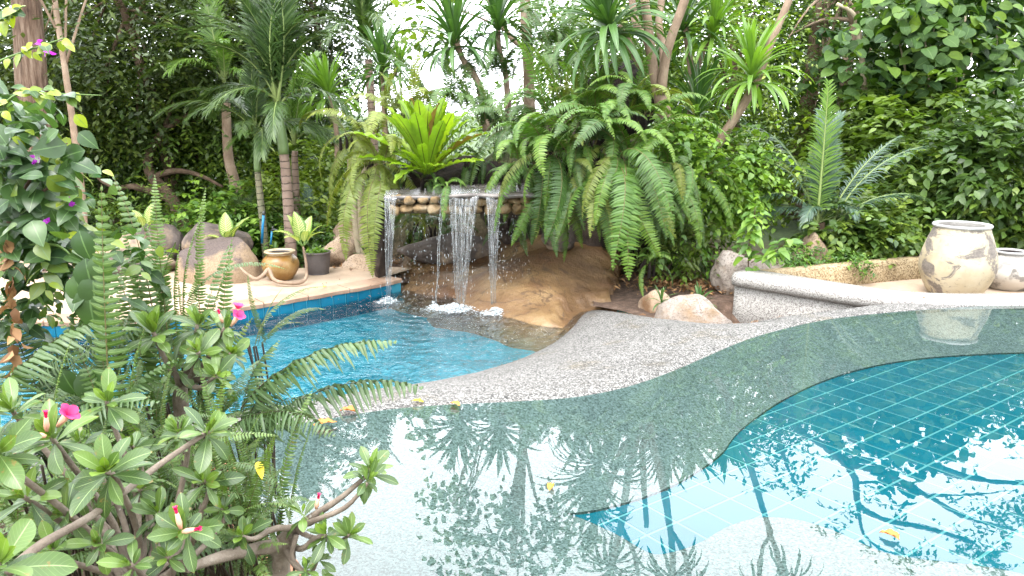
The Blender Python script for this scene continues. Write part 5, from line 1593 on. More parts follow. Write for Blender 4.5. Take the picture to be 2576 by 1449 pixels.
# feather palm on the right with long stiff fronds
b = Vector((P(2060, 600, 8.75).x, 8.75, -0.15))
top = P(2062, 560, 8.75)
e = palm("feather_palm", b, [b, b * 0.5 + top * 0.5, top], 0.07, 0.06, top,
     [(-62, 1.2, 'arch', 12), (40, 1.3, 'up', 14), (150, 0.7, 'arch', 10), (-140, 0.7, 'arch', 6), (-20, 1.3, 'up', 10), (100, 0.9, 'low', 20), (-100, 0.9, 'low', 26)],
     "feather palm with long blue green fronds behind the pointed boulder", 'blue', None, "bark_brown", seed=11, cat="palm")
fm = [MAT["m_palm_light"], MAT["m_rachis_green"]]; fb = [MAT["m_palm_blue"], MAT["m_rachis_green"]]
for mt, sd, a0, a1, az, ln, off in ((fm, 260, 90, 84, 8, 1.55, (-0.08, -0.12, 0)), (fb, 261, 62, 4, 84, 1.35, (0.12, -0.1, 0.05)), (fb, 262, 58, 22, 70, 1.25, (0.1, -0.05, 0.1)), (fb, 263, 74, -30, -78, 1.35, (-0.1, -0.08, 0.05)), (fb, 264, 80, 10, -60, 1.45, (-0.1, 0, 0.05)), (fb, 265, 45, -25, 95, 1.1, (0.1, -0.15, 0)), (fb, 266, 66, -60, -95, 1.0, (-0.1, -0.15, 0))):
    me = palm_frond_mesh("frond", mt, sd, a0=a0, a1=a1, pw=1.2, N=52, pl=0.21, lw=0.0056, sweep=36, droop=0.28 if sd == 260 else 0.5, vee=0.15, petiole=0.08, rr=0.012)
    o = link("frond", me, e); o.matrix_basis = frond_basis(top + Vector(off), az, ln, 2, 0)
# small palm clumps in the undergrowth
b = Vector((P(628, 600, 10.4).x, 10.4, -0.25))
palm("palm_seedling", b, None, 0, 0, b, [(-100, 0.9, 'arch', 10), (-60, 1.0, 'up', 10), (0, 1.0, 'up', 5), (60, 0.95, 'arch', 12), (110, 0.9, 'arch', 10), (180, 0.6, 'arch', 6), (-150, 0.7, 'arch', 6)], "small palm clump in undergrowth left of the blue pipe", 'dark', seed=13, cat="palm")
b = Vector((P(770, 570, 11.0).x, 11.0, -0.25))
palm("palm_seedling", b, None, 0, 0, b, [(-80, 0.8, 'up', 10), (-30, 0.9, 'up', 10), (40, 0.9, 'up', 5), (90, 0.8, 'arch', 12), (160, 0.6, 'arch', 6)], "small blue green palm clump right of the ringed trunk", 'blue', seed=15, cat="palm")
b = Vector((P(740, 420, 10.6).x, 10.6, -0.25))
palm("palm", b, [b, P(742, 420, 10.6), P(742, 380, 10.6)], 0.05, 0.04, P(742, 360, 10.6), [(70, 1.2, 'up', 8), (110, 1.2, 'arch', 10), (40, 1.3, 'up', 4), (150, 1.0, 'low', 18), (95, 1.1, 'low', 20), (-60, 1.1, 'arch', 8), (-120, 1.0, 'low', 18), (10, 1.3, 'up', 6)], "bright low palm crown just right behind the tall palm's trunk", 'light', seed=16)

# ------------------------------------------------------------------ dracaenas
Zb = -0.1
dracaena(P(1205, 230, 10.0), [([P(1225, 330, 10.0), P(1205, 215, 10.0), P(1165, 150, 10.0), P(1145, 95, 10.0)], [0.055, 0.045, 0.036, 0.04])],
         [(P(1143, 92, 10.0), 85, 0.72, 'dark', (-0.15, 0, 1), 0.05)], "dracaena with one round spiky head alone against the sky", 2)
dracaena(P(1275, 220, 10.3), [([P(1280, 300, 10.3), P(1272, 190, 10.3), P(1256, 120, 10.3), P(1253, 60, 10.3)], [0.045, 0.036, 0.032, 0.032])],
         [(P(1253, 58, 10.3), 80, 0.7, 'dark', (0, 0, 1), 0.1)], "dracaena with curved stem close left of the straight grey trunk", 3)
dracaena(P(962, 260, 10.6), [([P(970, 360, 10.6), P(965, 240, 10.6), P(962, 170, 10.6)], [0.04, 0.035, 0.03]), ([P(968, 250, 10.6), P(985, 200, 10.5), P(1000, 175, 10.5)], [0.03, 0.025, 0.025])],
         [(P(960, 165, 10.6), 72, 0.66, 'dark', (0, 0, 1), 0.0), (P(1000, 172, 10.5), 40, 0.45, 'light', (0.2, 0, 1), 0.15)], "bushy dracaena below the dark palm crown", 4)
dracaena(P(838, 330, 10.0), [([P(850, 420, 10.0), P(845, 320, 10.0), P(826, 235, 10.0)], [0.04, 0.03, 0.028])],
         [(P(825, 228, 10.0), 66, 0.6, 'light', (-0.1, 0, 1), 0.1)], "light green dracaena right of the tall palm", 5)
# great forked dracaena on the mound
B0 = P(1672, 300, 9.0)
st = [([P(1690, 420, 9.1), P(1672, 290, 9.0), P(1650, 215, 9.0), P(1640, 150, 9.0), P(1630, 60, 9.0), P(1622, 0, 9.0), P(1612, -160, 9.0), P(1590, -330, 9.0)], [0.105, 0.085, 0.062, 0.055, 0.05, 0.05, 0.046, 0.04]),
      ([P(1662, 235, 8.95), P(1672, 160, 8.9), P(1690, 90, 8.85), P(1725, -10, 8.8), P(1760, -170, 8.8), P(1790, -360, 8.8)], [0.062, 0.055, 0.05, 0.048, 0.042, 0.036]),
      ([P(1648, 200, 9.0), P(1612, 165, 9.1), P(1575, 95, 9.2), P(1560, 60, 9.2)], [0.045, 0.042, 0.04, 0.04]),
      ([P(1640, 170, 9.0), P(1628, 105, 9.2), P(1600, 60, 9.3), P(1585, -20, 9.4), P(1540, -180, 9.5)], [0.045, 0.042, 0.042, 0.04, 0.034]),
      ([P(1668, 190, 9.0), P(1668, 120, 9.2), P(1658, 60, 9.3), P(1668, -30, 9.4), P(1690, -220, 9.5)], [0.045, 0.042, 0.042, 0.04, 0.034]),
      ([P(1760, -170, 8.8), P(1815, -260, 8.7), P(1850, -380, 8.6)], [0.034, 0.03, 0.026]),
      ([P(1610, -170, 9.0), P(1660, -270, 8.9), P(1690, -400, 8.8)], [0.034, 0.03, 0.026])]
dracaena(B0, st, [(P(1530, 52, 8.6), 95, 0.85, 'dark', (-0.35, -0.25, 1), 0.15), (P(1790, -365, 8.8), 55, 0.6, 'dark', (0.2, 0, 1), 0.1), (P(1590, -335, 9.0), 50, 0.6, 'dark', (-0.1, 0, 1), 0.1), (P(1540, -185, 9.5), 50, 0.6, 'dark', (-0.3, 0, 1), 0.1)],
         "great many stemmed dracaena with smooth pinkish trunks on the mound", 6, wob=0.03)
dracaena(P(1690, 120, 9.6), [([P(1735, 330, 9.7), P(1740, 200, 9.7), P(1722, 60, 9.7)], [0.05, 0.04, 0.035]), ([P(1738, 230, 9.7), P(1762, 150, 9.7), P(1790, 80, 9.7)], [0.035, 0.03, 0.028])],
         [(P(1720, 55, 9.7), 60, 0.75, 'dark', (0, 0, 1), 0.1), (P(1795, 70, 9.6), 66, 0.75, 'light', (0.1, 0, 1), 0.1), (P(1755, 270, 9.4), 54, 0.75, 'dark', (0.1, 0, 1), 0.0)], "bright leafy dracaena right behind the forked trunks", 7)
# leaning trunk
ln_st = [([P(1745, 440, 8.9), P(1780, 395, 8.9), P(1830, 325, 8.9), P(1895, 220, 8.9), P(1938, 110, 8.9), P(1985, 0, 8.9), P(2060, -180, 8.8), P(2150, -380, 8.7)], [0.062, 0.058, 0.052, 0.048, 0.044, 0.040, 0.034, 0.028]),
         ([P(1880, 245, 8.9), P(1888, 210, 8.8), P(1890, 185, 8.75)], [0.03, 0.028, 0.026]),
         ([P(2060, -180, 8.8), P(2040, -280, 8.8), P(2060, -420, 8.9)], [0.026, 0.022, 0.02])]
dracaena(P(1780, 395, 8.9), ln_st, [(P(1890, 180, 8.7), 70, 0.72, 'light', (-0.1, -0.1, 1), 0.2), (P(2150, -385, 8.7), 50, 0.6, 'dark', (0.3, 0, 1), 0.1), (P(2060, -425, 8.9), 45, 0.55, 'dark', (0, 0, 1), 0.1)], "leaning dracaena with long bare diagonal trunk", 8)

fern(P(1215, 405, 8.7), 12, 0.5, ['arch', 'hang'], "dark fern spilling over the root ball beside the bird's nest fern", 28, (90, 270), kit='shade', spread=0.2)
fern(P(1290, 440, 8.6), 10, 0.45, ['arch', 'hang'], "short shaded fern above the short sheet of water", 29, (90, 270), kit='shade', spread=0.15)
fern(P(1000, 420, 8.8), 11, 0.5, ['arch', 'hang'], "shaded fern under the left leaves of the bird's nest fern", 30, (90, 290), kit='shade', spread=0.15)

fern(P(1625, 480, 7.85), 9, 0.72, ['hang'], "fern with slim plumes before the dark root mat", 31, (130, 235), spread=0.10)
fern(P(1700, 470, 8.0), 9, 0.75, ['hang', 'hang', 'arch'], "rightmost fern hanging below the creeper mound", 32, (120, 240), spread=0.10)
fern(P(1500, 470, 7.95), 9, 0.78, ['hang'], "fern hanging between the two longest plumes and the slab", 33, (130, 235), spread=0.12)
# ------------------------------------------------------------------ trees, left
b = P(105, 640, 9.3); b.z = -0.3
def big_trunk():
    e = empty("old_tree", b, "old tree with thick fluted bark behind the purple flowering vine", "tree")
    mb = MB()
    path = spline([P(112, 690, 9.3), P(103, 560, 9.3), P(92, 380, 9.3), P(80, 200, 9.3), P(72, 60, 9.3), P(60, -80, 9.3), P(40, -420, 9.3)], 40)
    seg = 28
    V = []; T = unit(np.gradient(path, axis=0))
    for i, p in enumerate(path):
        t = i / (len(path) - 1)
        r = 0.20 * (1 - 0.35 * t) * (1.25 if i < 2 else 1)
        for k in range(seg):
            a = 2 * math.pi * k / seg
            fl = 1 + 0.16 * math.cos(2 * a + 0.8) + 0.05 * math.cos(5 * a + t * 3) + 0.04 * noise.noise(Vector((math.cos(a) * 3, math.sin(a) * 3, p[2] * 2)))
            V.append(p + np.array([math.cos(a) * r * fl, math.sin(a) * r * fl, 0]))
    F4 = [(i * seg + k, i * seg + (k + 1) % seg, (i + 1) * seg + (k + 1) % seg, (i + 1) * seg + k) for i in range(len(path) - 1) for k in range(seg)]
    mb.add(V, None, F4); mb.build("trunk", MAT["bark_big"], e)
    lv = MB(); rg = np.random.default_rng(5)
    ce = in_ellipsoid(rg, 70, P(60, -560, 9.6), (1.9, 1.6, 1.1), 0.3)
    sprays(lv, T_FAR, ce, 0.35, rg, 6, 6, 0.5, 0.12, 0.3, (0.2, 0.7))
    lv.build("crown", MAT["m_tree_mid"], e)
big_trunk()
tree("sapling_tree", P(214, 560, 8.9), [P(216, 640, 8.9), P(205, 480, 8.9), P(182, 300, 8.9), P(160, 150, 8.9), P(138, 0, 8.9), P(128, -150, 8.9), P(120, -380, 8.9)], 0.042, 0.022,
     [(P(170, -260, 9.0), (0.9, 0.8, 0.7)), (P(190, 60, 9.3), (0.55, 0.4, 0.5))], "thin straight tree with smooth bark next to the old tree", "m_tree_dark", "bark_smooth", seed=3, size=0.10, clumps=26, limbs=7)

DK = dict(tint=(0.05, 0.6), droop=0.4, clump_r=0.34, per=9, twigs=9)
Lw = "trees"
def at(px, py, Y): return P(px, py, Y)
specs = [
    # px, py, Y, rx, ry, rz, clumps, leaf, mat, label
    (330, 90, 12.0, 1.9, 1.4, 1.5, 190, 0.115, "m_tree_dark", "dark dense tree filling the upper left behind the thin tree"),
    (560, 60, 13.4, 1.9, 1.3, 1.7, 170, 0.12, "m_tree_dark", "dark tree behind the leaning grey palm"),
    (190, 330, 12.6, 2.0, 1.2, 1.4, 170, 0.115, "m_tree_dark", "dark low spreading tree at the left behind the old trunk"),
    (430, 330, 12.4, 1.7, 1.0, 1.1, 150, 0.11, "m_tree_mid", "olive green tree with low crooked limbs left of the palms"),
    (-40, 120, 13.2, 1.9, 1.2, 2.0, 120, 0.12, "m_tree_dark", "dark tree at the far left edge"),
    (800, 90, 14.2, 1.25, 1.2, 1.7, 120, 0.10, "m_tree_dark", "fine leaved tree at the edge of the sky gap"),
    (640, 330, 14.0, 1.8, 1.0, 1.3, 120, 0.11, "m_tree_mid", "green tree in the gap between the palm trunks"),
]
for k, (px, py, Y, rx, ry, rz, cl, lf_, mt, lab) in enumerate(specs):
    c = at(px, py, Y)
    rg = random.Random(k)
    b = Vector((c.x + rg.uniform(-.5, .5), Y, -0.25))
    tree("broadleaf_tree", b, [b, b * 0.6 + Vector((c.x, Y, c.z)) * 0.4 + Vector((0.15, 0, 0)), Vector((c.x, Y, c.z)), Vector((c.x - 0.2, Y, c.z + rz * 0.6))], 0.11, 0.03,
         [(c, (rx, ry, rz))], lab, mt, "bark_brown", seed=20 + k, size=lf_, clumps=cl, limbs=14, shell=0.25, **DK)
# crooked low limbs of a tree on the left
def crooked():
    b = P(480, 560, 11.4); b.z = -0.25
    e = empty("crooked_tree", b, "bare crooked brown limbs low behind the ferns on the left", "tree")
    mb = MB(); tube(mb, spline([b, P(430, 500, 11.4), P(380, 440, 11.5), P(375, 390, 11.6), P(410, 330, 11.7)], 20), np.linspace(0.11, 0.045, 20), 9, wob=0.06); mb.build("trunk", MAT["bark_brown"], e)
    for q, r in (([P(430, 500, 11.4), P(340, 470, 11.3), P(280, 480, 11.2)], 0.07), ([P(385, 445, 11.5), P(440, 430, 11.4), P(500, 440, 11.3), P(560, 470, 11.2)], 0.055), ([P(410, 330, 11.7), P(470, 290, 11.7), P(540, 255, 11.8)], 0.05), ([P(410, 335, 11.7), P(430, 260, 11.8), P(405, 200, 11.9)], 0.04), ([P(300, 476, 11.2), P(250, 450, 11.2), P(225, 400, 11.2)], 0.035)):
        mb = MB(); tube(mb, spline(q, 12), np.linspace(r, r * 0.35, 12), 7, wob=0.06); mb.build("limb", MAT["bark_brown"], e)
crooked()

# small bare tree draped with fern
b = P(905, 610, 9.6); b.z = -0.25
e = empty("small_tree", b, "small pale tree with two thin trunks behind the left pillar", "tree")
for q in ([b, P(893, 540, 9.6), P(882, 470, 9.6), P(878, 400, 9.6)], [b + Vector((0.05, 0, 0)), P(908, 530, 9.6), P(910, 460, 9.6), P(925, 400, 9.6)]):
    mb = MB(); tube(mb, spline(q, 14), np.linspace(0.055, 0.025, 14), 9, wob=0.05); mb.build("trunk", MAT["bark_pale"], e)

# straight grey trunk behind the mound, with crown over the frame
b = P(1335, 260, 11.0); b.z = 0.4
tree("grey_tree", b, [b, P(1330, 180, 11.0), P(1322, 60, 11.0), P(1318, -60, 11.0), P(1300, -260, 11.0), P(1290, -480, 11.0)], 0.085, 0.05,
     [(P(1300, -430, 11.0), (0.9, 0.8, 0.8)), (P(1420, -300, 10.8), (0.5, 0.5, 0.45))], "straight grey trunk rising from the ferns into an airy crown", "m_tree_mid", "bark_smooth", T_HEART, seed=51, size=0.14, clumps=34, twigs=4, per=5, limbs=12, shell=0.2)
b = P(1345, 200, 11.3); b.z = 0.4
tree("slanting_tree", b, [b, P(1330, 165, 11.3), P(1285, 95, 11.3), P(1228, 0, 11.3), P(1160, -110, 11.3), P(1110, -260, 11.3)], 0.045, 0.02,
     [(P(1100, -290, 11.3), (0.3, 0.3, 0.2)), (P(1085, 15, 10.9), (0.32, 0.2, 0.28))], "thin slanting trunk crossing behind the spiky heads with pale leaves", "m_tree_bright", "bark_smooth", T_HEART, seed=53, size=0.13, clumps=16, twigs=3, per=5, limbs=8, shell=0.1)
# leafy mass behind the mound
tree("broadleaf_tree", P(1440, 100, 12.4), None, 0, 0, [(P(1450, 130, 12.4), (0.9, 0.8, 0.9)), (P(1580, 120, 12.6), (1.0, 0.8, 1.0))], "leafy green tree behind the high ferns and large dracaena", "m_tree_mid", seed=55, size=0.11, clumps=120, shell=0.2)
tree("broadleaf_tree", P(1830, 140, 12.2), [P(1850, 420, 12.2), P(1850, 250, 12.2), P(1840, 100, 12.2)], 0.08, 0.03, [(P(1830, 130, 12.2), (0.95, 0.8, 1.2))], "bright leafy tree behind the leaning trunk", "m_tree_bright", seed=57, size=0.10, clumps=95, shell=0.2, tint=(0.1, 0.6))

# ------------------------------------------------------------------ trees, right
b = P(2150, 420, 13.0); b.z = -0.1
tree("small_leaf_tree", b, [b, P(2120, 250, 13.0), P(2150, 60, 13.0), P(2130, 10, 13.0), P(2090, -20, 13.0)], 0.10, 0.06,
     [(P(2060, 140, 13.0), (1.15, 0.9, 1.1)), (P(2180, 250, 13.2), (1.0, 0.8, 0.9)), (P(2040, -60, 13.2), (0.9, 0.8, 0.5))], "fine leaved tree between leaning trunk and the big leaved tree", "m_tree_mid", "bark_smooth", seed=61, size=0.085, clumps=190, twigs=7, per=9, limbs=12, tint=(0.1, 0.75), shell=0.2)
# big leaved tree, its large leaves one by one
def bigleaf():
    b = P(2360, 420, 11.6); b.z = -0.1
    e = empty("bigleaf_tree", b, "tree with very large round leaves on slim pale stems at the upper right", "tree")
    rng = np.random.default_rng(71)
    for q, r in (([P(2335, 440, 11.6), P(2345, 300, 11.6), P(2330, 150, 11.6), P(2320, -20, 11.6)], 0.022), ([P(2400, 420, 11.6), P(2398, 330, 11.6), P(2405, 200, 11.6), P(2430, 40, 11.6)], 0.022), ([P(2380, 360, 11.5), P(2400, 260, 11.5), P(2450, 120, 11.5)], 0.016),
                 ([P(2270, 440, 11.6), P(2268, 350, 11.6), P(2280, 200, 11.6), P(2250, 60, 11.6)], 0.02), ([P(2300, 420, 11.7), P(2312, 250, 11.7), P(2360, 30, 11.7)], 0.016), ([P(2480, 380, 11.8), P(2500, 220, 11.8), P(2510, 60, 11.8)], 0.018), ([P(2175, 240, 11.8), P(2165, 120, 11.8), P(2150, 40, 11.8), P(2105, 10, 11.8)], 0.045)):
        mb = MB(); tube(mb, spline(q, 14), np.linspace(r, r * 0.6, 14), 7); mb.build("stem", MAT["bark_pale"], e)
    leaves = []
    for px, py, Y, n, sx, sz in ((2120, 110, 11.2, 26, 0.22, 0.32), (2190, 180, 11.2, 34, 0.35, 0.3), (2300, 60, 11.0, 60, 0.55, 0.45), (2330, 150, 11.1, 60, 0.55, 0.35), (2430, 90, 11.0, 60, 0.55, 0.5), (2520, 150, 11.0, 36, 0.35, 0.4), (2240, 20, 11.3, 30, 0.4, 0.25), (2220, 270, 11.5, 24, 0.3, 0.2), (2420, 0, 11.4, 40, 0.7, 0.3), (2540, 240, 11.2, 20, 0.25, 0.2)):
        c = np.array(P(px, py, Y))
        for _ in range(n):
            leaves.append((c + rng.normal(0, 1, 3) * [sx * 0.62, 0.22, sz * 0.62], c))
    T3 = [tpl_leaf(0.40 + 0.03 * k, 5, 0.10 + 0.08 * k, 0.28 + 0.1 * k, 'round', 0.02) for k in range(3)]
    mes = []
    for k in range(9):
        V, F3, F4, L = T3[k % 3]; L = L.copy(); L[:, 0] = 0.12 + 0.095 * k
        mes.append(MB().add(V, F3, F4, L).mesh("leaf", MAT["m_bigleaf"]))
    def basis(p, c):
        f = (p - c) * [1, 1.5, 0.3] + rng.normal(0, 0.12, 3) + [0, -0.12, 0]; f[2] = -abs(rng.normal(0.25, 0.22)) * np.linalg.norm(f[:2])
        f = unit(f); u = np.array([0, -0.35, 1.0]) + rng.normal(0, 0.45, 3); r = unit(np.cross(f, u)); u = np.cross(r, f)
        s = rng.uniform(0.13, 0.22)
        M = Matrix(((r[0], f[0], u[0], p[0]), (r[1], f[1], u[1], p[1]), (r[2], f[2], u[2], p[2]), (0, 0, 0, 1)))
        return M @ Matrix.Diagonal((s, s, s, 1)), f, u, s
    order = sorted(range(len(leaves)), key=lambda i: leaves[i][0][1])
    rest = MB()
    for j, i in enumerate(order):
        p, c = leaves[i]
        M, f, u, s = basis(p, c)
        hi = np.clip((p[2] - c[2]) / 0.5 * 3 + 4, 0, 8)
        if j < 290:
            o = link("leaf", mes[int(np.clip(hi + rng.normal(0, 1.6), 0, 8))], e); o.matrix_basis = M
        else:
            scatter(rest, T3[0], [p], [f], [u], [s], [rng.uniform(0.1, 0.7)])
    # the shaded inner leaves and the top of the crown above the picture
    ce = np.array([np.array(P(px, py, 11.9)) + rng.normal(0, 1, 3) * [0.7, 0.3, 0.35] for px, py in [(2300, 90), (2430, 100), (2530, 160), (2230, 150), (2330, 200), (2450, 210), (2380, 0), (2500, -60), (2300, -90), (2420, -120)] for _ in range(9)])
    sprays(rest, T3[1], ce, 0.25, rng, 4, 5, 0.35, 0.18, 0.4, (0.05, 0.5))
    o = rest.build("leaves", MAT["m_bigleaf"], e); o["kind"] = "stuff"
bigleaf()
b = P(2500, 520, 9.6); b.z = -0.1
tree("shrub", b, None, 0, 0, [(P(2480, 300, 9.6), (0.45, 0.5, 0.5)), (P(2440, 430, 9.3), (0.6, 0.5, 0.55)), (P(2540, 450, 9.2), (0.7, 0.5, 0.8)), (P(2560, 270, 9.8), (0.4, 0.4, 0.35)), (P(2480, 560, 9.3), (0.9, 0.5, 0.4))], "tall glossy shrub with bright drooping new leaves behind the jars", "m_tree_mid", tpl=T_MID, seed=73, size=0.14, clumps=150, twigs=6, per=7, shell=0.25, tint=(0.1, 0.7), cat="shrub", tl=0.34, droop=0.5)
tree("shrub", P(2290, 420, 11.0), None, 0, 0, [(P(2270, 330, 11.0), (0.85, 0.6, 0.45)), (P(2200, 400, 10.6), (0.7, 0.5, 0.45))], "light green shrub under the slim pale stems", "m_tree_bright", tpl=T_MID, seed=75, size=0.15, clumps=80, twigs=5, per=7, cat="shrub", tint=(0.0, 0.5), shell=0.2)
tree("shrub", P(2150, 620, 8.9), None, 0, 0, [(P(2130, 580, 8.5), (0.4, 0.25, 0.2)), (P(2200, 585, 8.7), (0.55, 0.35, 0.28)), (P(2250, 540, 9.2), (0.4, 0.3, 0.3)), (P(2080, 600, 8.8), (0.35, 0.25, 0.2))], "leafy shrub with whorled leaves left of the tall jar", "m_tree_mid", tpl=T_MID, seed=77, size=0.115, clumps=105, twigs=5, per=7, cat="shrub", tl=0.26, tint=(0.2, 0.8), clump_r=0.2, shell=0.15)
tree("shrub", P(2330, 600, 9.3), None, 0, 0, [(P(2300, 480, 9.8), (0.7, 0.5, 0.6)), (P(2350, 590, 9.3), (0.7, 0.4, 0.35))], "dark shrub right behind the tall jar", "m_tree_mid", tpl=T_LANCE, seed=79, size=0.13, clumps=90, twigs=6, per=7, cat="shrub", tint=(0.0, 0.5), shell=0.15)
tree("broadleaf_tree", P(2000, 380, 12.6), None, 0, 0, [(P(1960, 350, 12.4), (0.9, 0.6, 0.6)), (P(2080, 400, 12.4), (0.9, 0.6, 0.5))], "yellow green thicket behind the feather palm", "m_tree_bright", tpl=T_FAR, seed=81, size=0.10, clumps=100, twigs=6, per=7, shell=0.1, tint=(0.0, 0.6))
tree("vine_mound", P(1760, 520, 8.4), None, 0, 0, [(P(1700, 370, 8.6), (0.5, 0.35, 0.35)), (P(1790, 440, 8.7), (0.55, 0.4, 0.45)), (P(1870, 430, 9.0), (0.4, 0.35, 0.4)), (P(1740, 560, 8.5), (0.35, 0.3, 0.35))], "bright green creeper heaped over the right side of the mound", "m_vine", tpl=T_HEART, seed=83, size=0.075, clumps=130, twigs=6, per=7, shell=0.35, cat="creeper", tl=0.28, clump_r=0.18, droop=0.6, tint=(0.2, 0.85))
tree("vine", P(1910, 450, 9.2), None, 0, 0, [(P(1900, 400, 9.3), (0.28, 0.25, 0.3)), (P(1920, 470, 9.2), (0.22, 0.2, 0.2))], "yellow green creeper between vine mound and feather palm", "m_tree_bright", tpl=T_HEART, seed=84, size=0.09, clumps=34, twigs=5, per=6, shell=0.2, cat="creeper", tl=0.25, clump_r=0.16, tint=(0.3, 0.9))
tree("shrub", P(1720, 640, 8.3), None, 0, 0, [(P(1700, 610, 8.4), (0.42, 0.28, 0.3)), (P(1790, 640, 8.3), (0.32, 0.25, 0.22))], "dark low shrub in the shade right of the cave", "m_tree_dark", tpl=T_LANCE, seed=85, size=0.10, clumps=55, twigs=5, per=6, shell=0.1, cat="shrub", tl=0.22, tint=(0.2, 0.8), clump_r=0.16)
# sapling before the pinkish boulder
def sapling():
    b = P(1888, 670, 7.55); b.z = -0.2
    e = empty("sapling", b, "young sapling with fresh green leaves in front of the blocky boulder", "plant")
    rng = np.random.default_rng(7)
    top = P(1900, 515, 7.5)
    st = spline([b, P(1884, 620, 7.5), P(1896, 560, 7.5), top], 16)
    mb = MB(); tube(mb, st, np.linspace(0.008, 0.003, 16), 6); mb.build("stem", MAT["bark_brown"], e)
    st2 = spline([P(1890, 660, 7.5), P(1940, 640, 7.45), P(1985, 600, 7.45)], 10)
    mb = MB(); tube(mb, st2, np.linspace(0.005, 0.002, 10), 5); mb.build("stem", MAT["bark_brown"], e)
    mes = []
    for k in range(5):
        V, F3, F4, L = tpl_leaf(0.30, 5, 0.2, 0.25 + 0.08 * k); L = L.copy(); L[:, 0] = 0.3 + 0.14 * k
        mes.append(MB().add(V, F3, F4, L).mesh("leaf", MAT["m_vine"]))
    pts = [(st[3 + i % 13], 1) for i in range(46)] + [(st2[2 + i % 8], 0) for i in range(26)]
    for i, (p, w) in enumerate(pts):
        f = np.array([rng.normal(0, 1), rng.normal(-0.3, 0.8), rng.uniform(-0.5, 0.35)]); f = unit(f)
        u = np.array([0, -0.3, 1.0]) + rng.normal(0, 0.2, 3); r = unit(np.cross(f, u)); u = np.cross(r, f); s = rng.uniform(0.08, 0.15)
        q = np.array(p) + f * rng.uniform(0.01, 0.06)
        o = link("leaf", mes[rng.integers(5)], e)
        o.matrix_basis = Matrix(((r[0], f[0], u[0], q[0]), (r[1], f[1], u[1], q[1]), (r[2], f[2], u[2], q[2]), (0, 0, 0, 1))) @ Matrix.Diagonal((s, s, s, 1))
sapling()
# creeper over the tan wall and ground plants
tree("wall_creeper", P(2168, 690, 7.9), None, 0, 0, [(P(2166, 672, 7.85), (0.08, 0.05, 0.12)), (P(2120, 652, 8.0), (0.2, 0.1, 0.06))], "small creeper hanging over the low tan wall", "m_vine", tpl=T_MID, seed=91, size=0.04, clumps=26, twigs=5, per=6, cat="creeper", tl=0.1, clump_r=0.04, shell=0.0)
tree("ground_creeper", P(1990, 650, 8.0), None, 0, 0, [(P(1975, 655, 7.9), (0.3, 0.15, 0.1)), (P(2010, 640, 8.2), (0.2, 0.15, 0.12))], "small leaved creeper between the two right boulders", "m_vine", tpl=T_MID, seed=92, size=0.045, clumps=40, twigs=5, per=6, cat="creeper", tl=0.12, clump_r=0.06, shell=0.0)

def tuft(px, py, Y, z, n, ln, label, seed, kit='dark'):
    p = P(px, py, Y); p.z = z
    e = empty("strap_plant", p, label, "plant")
    leaf_head(e, p + Vector((0, 0, 0.05)), n, ln, kit, seed, (0, 0, 1), 0.0, 1.6)
tuft(1765, 690, 7.35, -0.24, 22, 0.22, "spiky rosette plant on leaf litter by the low wall", 5)
tuft(1665, 740, 7.05, -0.14, 16, 0.17, "small spiky plant on the litter beside the white rock", 6)
tuft(690, 610, 9.35, -0.25, 30, 0.34, "grassy dark tuft behind the brown glazed jar", 7)
tuft(925, 600, 9.5, -0.2, 24, 0.3, "dark strappy tuft at the foot of the small pale tree", 8)

# ------------------------------------------------------------------ undergrowth, left
tree("shrub", P(590, 560, 10.4), None, 0, 0, [(P(575, 545, 10.3), (0.55, 0.35, 0.3)), (P(520, 580, 10.2), (0.4, 0.3, 0.22)), (P(640, 590, 10.0), (0.4, 0.25, 0.2))], "bright leafy shrub behind the large boulder", "m_vine", tpl=T_MID, seed=101, size=0.10, clumps=80, twigs=5, per=7, cat="shrub", tl=0.25, clump_r=0.18, shell=0.1, tint=(0.2, 0.8))
tree("shrub", P(700, 560, 10.8), None, 0, 0, [(P(690, 535, 10.6), (0.5, 0.35, 0.4))], "dark shrub between blue pipe and ringed palm", "m_tree_mid", tpl=T_MID, seed=102, size=0.10, clumps=50, twigs=5, per=7, cat="shrub", tl=0.25, clump_r=0.18, shell=0.1)
tree("shrub", P(815, 545, 11.2), None, 0, 0, [(P(815, 540, 11.2), (0.6, 0.4, 0.4)), (P(800, 440, 11.8), (0.6, 0.4, 0.5))], "bright green bush right of the ringed palm trunk", "m_tree_bright", tpl=T_MID, seed=103, size=0.10, clumps=80, twigs=5, per=7, cat="shrub", tl=0.28, clump_r=0.2, shell=0.1)
tree("shrub", P(790, 590, 10.0), None, 0, 0, [(P(770, 600, 10.0), (0.3, 0.2, 0.16))], "low leafy plant behind the dark pot", "m_vine", tpl=T_MID, seed=104, size=0.08, clumps=26, twigs=5, per=6, cat="shrub", tl=0.2, clump_r=0.12, shell=0.0)
tree("shrub", P(380, 560, 10.6), None, 0, 0, [(P(370, 560, 10.6), (0.8, 0.4, 0.4)), (P(240, 580, 10.4), (0.6, 0.4, 0.4))], "tangled olive shrub behind the low dark boulders", "m_tree_mid", tpl=T_LANCE, seed=105, size=0.10, clumps=90, twigs=5, per=7, cat="shrub", tl=0.3, clump_r=0.22, shell=0.1)
tree("shrub", P(560, 480, 13.0), None, 0, 0, [(P(530, 470, 13.0), (0.8, 0.4, 0.5)), (P(740, 480, 13.0), (0.8, 0.4, 0.5)), (P(860, 470, 13.0), (0.6, 0.4, 0.5))], "sunlit yellow green thicket far behind the palm trunks", "m_tree_bright", tpl=T_FAR, seed=106, size=0.11, clumps=90, twigs=6, per=7, cat="shrub", shell=0.1, tint=(0.3, 1.0))

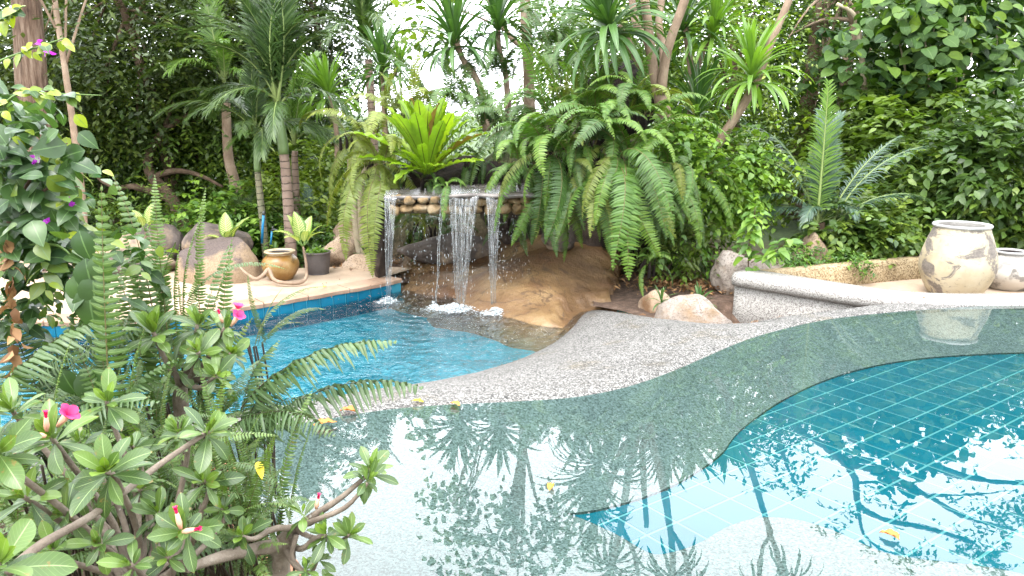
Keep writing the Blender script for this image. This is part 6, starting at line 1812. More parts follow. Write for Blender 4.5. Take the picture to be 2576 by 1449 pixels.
# far wood that closes the view
def far_wood():
    rng = np.random.default_rng(111)
    mb = MB()
    cs = []
    for _ in range(640):
        X = rng.uniform(-17, 19); Y = rng.uniform(16.5, 21)
        px = 1288 + X / Y * 1946
        top = 6.0 if px < 800 else (1.3 if px < 1330 else 4.6)
        cs.append((X, Y, rng.uniform(-0.2, top + rng.uniform(-0.3, 0.5))))
    for _ in range(420):
        Y = rng.uniform(15.5, 18); px = rng.uniform(-150, 820); X = (px - 1288) / 1946 * Y
        cs.append((X, Y, rng.uniform(0.5, 6.5)))
    for _ in range(420):
        Y = rng.uniform(14.6, 17); px = rng.uniform(1480, 2700); X = (px - 1288) / 1946 * Y
        cs.append((X, Y, rng.uniform(0.5, 5.0)))
    sprays(mb, T_FAR, np.array(cs), 0.7, rng, 9, 8, 0.9, 0.2, 0.35, (0.0, 0.7))
    o = mb.build("far_wood", MAT["m_tree_mid"]); tag(o, "distant wood closing the view behind the garden", "wood", kind="stuff")
far_wood()

# spreading tree on the right whose long limbs hang over the pool, above the picture
def RF(px, py, Y):
    """the point that the still water mirrors at picture point (px, py)"""
    d = ray(px, py); t = Y / d.y
    return Vector((d.x * t, Y, -(CAM_H + d.z * t)))
def spreading():
    Y = 13.4
    f0 = RF(1985, 1000, Y); b = Vector((f0.x - 0.25, Y, -0.15))
    e = empty("spreading_tree", b, "tall tree with long bare limbs reaching right above the feather palm", "tree")
    mb = MB(); tube(mb, spline([b, Vector((f0.x - 0.1, Y, 1.6)), f0], 18), np.linspace(0.17, 0.12, 18), 10, wob=0.05); mb.build("trunk", MAT["bark_brown"], e)
    for pts, r in (([f0, RF(2060, 1040, Y), RF(2130, 1085, Y), RF(2180, 1125, Y), RF(2270, 1145, Y), RF(2400, 1190, Y), RF(2520, 1212, Y), RF(2700, 1210, Y)], 0.10), ([f0, RF(2010, 1080, Y), RF(2100, 1140, Y), RF(2150, 1200, Y), RF(2160, 1270, Y), RF(2230, 1310, Y), RF(2330, 1330, Y), RF(2450, 1365, Y)], 0.085),
                   ([RF(2120, 1165, Y), RF(2220, 1190, Y), RF(2330, 1245, Y), RF(2420, 1300, Y), RF(2560, 1340, Y)], 0.07), ([RF(2060, 1110, Y), RF(2120, 1150, Y), RF(2200, 1165, Y), RF(2260, 1220, Y), RF(2330, 1245, Y)], 0.045), ([RF(2150, 1215, Y), RF(2230, 1215, Y), RF(2300, 1230, Y)], 0.04),
                   ([RF(2330, 1245, Y), RF(2450, 1245, Y), RF(2560, 1230, Y)], 0.03), ([RF(2160, 1270, Y), RF(2170, 1340, Y), RF(2220, 1385, Y), RF(2300, 1400, Y)], 0.035), ([f0, RF(1960, 1080, Y), RF(1975, 1160, Y), RF(2010, 1230, Y)], 0.05)):
        mb = MB(); tube(mb, spline(pts, 24), np.linspace(r, r * 0.4, 24), 7, wob=0.07); mb.build("limb", MAT["bark_brown"], e)
    rng = np.random.default_rng(61); mb = MB()
    ce = np.array([np.array(RF(px, py, Y)) + rng.normal(0, 1, 3) * [0.25, 0.2, 0.18] for px, py, n in ((2500, 1300, 10), (2560, 1290, 8), (2440, 1400, 10), (2520, 1420, 8), (2240, 1265, 4), (2180, 1120, 4), (2300, 1420, 7), (2010, 1230, 7), (2120, 1330, 4)) for _ in range(n)])
    sprays(mb, T_FAR, ce, 0.16, rng, 4, 6, 0.35, 0.12, 0.4, (0.1, 0.7)); mb.build("crown", MAT["m_tree_mid"], e)
spreading()
# unseen wood added beside and behind the camera to hold back skylight
def ring_wood():
    rng = np.random.default_rng(121)
    mb = MB(); cs = []
    while len(cs) < 620:
        a = rng.uniform(0, 2 * math.pi); r = rng.uniform(10.5, 14)
        X, Y = r * math.sin(a), 3 + r * math.cos(a)
        if Y > 3 and abs(X) < 0.70 * Y + 2.2: continue
        cs.append((X, Y, rng.uniform(0, 9.5)))
    sprays(mb, T_FAR, np.array(cs), 0.9, rng, 8, 7, 1.1, 0.32, 0.35, (0.0, 0.7))
    o = mb.build("added_wood", MAT["m_tree_mid"]); tag(o, "unseen wood added round the pool garden to hold back skylight", "wood", kind="stuff")
ring_wood()

# ------------------------------------------------------------------ dieffenbachias
DL = [strap_mesh("leaf", MAT["m_dieff"], 500 + k, *a, pw=1.3, w=0.24, segs=14, fold=0.25, side=sd, wav=0.05, prof='ovate', tone=t) for k, (a, sd, t) in enumerate((((80, 30), 0, 0.5), ((62, 5), 8, 0.4), ((40, -20), -8, 0.65), ((20, -40), 5, 0.9)))]
def dieff(name, stem, rad, tip, leaves, label, stem_mat="bark_smooth"):
    e = empty(name, stem[0], label, "plant")
    ps = spline(stem, 60)
    mb = MB(); tube(mb, ps, np.interp(np.linspace(0, 1, 60), np.linspace(0, 1, len(rad)), rad), 10, wob=0.06); mb.build("stem", MAT[stem_mat], e)
    for az, ln, k, tilt in leaves:
        # leaf stalk, then blade
        d = Vector((math.sin(math.radians(az)), math.cos(math.radians(az)), 1.2)).normalized() * 0.10
        mb = MB(); tube(mb, [tip, tip + d * 0.5, tip + d], [0.008, 0.006, 0.004], 6); mb.build("leaf_stalk", MAT["m_stem_green"], e)
        o = link("leaf", DL[k], e); o.matrix_basis = frond_basis(tip + d * 0.97, az, ln, tilt)
    return e
Yj = 8.38
stem = [P(600, 670, 8.3), P(622, 690, 8.28), P(645, 702, 8.25), P(664, 690, 8.3), P(676, 678, 8.35), P(690, 704, 8.25), P(720, 712, 8.22), P(755, 711, 8.25), P(770, 698, 8.35), P(771, 672, 8.4), P(768, 650, 8.42), P(762, 618, 8.45)]
for i in (1, 2, 3, 5, 6, 7): stem[i].z = max(stem[i].z, Z_DECK + 0.02)
dieff("dieffenbachia", stem, [0.012, 0.018, 0.02, 0.021, 0.021, 0.021, 0.021, 0.02, 0.018, 0.016, 0.014, 0.012], P(762, 622, 8.45),
      [(-40, 0.34, 0, 8), (-95, 0.30, 2, 4), (80, 0.26, 1, 4), (150, 0.22, 1, 0), (-150, 0.24, 2, 0), (20, 0.3, 0, 0), (100, 0.22, 2, 10), (-70, 0.32, 1, 24)], "variegated dumb cane whose snaking stem lies along the deck")
b = P(575, 640, 9.0); b.z = 0.18
dieff("dieffenbachia", [b, P(572, 620, 9.0)], [0.015, 0.012], P(572, 618, 9.0), [(-20, 0.34, 0, 6), (60, 0.36, 0, -14), (-100, 0.24, 3, 8), (150, 0.2, 1, 0), (110, 0.26, 1, 6)], "variegated dumb cane standing behind the large sandy boulder")
b = P(368, 600, 9.3); b.z = 0.1
dieff("dieffenbachia", [b, P(366, 585, 9.3)], [0.014, 0.012], P(366, 582, 9.3), [(-60, 0.26, 1, 4), (20, 0.3, 0, 4), (100, 0.24, 2, 4), (170, 0.2, 1, 4)], "variegated dumb cane among ferns left of the boulders")
# groundcover in the dark pot
mb = MB(); rg = np.random.default_rng(3)
q = np.column_stack([rg.normal(0, 0.055, 260), rg.normal(0, 0.055, 260), np.abs(rg.normal(0, 0.018, 260))]) + np.array(POT_LOC + Vector((0, 0, 0.24)))
f = rg.normal(0, 1, (260, 3)); f[:, 2] = np.abs(f[:, 2]) * 0.6
scatter(mb, T_MID, q, f, rg.normal(0, 0.4, (260, 3)) + [0, 0, 1], rg.uniform(0.03, 0.06, 260), rg.uniform(0.3, 1, 260))
o = mb.build("pot_moss", MAT["m_vine"]); tag(o, "bright green groundcover growing in the dark pot", "groundcover", kind="stuff")
# blue pipe with tap
flat_mat("pipe_blue", (0.02, 0.20, 0.42), 0.4, 0.4, 0.2); flat_mat("metal_dark", (0.06, 0.06, 0.06), 0.4, 0.5, 0.2)
b = P(659, 606, 9.55); e = empty("blue_pipe", b, "upright blue water pipe against the slender palm", "pipe")
mb = MB(); tube(mb, [P(659, 612, 9.55), P(661, 570, 9.55), P(663, 540, 9.55)], [0.016] * 3, 10); mb.build("pipe", MAT["pipe_blue"], e)
mb = MB(); tube(mb, [P(663, 541, 9.55), P(663.5, 531, 9.55)], [0.02, 0.014], 10); mb.build("cap", MAT["metal_dark"], e)
b = P(682, 600, 9.5); e = empty("standpipe", b, "short blue standpipe with a small tap behind the glazed jar", "pipe")
mb = MB(); tube(mb, [P(681, 615, 9.5), P(684, 582, 9.5)], [0.012] * 2, 8); mb.build("pipe", MAT["pipe_blue"], e)
mb = MB(); tube(mb, [P(682, 580, 9.5), P(690, 577, 9.46), P(698, 579, 9.42)], [0.011, 0.011, 0.008], 8); tube(mb, [P(686, 578, 9.5), P(686, 570, 9.5)], [0.005, 0.012], 8); mb.build("tap", MAT["metal_dark"], e)
# pale concrete post at the left edge
me = box_mesh("concrete_post", 0.26, 0.2, 0.42, 0.02, MAT["deck_sand"]); c = P(48, 650, 8.8)
o = link("concrete_post", me); o.location = (c.x, 8.9, Z_DECK + 0.2); tag(o, "low pale concrete post at the foot of the old tree", "post")

# ------------------------------------------------------------------ foreground: desert roses
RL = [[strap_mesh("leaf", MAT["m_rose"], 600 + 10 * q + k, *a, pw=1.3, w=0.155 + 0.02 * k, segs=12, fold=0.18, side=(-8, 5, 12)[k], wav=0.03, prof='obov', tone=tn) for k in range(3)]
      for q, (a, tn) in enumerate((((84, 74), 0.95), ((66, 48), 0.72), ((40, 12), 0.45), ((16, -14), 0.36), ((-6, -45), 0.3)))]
PETAL = strap_mesh("petal", MAT["m_petal"], 650, 70, -8, pw=1.2, w=0.36, segs=8, fold=0.1, wav=0.05, prof='petal', tone=0.35)
def rosette(e, loc, axis, R, n, seed):
    rng = random.Random(seed)
    ax = Vector(axis).normalized()
    Q = Vector((0, 0, 1)).rotation_difference(ax).to_matrix().to_4x4()
    R *= 0.92; n = int(n * 1.2)
    for k in range(n):
        f = (k + 0.5) / n
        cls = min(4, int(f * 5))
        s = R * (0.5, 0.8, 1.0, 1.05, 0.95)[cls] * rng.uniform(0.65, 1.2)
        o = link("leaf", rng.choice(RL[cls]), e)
        o.matrix_basis = Matrix.Translation(Vector(loc) - ax * (R * 0.28 * f)) @ Q @ Matrix.Rotation(math.radians(k * 137.5 + rng.uniform(-14, 14)), 4, 'Z') @ Matrix.Rotation(math.radians(rng.uniform(-18, 16)), 4, 'X') @ Matrix.Rotation(math.radians(rng.uniform(-25, 25)), 4, 'Y') @ Matrix.Diagonal((s, s, s, 1))
def flower(e, base, axis, L, seed, bud=False):
    rng = random.Random(seed)
    ax = Vector(axis).normalized(); tip = Vector(base) + ax * L
    mb = MB(); tube(mb, [base, Vector(base) + ax * L * 0.4, tip], [0.0035, 0.006, 0.0085 if not bud else 0.004], 8, cap=True)
    fo = mb.build("flower", MAT["m_tube_pink"], e)
    Q = Vector((0, 0, 1)).rotation_difference(ax).to_matrix().to_4x4()
    for k in range(5):
        o = link("petal", PETAL, fo)
        s = 0.030 if not bud else 0.022
        o.matrix_basis = Matrix.Translation(tip - ax * 0.004) @ Q @ Matrix.Rotation(math.radians(72 * k + rng.uniform(-8, 8)), 4, 'Z') @ Matrix.Rotation(math.radians(34 if bud else rng.uniform(-4, 8)), 4, 'X') @ Matrix.Diagonal((s * (0.45 if bud else 1), s, s, 1))
def branch(e, pts, r0, r1, name="branch", seed=0, n=16):
    mb = MB(); tube(mb, spline(pts, n), np.linspace(r0, r1, n), 9, wob=0.06, seed=seed); return mb.build(name, MAT["bark_rose"], e)

def rose_front():
    b = Vector((-0.95, 1.55, 0.02))
    e = empty("desert_rose", b, "desert rose with pink flower filling the near lower left corner", "shrub")
    hub = P(330, 1500, 1.55)
    branch(e, [b, b * 0.4 + hub * 0.6, hub], 0.04, 0.03, "trunk")
    R = [  # px, py, Y, radius, n, axis
        (128, 1098, 1.50, 0.105, 15, (-0.1, -0.5, 1)), (28, 1028, 1.62, 0.10, 14, (-0.2, -0.4, 1)), (-8, 1135, 1.35, 0.115, 15, (0.3, -0.7, 0.8)), (268, 1008, 1.75, 0.085, 14, (0.1, -0.4, 1)),
        (266, 1185, 1.45, 0.105, 17, (0.0, -0.8, 0.9)), (0, 1415, 1.12, 0.115, 12, (0.5, -0.3, 1)), (246, 1365, 1.42, 0.07, 12, (0, -0.7, 0.8)), (397, 1290, 1.55, 0.075, 13, (0.1, -0.5, 1)),
        (525, 1085, 1.72, 0.10, 16, (0.5, -0.5, 0.8)), (447, 1085, 1.75, 0.09, 15, (-0.2, -0.4, 1)), (513, 1210, 1.72, 0.085, 13, (0.1, -0.6, 0.8)), (462, 1335, 1.45, 0.085, 14, (0, -0.8, 0.7)), (160, 1290, 1.5, 0.09, 12, (-0.1, -0.6, 0.8)), (60, 1250, 1.45, 0.09, 12, (-0.2, -0.6, 0.8)), (190, 1240, 1.6, 0.075, 11, (0.1, -0.6, 0.8)), (330, 1120, 1.8, 0.08, 12, (0, -0.5, 0.9)), (350, 1230, 1.7, 0.07, 11, (0.1, -0.6, 0.8)), (130, 1380, 1.4, 0.075, 12, (0, -0.6, 0.8)), (330, 1420, 1.4, 0.07, 11, (0, -0.6, 0.8)), (200, 1110, 1.75, 0.08, 12, (0, -0.5, 0.9)), (420, 1400, 1.5, 0.06, 10, (0.1, -0.6, 0.8)), (560, 1280, 1.75, 0.065, 10, (0.2, -0.6, 0.8))]
    for k, (x, y, Y, r, n, ax) in enumerate(R):
        loc = P(x, y, Y)
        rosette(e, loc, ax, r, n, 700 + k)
        mid = hub * 0.5 + loc * 0.5 + Vector((0, 0.08, -0.06))
        if (x, y) == (525, 1085):
            branch(e, [P(20, 1440, 1.25), P(100, 1372, 1.32), P(250, 1285, 1.45), P(400, 1170, 1.6), loc], 0.0095, 0.006, seed=k)
        else:
            branch(e, [hub, mid, loc - Vector(ax).normalized() * 0.06, loc], 0.009, 0.0045, seed=k)
    q = P(145, 1072, 1.46); flower(e, q, (0.55, -0.15, 0.55), 0.036, 1); flower(e, P(118, 1085, 1.47), (0.1, -0.05, 1), 0.03, 2, True)
    flower(e, P(116, 1098, 1.46), (-0.8, -0.2, 0.3), 0.02, 3, True)
    flower(e, P(460, 1338, 1.42), (0.7, -0.2, 0.25), 0.03, 4, True); flower(e, P(455, 1330, 1.42), (-0.15, 0, 1), 0.034, 5, True)
rose_front()
def rose_right():
    b = Vector((P(690, 1449, 1.95).x, 1.98, 0.02))
    e = empty("desert_rose", b, "desert rose with thick grey twisted stems leaning out over the still water", "shrub")
    h1 = P(715, 1370, 1.92)
    branch(e, [b, P(700, 1420, 1.95), h1, P(735, 1335, 1.9)], 0.036, 0.022, "trunk", 1)
    h2 = P(742, 1330, 1.9)
    for k, (pts, r0) in enumerate((([h1, P(650, 1380, 1.85), P(560, 1400, 1.75), P(470, 1430, 1.65)], 0.022), ([h2, P(800, 1290, 1.9), P(860, 1250, 1.92), P(930, 1190, 1.95)], 0.012), ([h2, P(790, 1310, 1.88), P(870, 1275, 1.88), P(925, 1215, 1.9)], 0.010),
                                   ([h2, P(690, 1330, 1.85), P(640, 1355, 1.8), P(610, 1350, 1.8)], 0.010), ([h1, P(760, 1380, 1.88), P(790, 1355, 1.86), P(820, 1345, 1.85)], 0.010), ([h1, P(740, 1420, 1.85), P(780, 1440, 1.84), P(800, 1405, 1.84)], 0.009), ([P(745, 1345, 1.88), P(735, 1400, 1.86), P(760, 1432, 1.85)], 0.008), ([h2, P(780, 1350, 1.9), P(850, 1360, 1.88), P(880, 1345, 1.86)], 0.008))):
        branch(e, pts, r0, r0 * 0.5, seed=k)
    for k, (x, y, Y, r, n, ax) in enumerate(((935, 1180, 1.95, 0.085, 15, (0.35, -0.2, 1)), (928, 1205, 1.9, 0.075, 11, (0.6, -0.3, 0.6)), (607, 1345, 1.8, 0.085, 13, (-0.1, -0.7, 0.8)), (820, 1342, 1.85, 0.075, 13, (0, -0.5, 1)), (880, 1345, 1.86, 0.085, 13, (0.5, -0.4, 0.8)), (802, 1405, 1.84, 0.05, 10, (0.2, -0.5, 1)), (760, 1290, 1.88, 0.075, 6, (-0.2, -0.2, 1)), (770, 1432, 1.8, 0.06, 9, (0.2, -0.5, 1)))):
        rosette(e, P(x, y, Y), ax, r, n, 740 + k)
    flower(e, P(795, 1280, 1.88), (0.25, 0, 1), 0.03, 6, True)
rose_right()
def rose_back():
    b = Vector((P(460, 1150, 2.45).x, 2.5, 0.02))
    e = empty("desert_rose", b, "desert rose behind the others with a pink bloom above the blue pool", "shrub")
    h = P(458, 960, 2.4)
    branch(e, [b, P(456, 1040, 2.42), h], 0.03, 0.02, "trunk", 1)
    for k, (x, y, Y, r, n, ax) in enumerate(((385, 835, 2.3, 0.115, 19, (-0.1, -0.3, 1)), (497, 815, 2.4, 0.105, 16, (0, -0.2, 1)), (500, 885, 2.3, 0.095, 15, (0, -0.5, 0.9)), (583, 888, 2.35, 0.09, 15, (0.5, -0.5, 0.8)), (565, 825, 2.4, 0.09, 13, (0.4, -0.2, 1)), (545, 945, 2.25, 0.085, 10, (0.3, -0.7, 0.6)), (435, 920, 2.35, 0.09, 11, (-0.3, -0.5, 0.8)))):
        loc = P(x, y, Y)
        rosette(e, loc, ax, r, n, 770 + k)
        branch(e, [h, h * 0.5 + loc * 0.5 + Vector((0, 0, -0.03)), loc], 0.012, 0.006, seed=k)
    flower(e, P(582, 820, 2.32), (0.5, -0.3, 0.6), 0.045, 7); flower(e, P(590, 812, 2.32), (0.2, 0.1, 0.8), 0.045, 8); flower(e, P(560, 812, 2.35), (-0.2, -0.1, 1), 0.03, 9, True)
rose_back()

# ------------------------------------------------------------------ foreground: sword ferns
def ffern(px, py, Y, n, ln, kinds, label, seed, kit, azs=(-180, 180), extra=None, spread=0.05):
    p = P(px, py, Y)
    return fern(p, n, ln, kinds, label, seed, azs, kit, spread, extra=extra, name="sword_fern", lvar=0.25, ground=0.02)
ffern(300, 1330, 2.05, 4, 0.42, ['up', 'arch'], "sword fern with one tall upright frond in the near left", 201, 'near', (-60, 60), extra=[(0, 1.0, 'up', 0, 4, 3, (0, 0, 0)), (70, 0.62, 'up', 2, 10, 0, (0.08, 0.0, 0)), (-60, 0.66, 'up', 3, 12, 0, (-0.05, 0.05, 0))])
ffern(445, 1150, 2.6, 9, 0.50, ['up', 'up', 'arch'], "dense clump of upright sword fern behind the tall frond", 202, 'near', (-110, 110), spread=0.16, extra=[(-35, 1.05, 'up', 3, 8, 0, (-0.05, 0.05, 0)), (-60, 0.85, 'up', 2, 6, 0, (-0.02, 0.1, 0)), (35, 0.78, 'up', 3, 4, 0, (0.06, 0.1, 0)), (10, 0.78, 'up', 1, 0, 0, (0.14, 0.1, 0)), (-80, 0.8, 'up', 2, 6, 0, (-0.1, 0.1, 0)), (-50, 0.8, 'up', 3, 4, 0, (-0.12, 0.1, 0))])
ffern(470, 900, 2.6, 4, 0.38, ['up', 'arch'], "sword fern with a pale frond arching right over the deck", 203, 'near', (-40, 80), extra=[(84, 0.40, 'arch', 0, -14, 8, (0.02, 0, 0.20)), (60, 0.42, 'up', 2, 0, 0, (0.0, 0, 0.12)), (-30, 0.55, 'up', 2, 4, 0, (-0.06, 0, 0.1)), (20, 0.5, 'up', 1, 2, 0, (0.06, 0, 0.1))])
ffern(420, 1300, 1.9, 9, 0.34, ['arch', 'up'], "low sword fern between the desert roses", 204, 'near', spread=0.15)
ffern(560, 1250, 2.1, 8, 0.34, ['arch', 'up', 'up'], "sword fern beside the corner of the still pool", 205, 'near', (-60, 120), spread=0.1)
ffern(700, 1370, 2.05, 3, 0.34, ['up', 'up'], "sword fern with a slim frond held over the bright reflections", 206, 'near', (-30, 70), extra=[(40, 0.48, 'up', 3, -2, 0, (0.0, 0, 0)), (62, 0.34, 'up', 1, -4, 0, (0.03, 0, 0.02))])
ffern(600, 1130, 2.3, 5, 0.36, ['arch', 'up'], "dusty sword fern trailing long fronds over the pebbled edge", 207, 'dusty', (20, 100), extra=[(78, 0.66, 'arch', 1, 8, 0, (0, 0, 0.0)), (88, 0.56, 'arch', 0, 2, 0, (0.02, 0, 0.14)), (100, 0.42, 'arch', 2, 8, 0, (0.0, -0.1, 0.1))])
ffern(640, 880, 2.9, 4, 0.30, ['arch', 'up'], "small bright sword fern under the back flower", 208, 'near', (0, 110), spread=0.06, extra=[(70, 0.42, 'arch', 0, 6, 0, (0, 0, 0))])
ffern(40, 1180, 1.95, 6, 0.40, ['arch', 'up', 'arch'], "dusty sword fern with long limp leaflets at the left edge", 209, 'dusty', (-40, 100), spread=0.1, extra=[(60, 0.5, 'arch', 0, 16, 0, (-0.1, 0, 0.1))])
ffern(190, 1260, 1.9, 7, 0.42, ['arch', 'up'], "dusty sword fern below the purple flowered vine", 210, 'dusty', (-60, 110), spread=0.12)
ffern(330, 1420, 1.7, 8, 0.34, ['arch'], "low dark sword fern at the bottom of the bed", 211, 'dusty', spread=0.12)
ffern(140, 1420, 1.75, 8, 0.4, ['arch', 'up'], "sword fern in the shadow of the front rosettes", 212, 'near', spread=0.12)
ffern(610, 1420, 1.95, 10, 0.3, ['arch', 'up'], "low yellowish sword fern at the foot of the grey stems", 213, 'near', spread=0.12)
ffern(230, 1020, 2.6, 8, 0.52, ['up', 'up', 'arch'], "sword fern rising before the sandy deck", 214, 'near', (-100, 60), spread=0.14)
ffern(500, 1380, 1.85, 9, 0.34, ['arch', 'up'], "leafy sword fern under the pink buds", 215, 'near', spread=0.14)
ffern(340, 930, 2.7, 9, 0.55, ['up', 'up', 'arch'], "slim sword fern in front of the sandy boulder", 217, 'near', (-110, 110), spread=0.16)
ffern(100, 1050, 2.4, 6, 0.5, ['arch', 'up'], "shaded sword fern below the left vine", 216, 'dusty', (-80, 100), spread=0.14)

for k, (px, py, Y, ln, kit, lab) in enumerate(((90, 1330, 1.75, 0.32, 'near', "leafy low fern left of the long diagonal branch"), (210, 1330, 1.7, 0.30, 'near', "low fern under the diagonal branch"), (360, 1180, 2.0, 0.34, 'near', "small fern behind the middle rosettes"), (470, 1200, 2.05, 0.34, 'near', "small fern by the grey upright stem"), (550, 1340, 1.9, 0.30, 'near', "fern filling the gap left of the grey stems"), (270, 1090, 2.2, 0.38, 'near', "fern between the pink flower and the tall frond"), (640, 1300, 2.1, 0.30, 'near', "small fern at the brick edging"), (380, 1040, 2.4, 0.36, 'near', "fern under the back desert rose"), (150, 1180, 2.0, 0.34, 'near', "fern behind the flowering rosette"), (560, 1060, 2.5, 0.32, 'near', "fern beside the trailing dusty fronds"))):
    ffern(px, py, Y, 11, ln, ['arch', 'arch', 'up'], lab, 230 + k, kit, spread=0.10)
# groundcover that hides the soil of the bed
mb = MB(); rg = np.random.default_rng(31)
cs = []
bed = [tuple(p[:2]) for p in BED_EDGE[:8]] + [(-0.5, 1.0), (-2.6, 1.0), (-3.2, 2.8), tuple(W_LINE[5][:2])]
while len(cs) < 330:
    q = np.array([[rg.uniform(-3.2, 0.2), rg.uniform(1.0, 4.4)]])
    if in_poly(q, bed)[0] and dist_line(q, [tuple(p[:2]) for p in BED_EDGE[:8]])[0] > 0.06: cs.append((q[0, 0], q[0, 1], rg.uniform(0.03, 0.26)))
sprays(mb, T_MID, np.array(cs), 0.09, rg, 5, 7, 0.16, 0.045, 0.3, (0.1, 0.8))
o = mb.build("groundcover", MAT["m_fern_near"]); tag(o, "small leaved groundcover filling the near flower bed", "groundcover", kind="stuff")
# terracotta edging of the bed
ed = spline([(p.x, p.y, 0) for p in BED_EDGE[1:8]], 30); e = empty("bed_edging", (ed[0][0], ed[0][1], 0), "terracotta edging bricks between the bed and the still pool", "edging")
flat_mat("terracotta", (0.42, 0.20, 0.12), 0.8, 0.3, 0.35, 0.4)
dd = np.concatenate([[0], np.cumsum(np.linalg.norm(np.diff(ed[:, :2], axis=0), axis=1))]); bme = box_mesh("brick", 0.19, 0.09, 0.12, 0.008, MAT["terracotta"]); s = 0.1
while s < dd[-1]:
    x, y = np.interp(s, dd, ed[:, 0]), np.interp(s, dd, ed[:, 1]); x2, y2 = np.interp(s + 0.02, dd, ed[:, 0]), np.interp(s + 0.02, dd, ed[:, 1])
    o = link("brick", bme, e); o.matrix_basis = Matrix.Translation((x - 0.03, y, 0.0)) @ Matrix.Rotation(math.atan2(y2 - y, x2 - x), 4, 'Z'); s += 0.2

# ------------------------------------------------------------------ purple flowering vine at the left edge
def bougain():
    b = Vector((-2.75, 2.55, 0.02))
    e = empty("flowering_vine", b, "glossy flowering vine with purple bracts at the left edge", "vine")
    rng = np.random.default_rng(41)
    mes = []
    for k in range(8):
        V, F3, F4, L = tpl_leaf(0.36, 6, 0.10 + 0.05 * (k % 3), 0.2 + 0.07 * (k % 4), 'ovate', 0.012); L = L.copy(); L[:, 0] = 0.08 + 0.08 * k if k < 7 else 0.95
        mes.append(MB().add(V, F3, F4, L).mesh("leaf", MAT["m_bougain"]))
    V, F3, F4, L = tpl_leaf(0.36, 5, 0.2, 0.3); L = L.copy(); L[:, 0] = 0.5; br = MB().add(V, F3, F4, L).mesh("bract", MAT["m_bract"])
    def leaf(me, q, f, u, s, nm="leaf"):
        f = unit(np.array(f)); r = unit(np.cross(f, u)); u = np.cross(r, f)
        o = link(nm, me, e); o.matrix_basis = Matrix(((r[0], f[0], u[0], q[0]), (r[1], f[1], u[1], q[1]), (r[2], f[2], u[2], q[2]), (0, 0, 0, 1))) @ Matrix.Diagonal((s, s, s, 1))
    stems = [([P(-60, 1000, 2.4), P(-20, 700, 2.35), P(20, 560, 2.3), P(40, 430, 2.3)], 0.012, 40), ([P(-40, 700, 2.3), P(40, 520, 2.25), P(110, 400, 2.2), P(170, 360, 2.2)], 0.008, 30), ([P(-30, 620, 2.3), P(60, 520, 2.2), P(130, 470, 2.2), P(200, 470, 2.2)], 0.008, 28),
             ([P(-60, 480, 2.3), P(0, 290, 2.25), P(50, 235, 2.2), P(130, 235, 2.2), P(255, 240, 2.2)], 0.005, 20), ([P(-60, 180, 2.3), P(20, 145, 2.25), P(90, 120, 2.2), P(165, 95, 2.2)], 0.004, 14), ([P(-60, 60, 2.2), P(0, 50, 2.2), P(30, 30, 2.2), P(60, 15, 2.2)], 0.004, 10),
             ([P(20, 600, 2.25), P(80, 570, 2.2), P(140, 560, 2.2), P(190, 600, 2.2)], 0.007, 26), ([P(0, 640, 2.2), P(60, 620, 2.15), P(150, 620, 2.15), P(215, 690, 2.15)], 0.007, 20), ([P(-50, 560, 2.2), P(-10, 400, 2.15), P(10, 330, 2.15)], 0.006, 22), ([P(-60, 400, 2.2), P(30, 360, 2.2), P(100, 330, 2.2)], 0.005, 20)]
    for k, (pts, r, n) in enumerate(stems):
        ps = spline(pts, 20)
        mb = MB(); tube(mb, ps, np.linspace(r, 0.0015, 20), 6); mb.build("stem", MAT["bark_brown" if k < 3 else "m_stem_green"], e)
        light = k in (3, 4, 5)
        for j in range(int(n * 1.25)):
            t = rng.uniform(0.15, 1.0); q = ps[int(t * 19)] + rng.normal(0, 0.006 if light else 0.035, 3)
            f = np.array([rng.normal(0.2, 0.8), rng.normal(-0.35, 0.5), rng.uniform(-0.9, 0.2)])
            u = np.array([0.1, -0.6, 0.8]) + rng.normal(0, 0.25, 3)
            kk = 7 if (light and rng.random() < 0.5) or t > 0.93 else int(rng.integers(0, 7))
            leaf(mes[kk], q, f, u, rng.uniform(0.055, 0.09) * (0.5 if light or kk == 7 else 1.0))
    for px, py in ((88, 400), (95, 405), (170, 508), (178, 512), (112, 560), (125, 562), (88, 105), (122, 130)):
        for j in range(3):
            leaf(br, np.array(P(px, py, 2.14)) + rng.normal(0, 0.004, 3), rng.normal(0, 1, 3), rng.normal(0, 1, 3), rng.uniform(0.012, 0.02), "bract")
    lv = MB()
    cc = np.array([np.array(P(x, y, 2.42)) + rng.normal(0, 1, 3) * [0.03, 0.05, 0.03] for x, y in [(10, 330), (60, 340), (20, 420), (90, 410), (140, 430), (0, 500), (60, 500), (120, 500), (170, 520), (20, 580), (80, 580), (150, 580), (190, 590), (0, 650), (60, 650), (130, 650), (190, 670), (20, 270), (0, 230), (30, 720), (-20, 760), (90, 700), (220, 620)]])
    sprays(lv, tpl_leaf(0.34, 4, 0.15, 0.25), cc, 0.07, rng, 6, 6, 0.13, 0.06, 0.5, (0.0, 0.5))
    o = lv.build("leaves", MAT["m_bougain"], e); o["kind"] = "stuff"
    # a dead dry spray hanging down
    mb = MB(); q = spline([P(10, 600, 2.1), P(28, 700, 2.1), P(30, 820, 2.1), P(45, 920, 2.1)], 30)
    scatter(mb, tpl_leaf(0.3, 3, 0.5, 0.5), q + rng.normal(0, 0.006, (30, 3)), rng.normal(0, 0.5, (30, 3)) + [0, 0, -1], rng.normal(0, 1, (30, 3)), rng.uniform(0.03, 0.05, 30), rng.uniform(0, 1, 30)); mb.build("dry_spray", MAT["m_dry"], e)
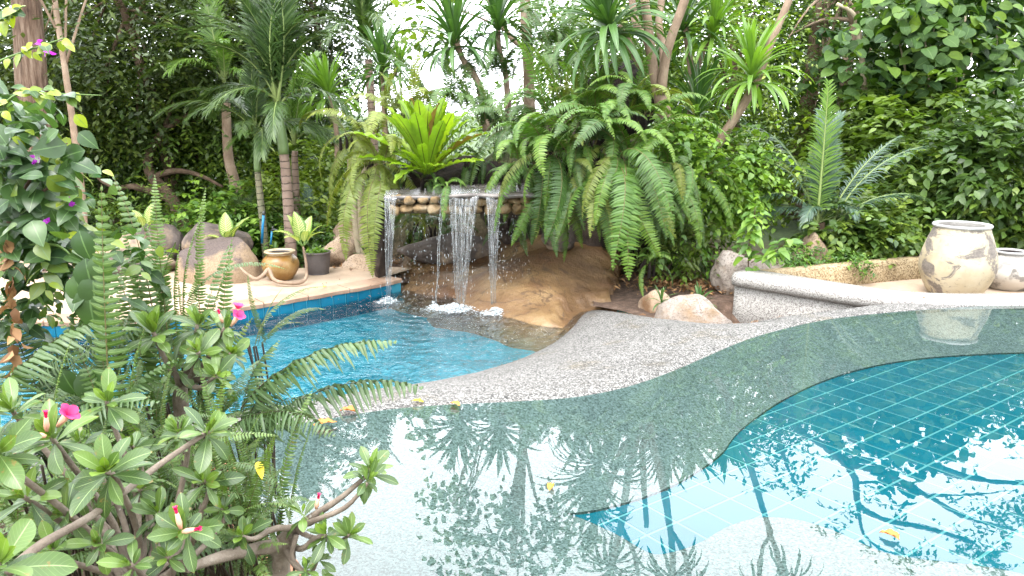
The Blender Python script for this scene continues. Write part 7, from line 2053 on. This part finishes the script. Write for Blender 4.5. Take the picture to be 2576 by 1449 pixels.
    # broad dark leaves lower down
    for px, py, s in ((215, 650, 0.11), (225, 720, 0.13), (205, 930, 0.13), (240, 640, 0.09), (190, 690, 0.1), (155, 930, 0.085), (200, 580, 0.09), (235, 690, 0.12)):
        leaf(mes[3], P(px, py, 2.12), [rng.normal(0.1, 0.4), -0.3, -1], [0.1, -1, 0.2], s)
bougain()

# ------------------------------------------------------------------ fallen leaves
def fallen(px, py, z, s, mt, label, seed, curl=0.4):
    rg = random.Random(seed)
    me = strap_mesh("fallen_leaf", MAT[mt], 800 + seed, 20, -18, pw=1.0, w=0.26, segs=8, fold=curl, wav=0.2, prof='ovate')
    o = link("fallen_leaf", me); p = G(px, py, z)
    o.matrix_basis = Matrix.Translation(p + Vector((0, 0, 0.006))) @ Matrix.Rotation(rg.uniform(0, 6.28), 4, 'Z') @ Matrix.Diagonal((s, s, s, 1))
    tag(o, label, "leaf")
fallen(2262, 1362, 0.0, 0.075, "m_orange", "orange leaf afloat near the lower right corner", 1, 0.8)
fallen(1382, 1237, 0.0, 0.06, "m_orange", "small amber leaf afloat in the middle of the still pool", 2, 0.8)
fallen(898, 1040, 0.008, 0.10, "m_orange", "brown orange leaf at the left end of the waterline", 3, 0.7)
fallen(1065, 1014, 0.010, 0.07, "m_yellow", "yellow leaf lying on the pebbled rim", 4)
fallen(1135, 1016, 0.008, 0.08, "m_orange", "rust leaf on the rim right of the yellow leaf", 5)
fallen(790, 1074, 0.005, 0.12, "m_orange", "long orange leaf by the slim fern frond", 6)
fallen(2330, 752, 0.05, 0.05, "m_dry", "dry leaf by the dark slot in the rim", 7)
fallen(1625, 795, -0.23, 0.06, "m_dry", "dry brown leaf at the foot of the tan rock", 8)
fallen(820, 722, Z_DECK + 0.01, 0.06, "m_yellow", "yellow leaf on the wet corner of the sandy deck", 9)
o = link("fallen_leaf", strap_mesh("fallen_leaf", MAT["m_yellow"], 830, -20, -70, w=0.2, segs=8, fold=0.3, prof='ovate')); o.matrix_basis = frond_basis(P(648, 1162, 1.9), 150, 0.055); tag(o, "yellow leaf caught hanging among the fern fronds", "leaf")
# leaf litter on bare soil
mb = MB(); rg = np.random.default_rng(51); q = []
for px, py, z, n, sx, sy in ((1700, 710, -0.2, 420, 0.35, 0.28), (1760, 720, -0.17, 260, 0.25, 0.2), (900, 660, -0.22, 300, 0.35, 0.22), (690, 640, -0.24, 160, 0.4, 0.15)):
    c = np.array(G(px, py, z)); q.append(c + rg.normal(0, 1, (n, 3)) * [sx, sy, 0.008])
q = np.vstack(q); q[:, 2] += 0.02
f = rg.normal(0, 1, (len(q), 3)); f[:, 2] *= 0.2
scatter(mb, T_LANCE, q, f, rg.normal(0, 0.3, (len(q), 3)) + [0, 0, 1], rg.uniform(0.04, 0.10, len(q)), rg.uniform(0, 1, len(q)))
o = mb.build("leaf_litter", MAT["m_dry"]); tag(o, "dry brown leaf litter on the soil", "leaf litter", kind="stuff")

mb = MB(); rg = np.random.default_rng(57); q = []
for k in range(46): q.append(np.array(G(rg.uniform(560, 980), rg.uniform(700, 765), Z_DECK + 0.008)))
for k in range(60):
    i = int(rg.uniform(62, 82)); t = rg.uniform(0.75, 1.0) ** 0.5
    q.append(W_LINE[i] * (1 - t) + L_LINE[i] * t + np.array([0, 0, 0.028 * math.sin(math.pi * t) + 0.012]))
q = np.array(q); n = len(q); f = rg.normal(0, 1, (n, 3)); f[:, 2] *= 0.1
scatter(mb, T_LANCE, q, f, rg.normal(0, 0.12, (n, 3)) + [0, 0, 1], rg.uniform(0.015, 0.045, n), rg.uniform(0, 1, n))
o = mb.build("paving_litter", MAT["m_dry"]); tag(o, "tiny dry leaves scattered over the paving", "leaf litter", kind="stuff")
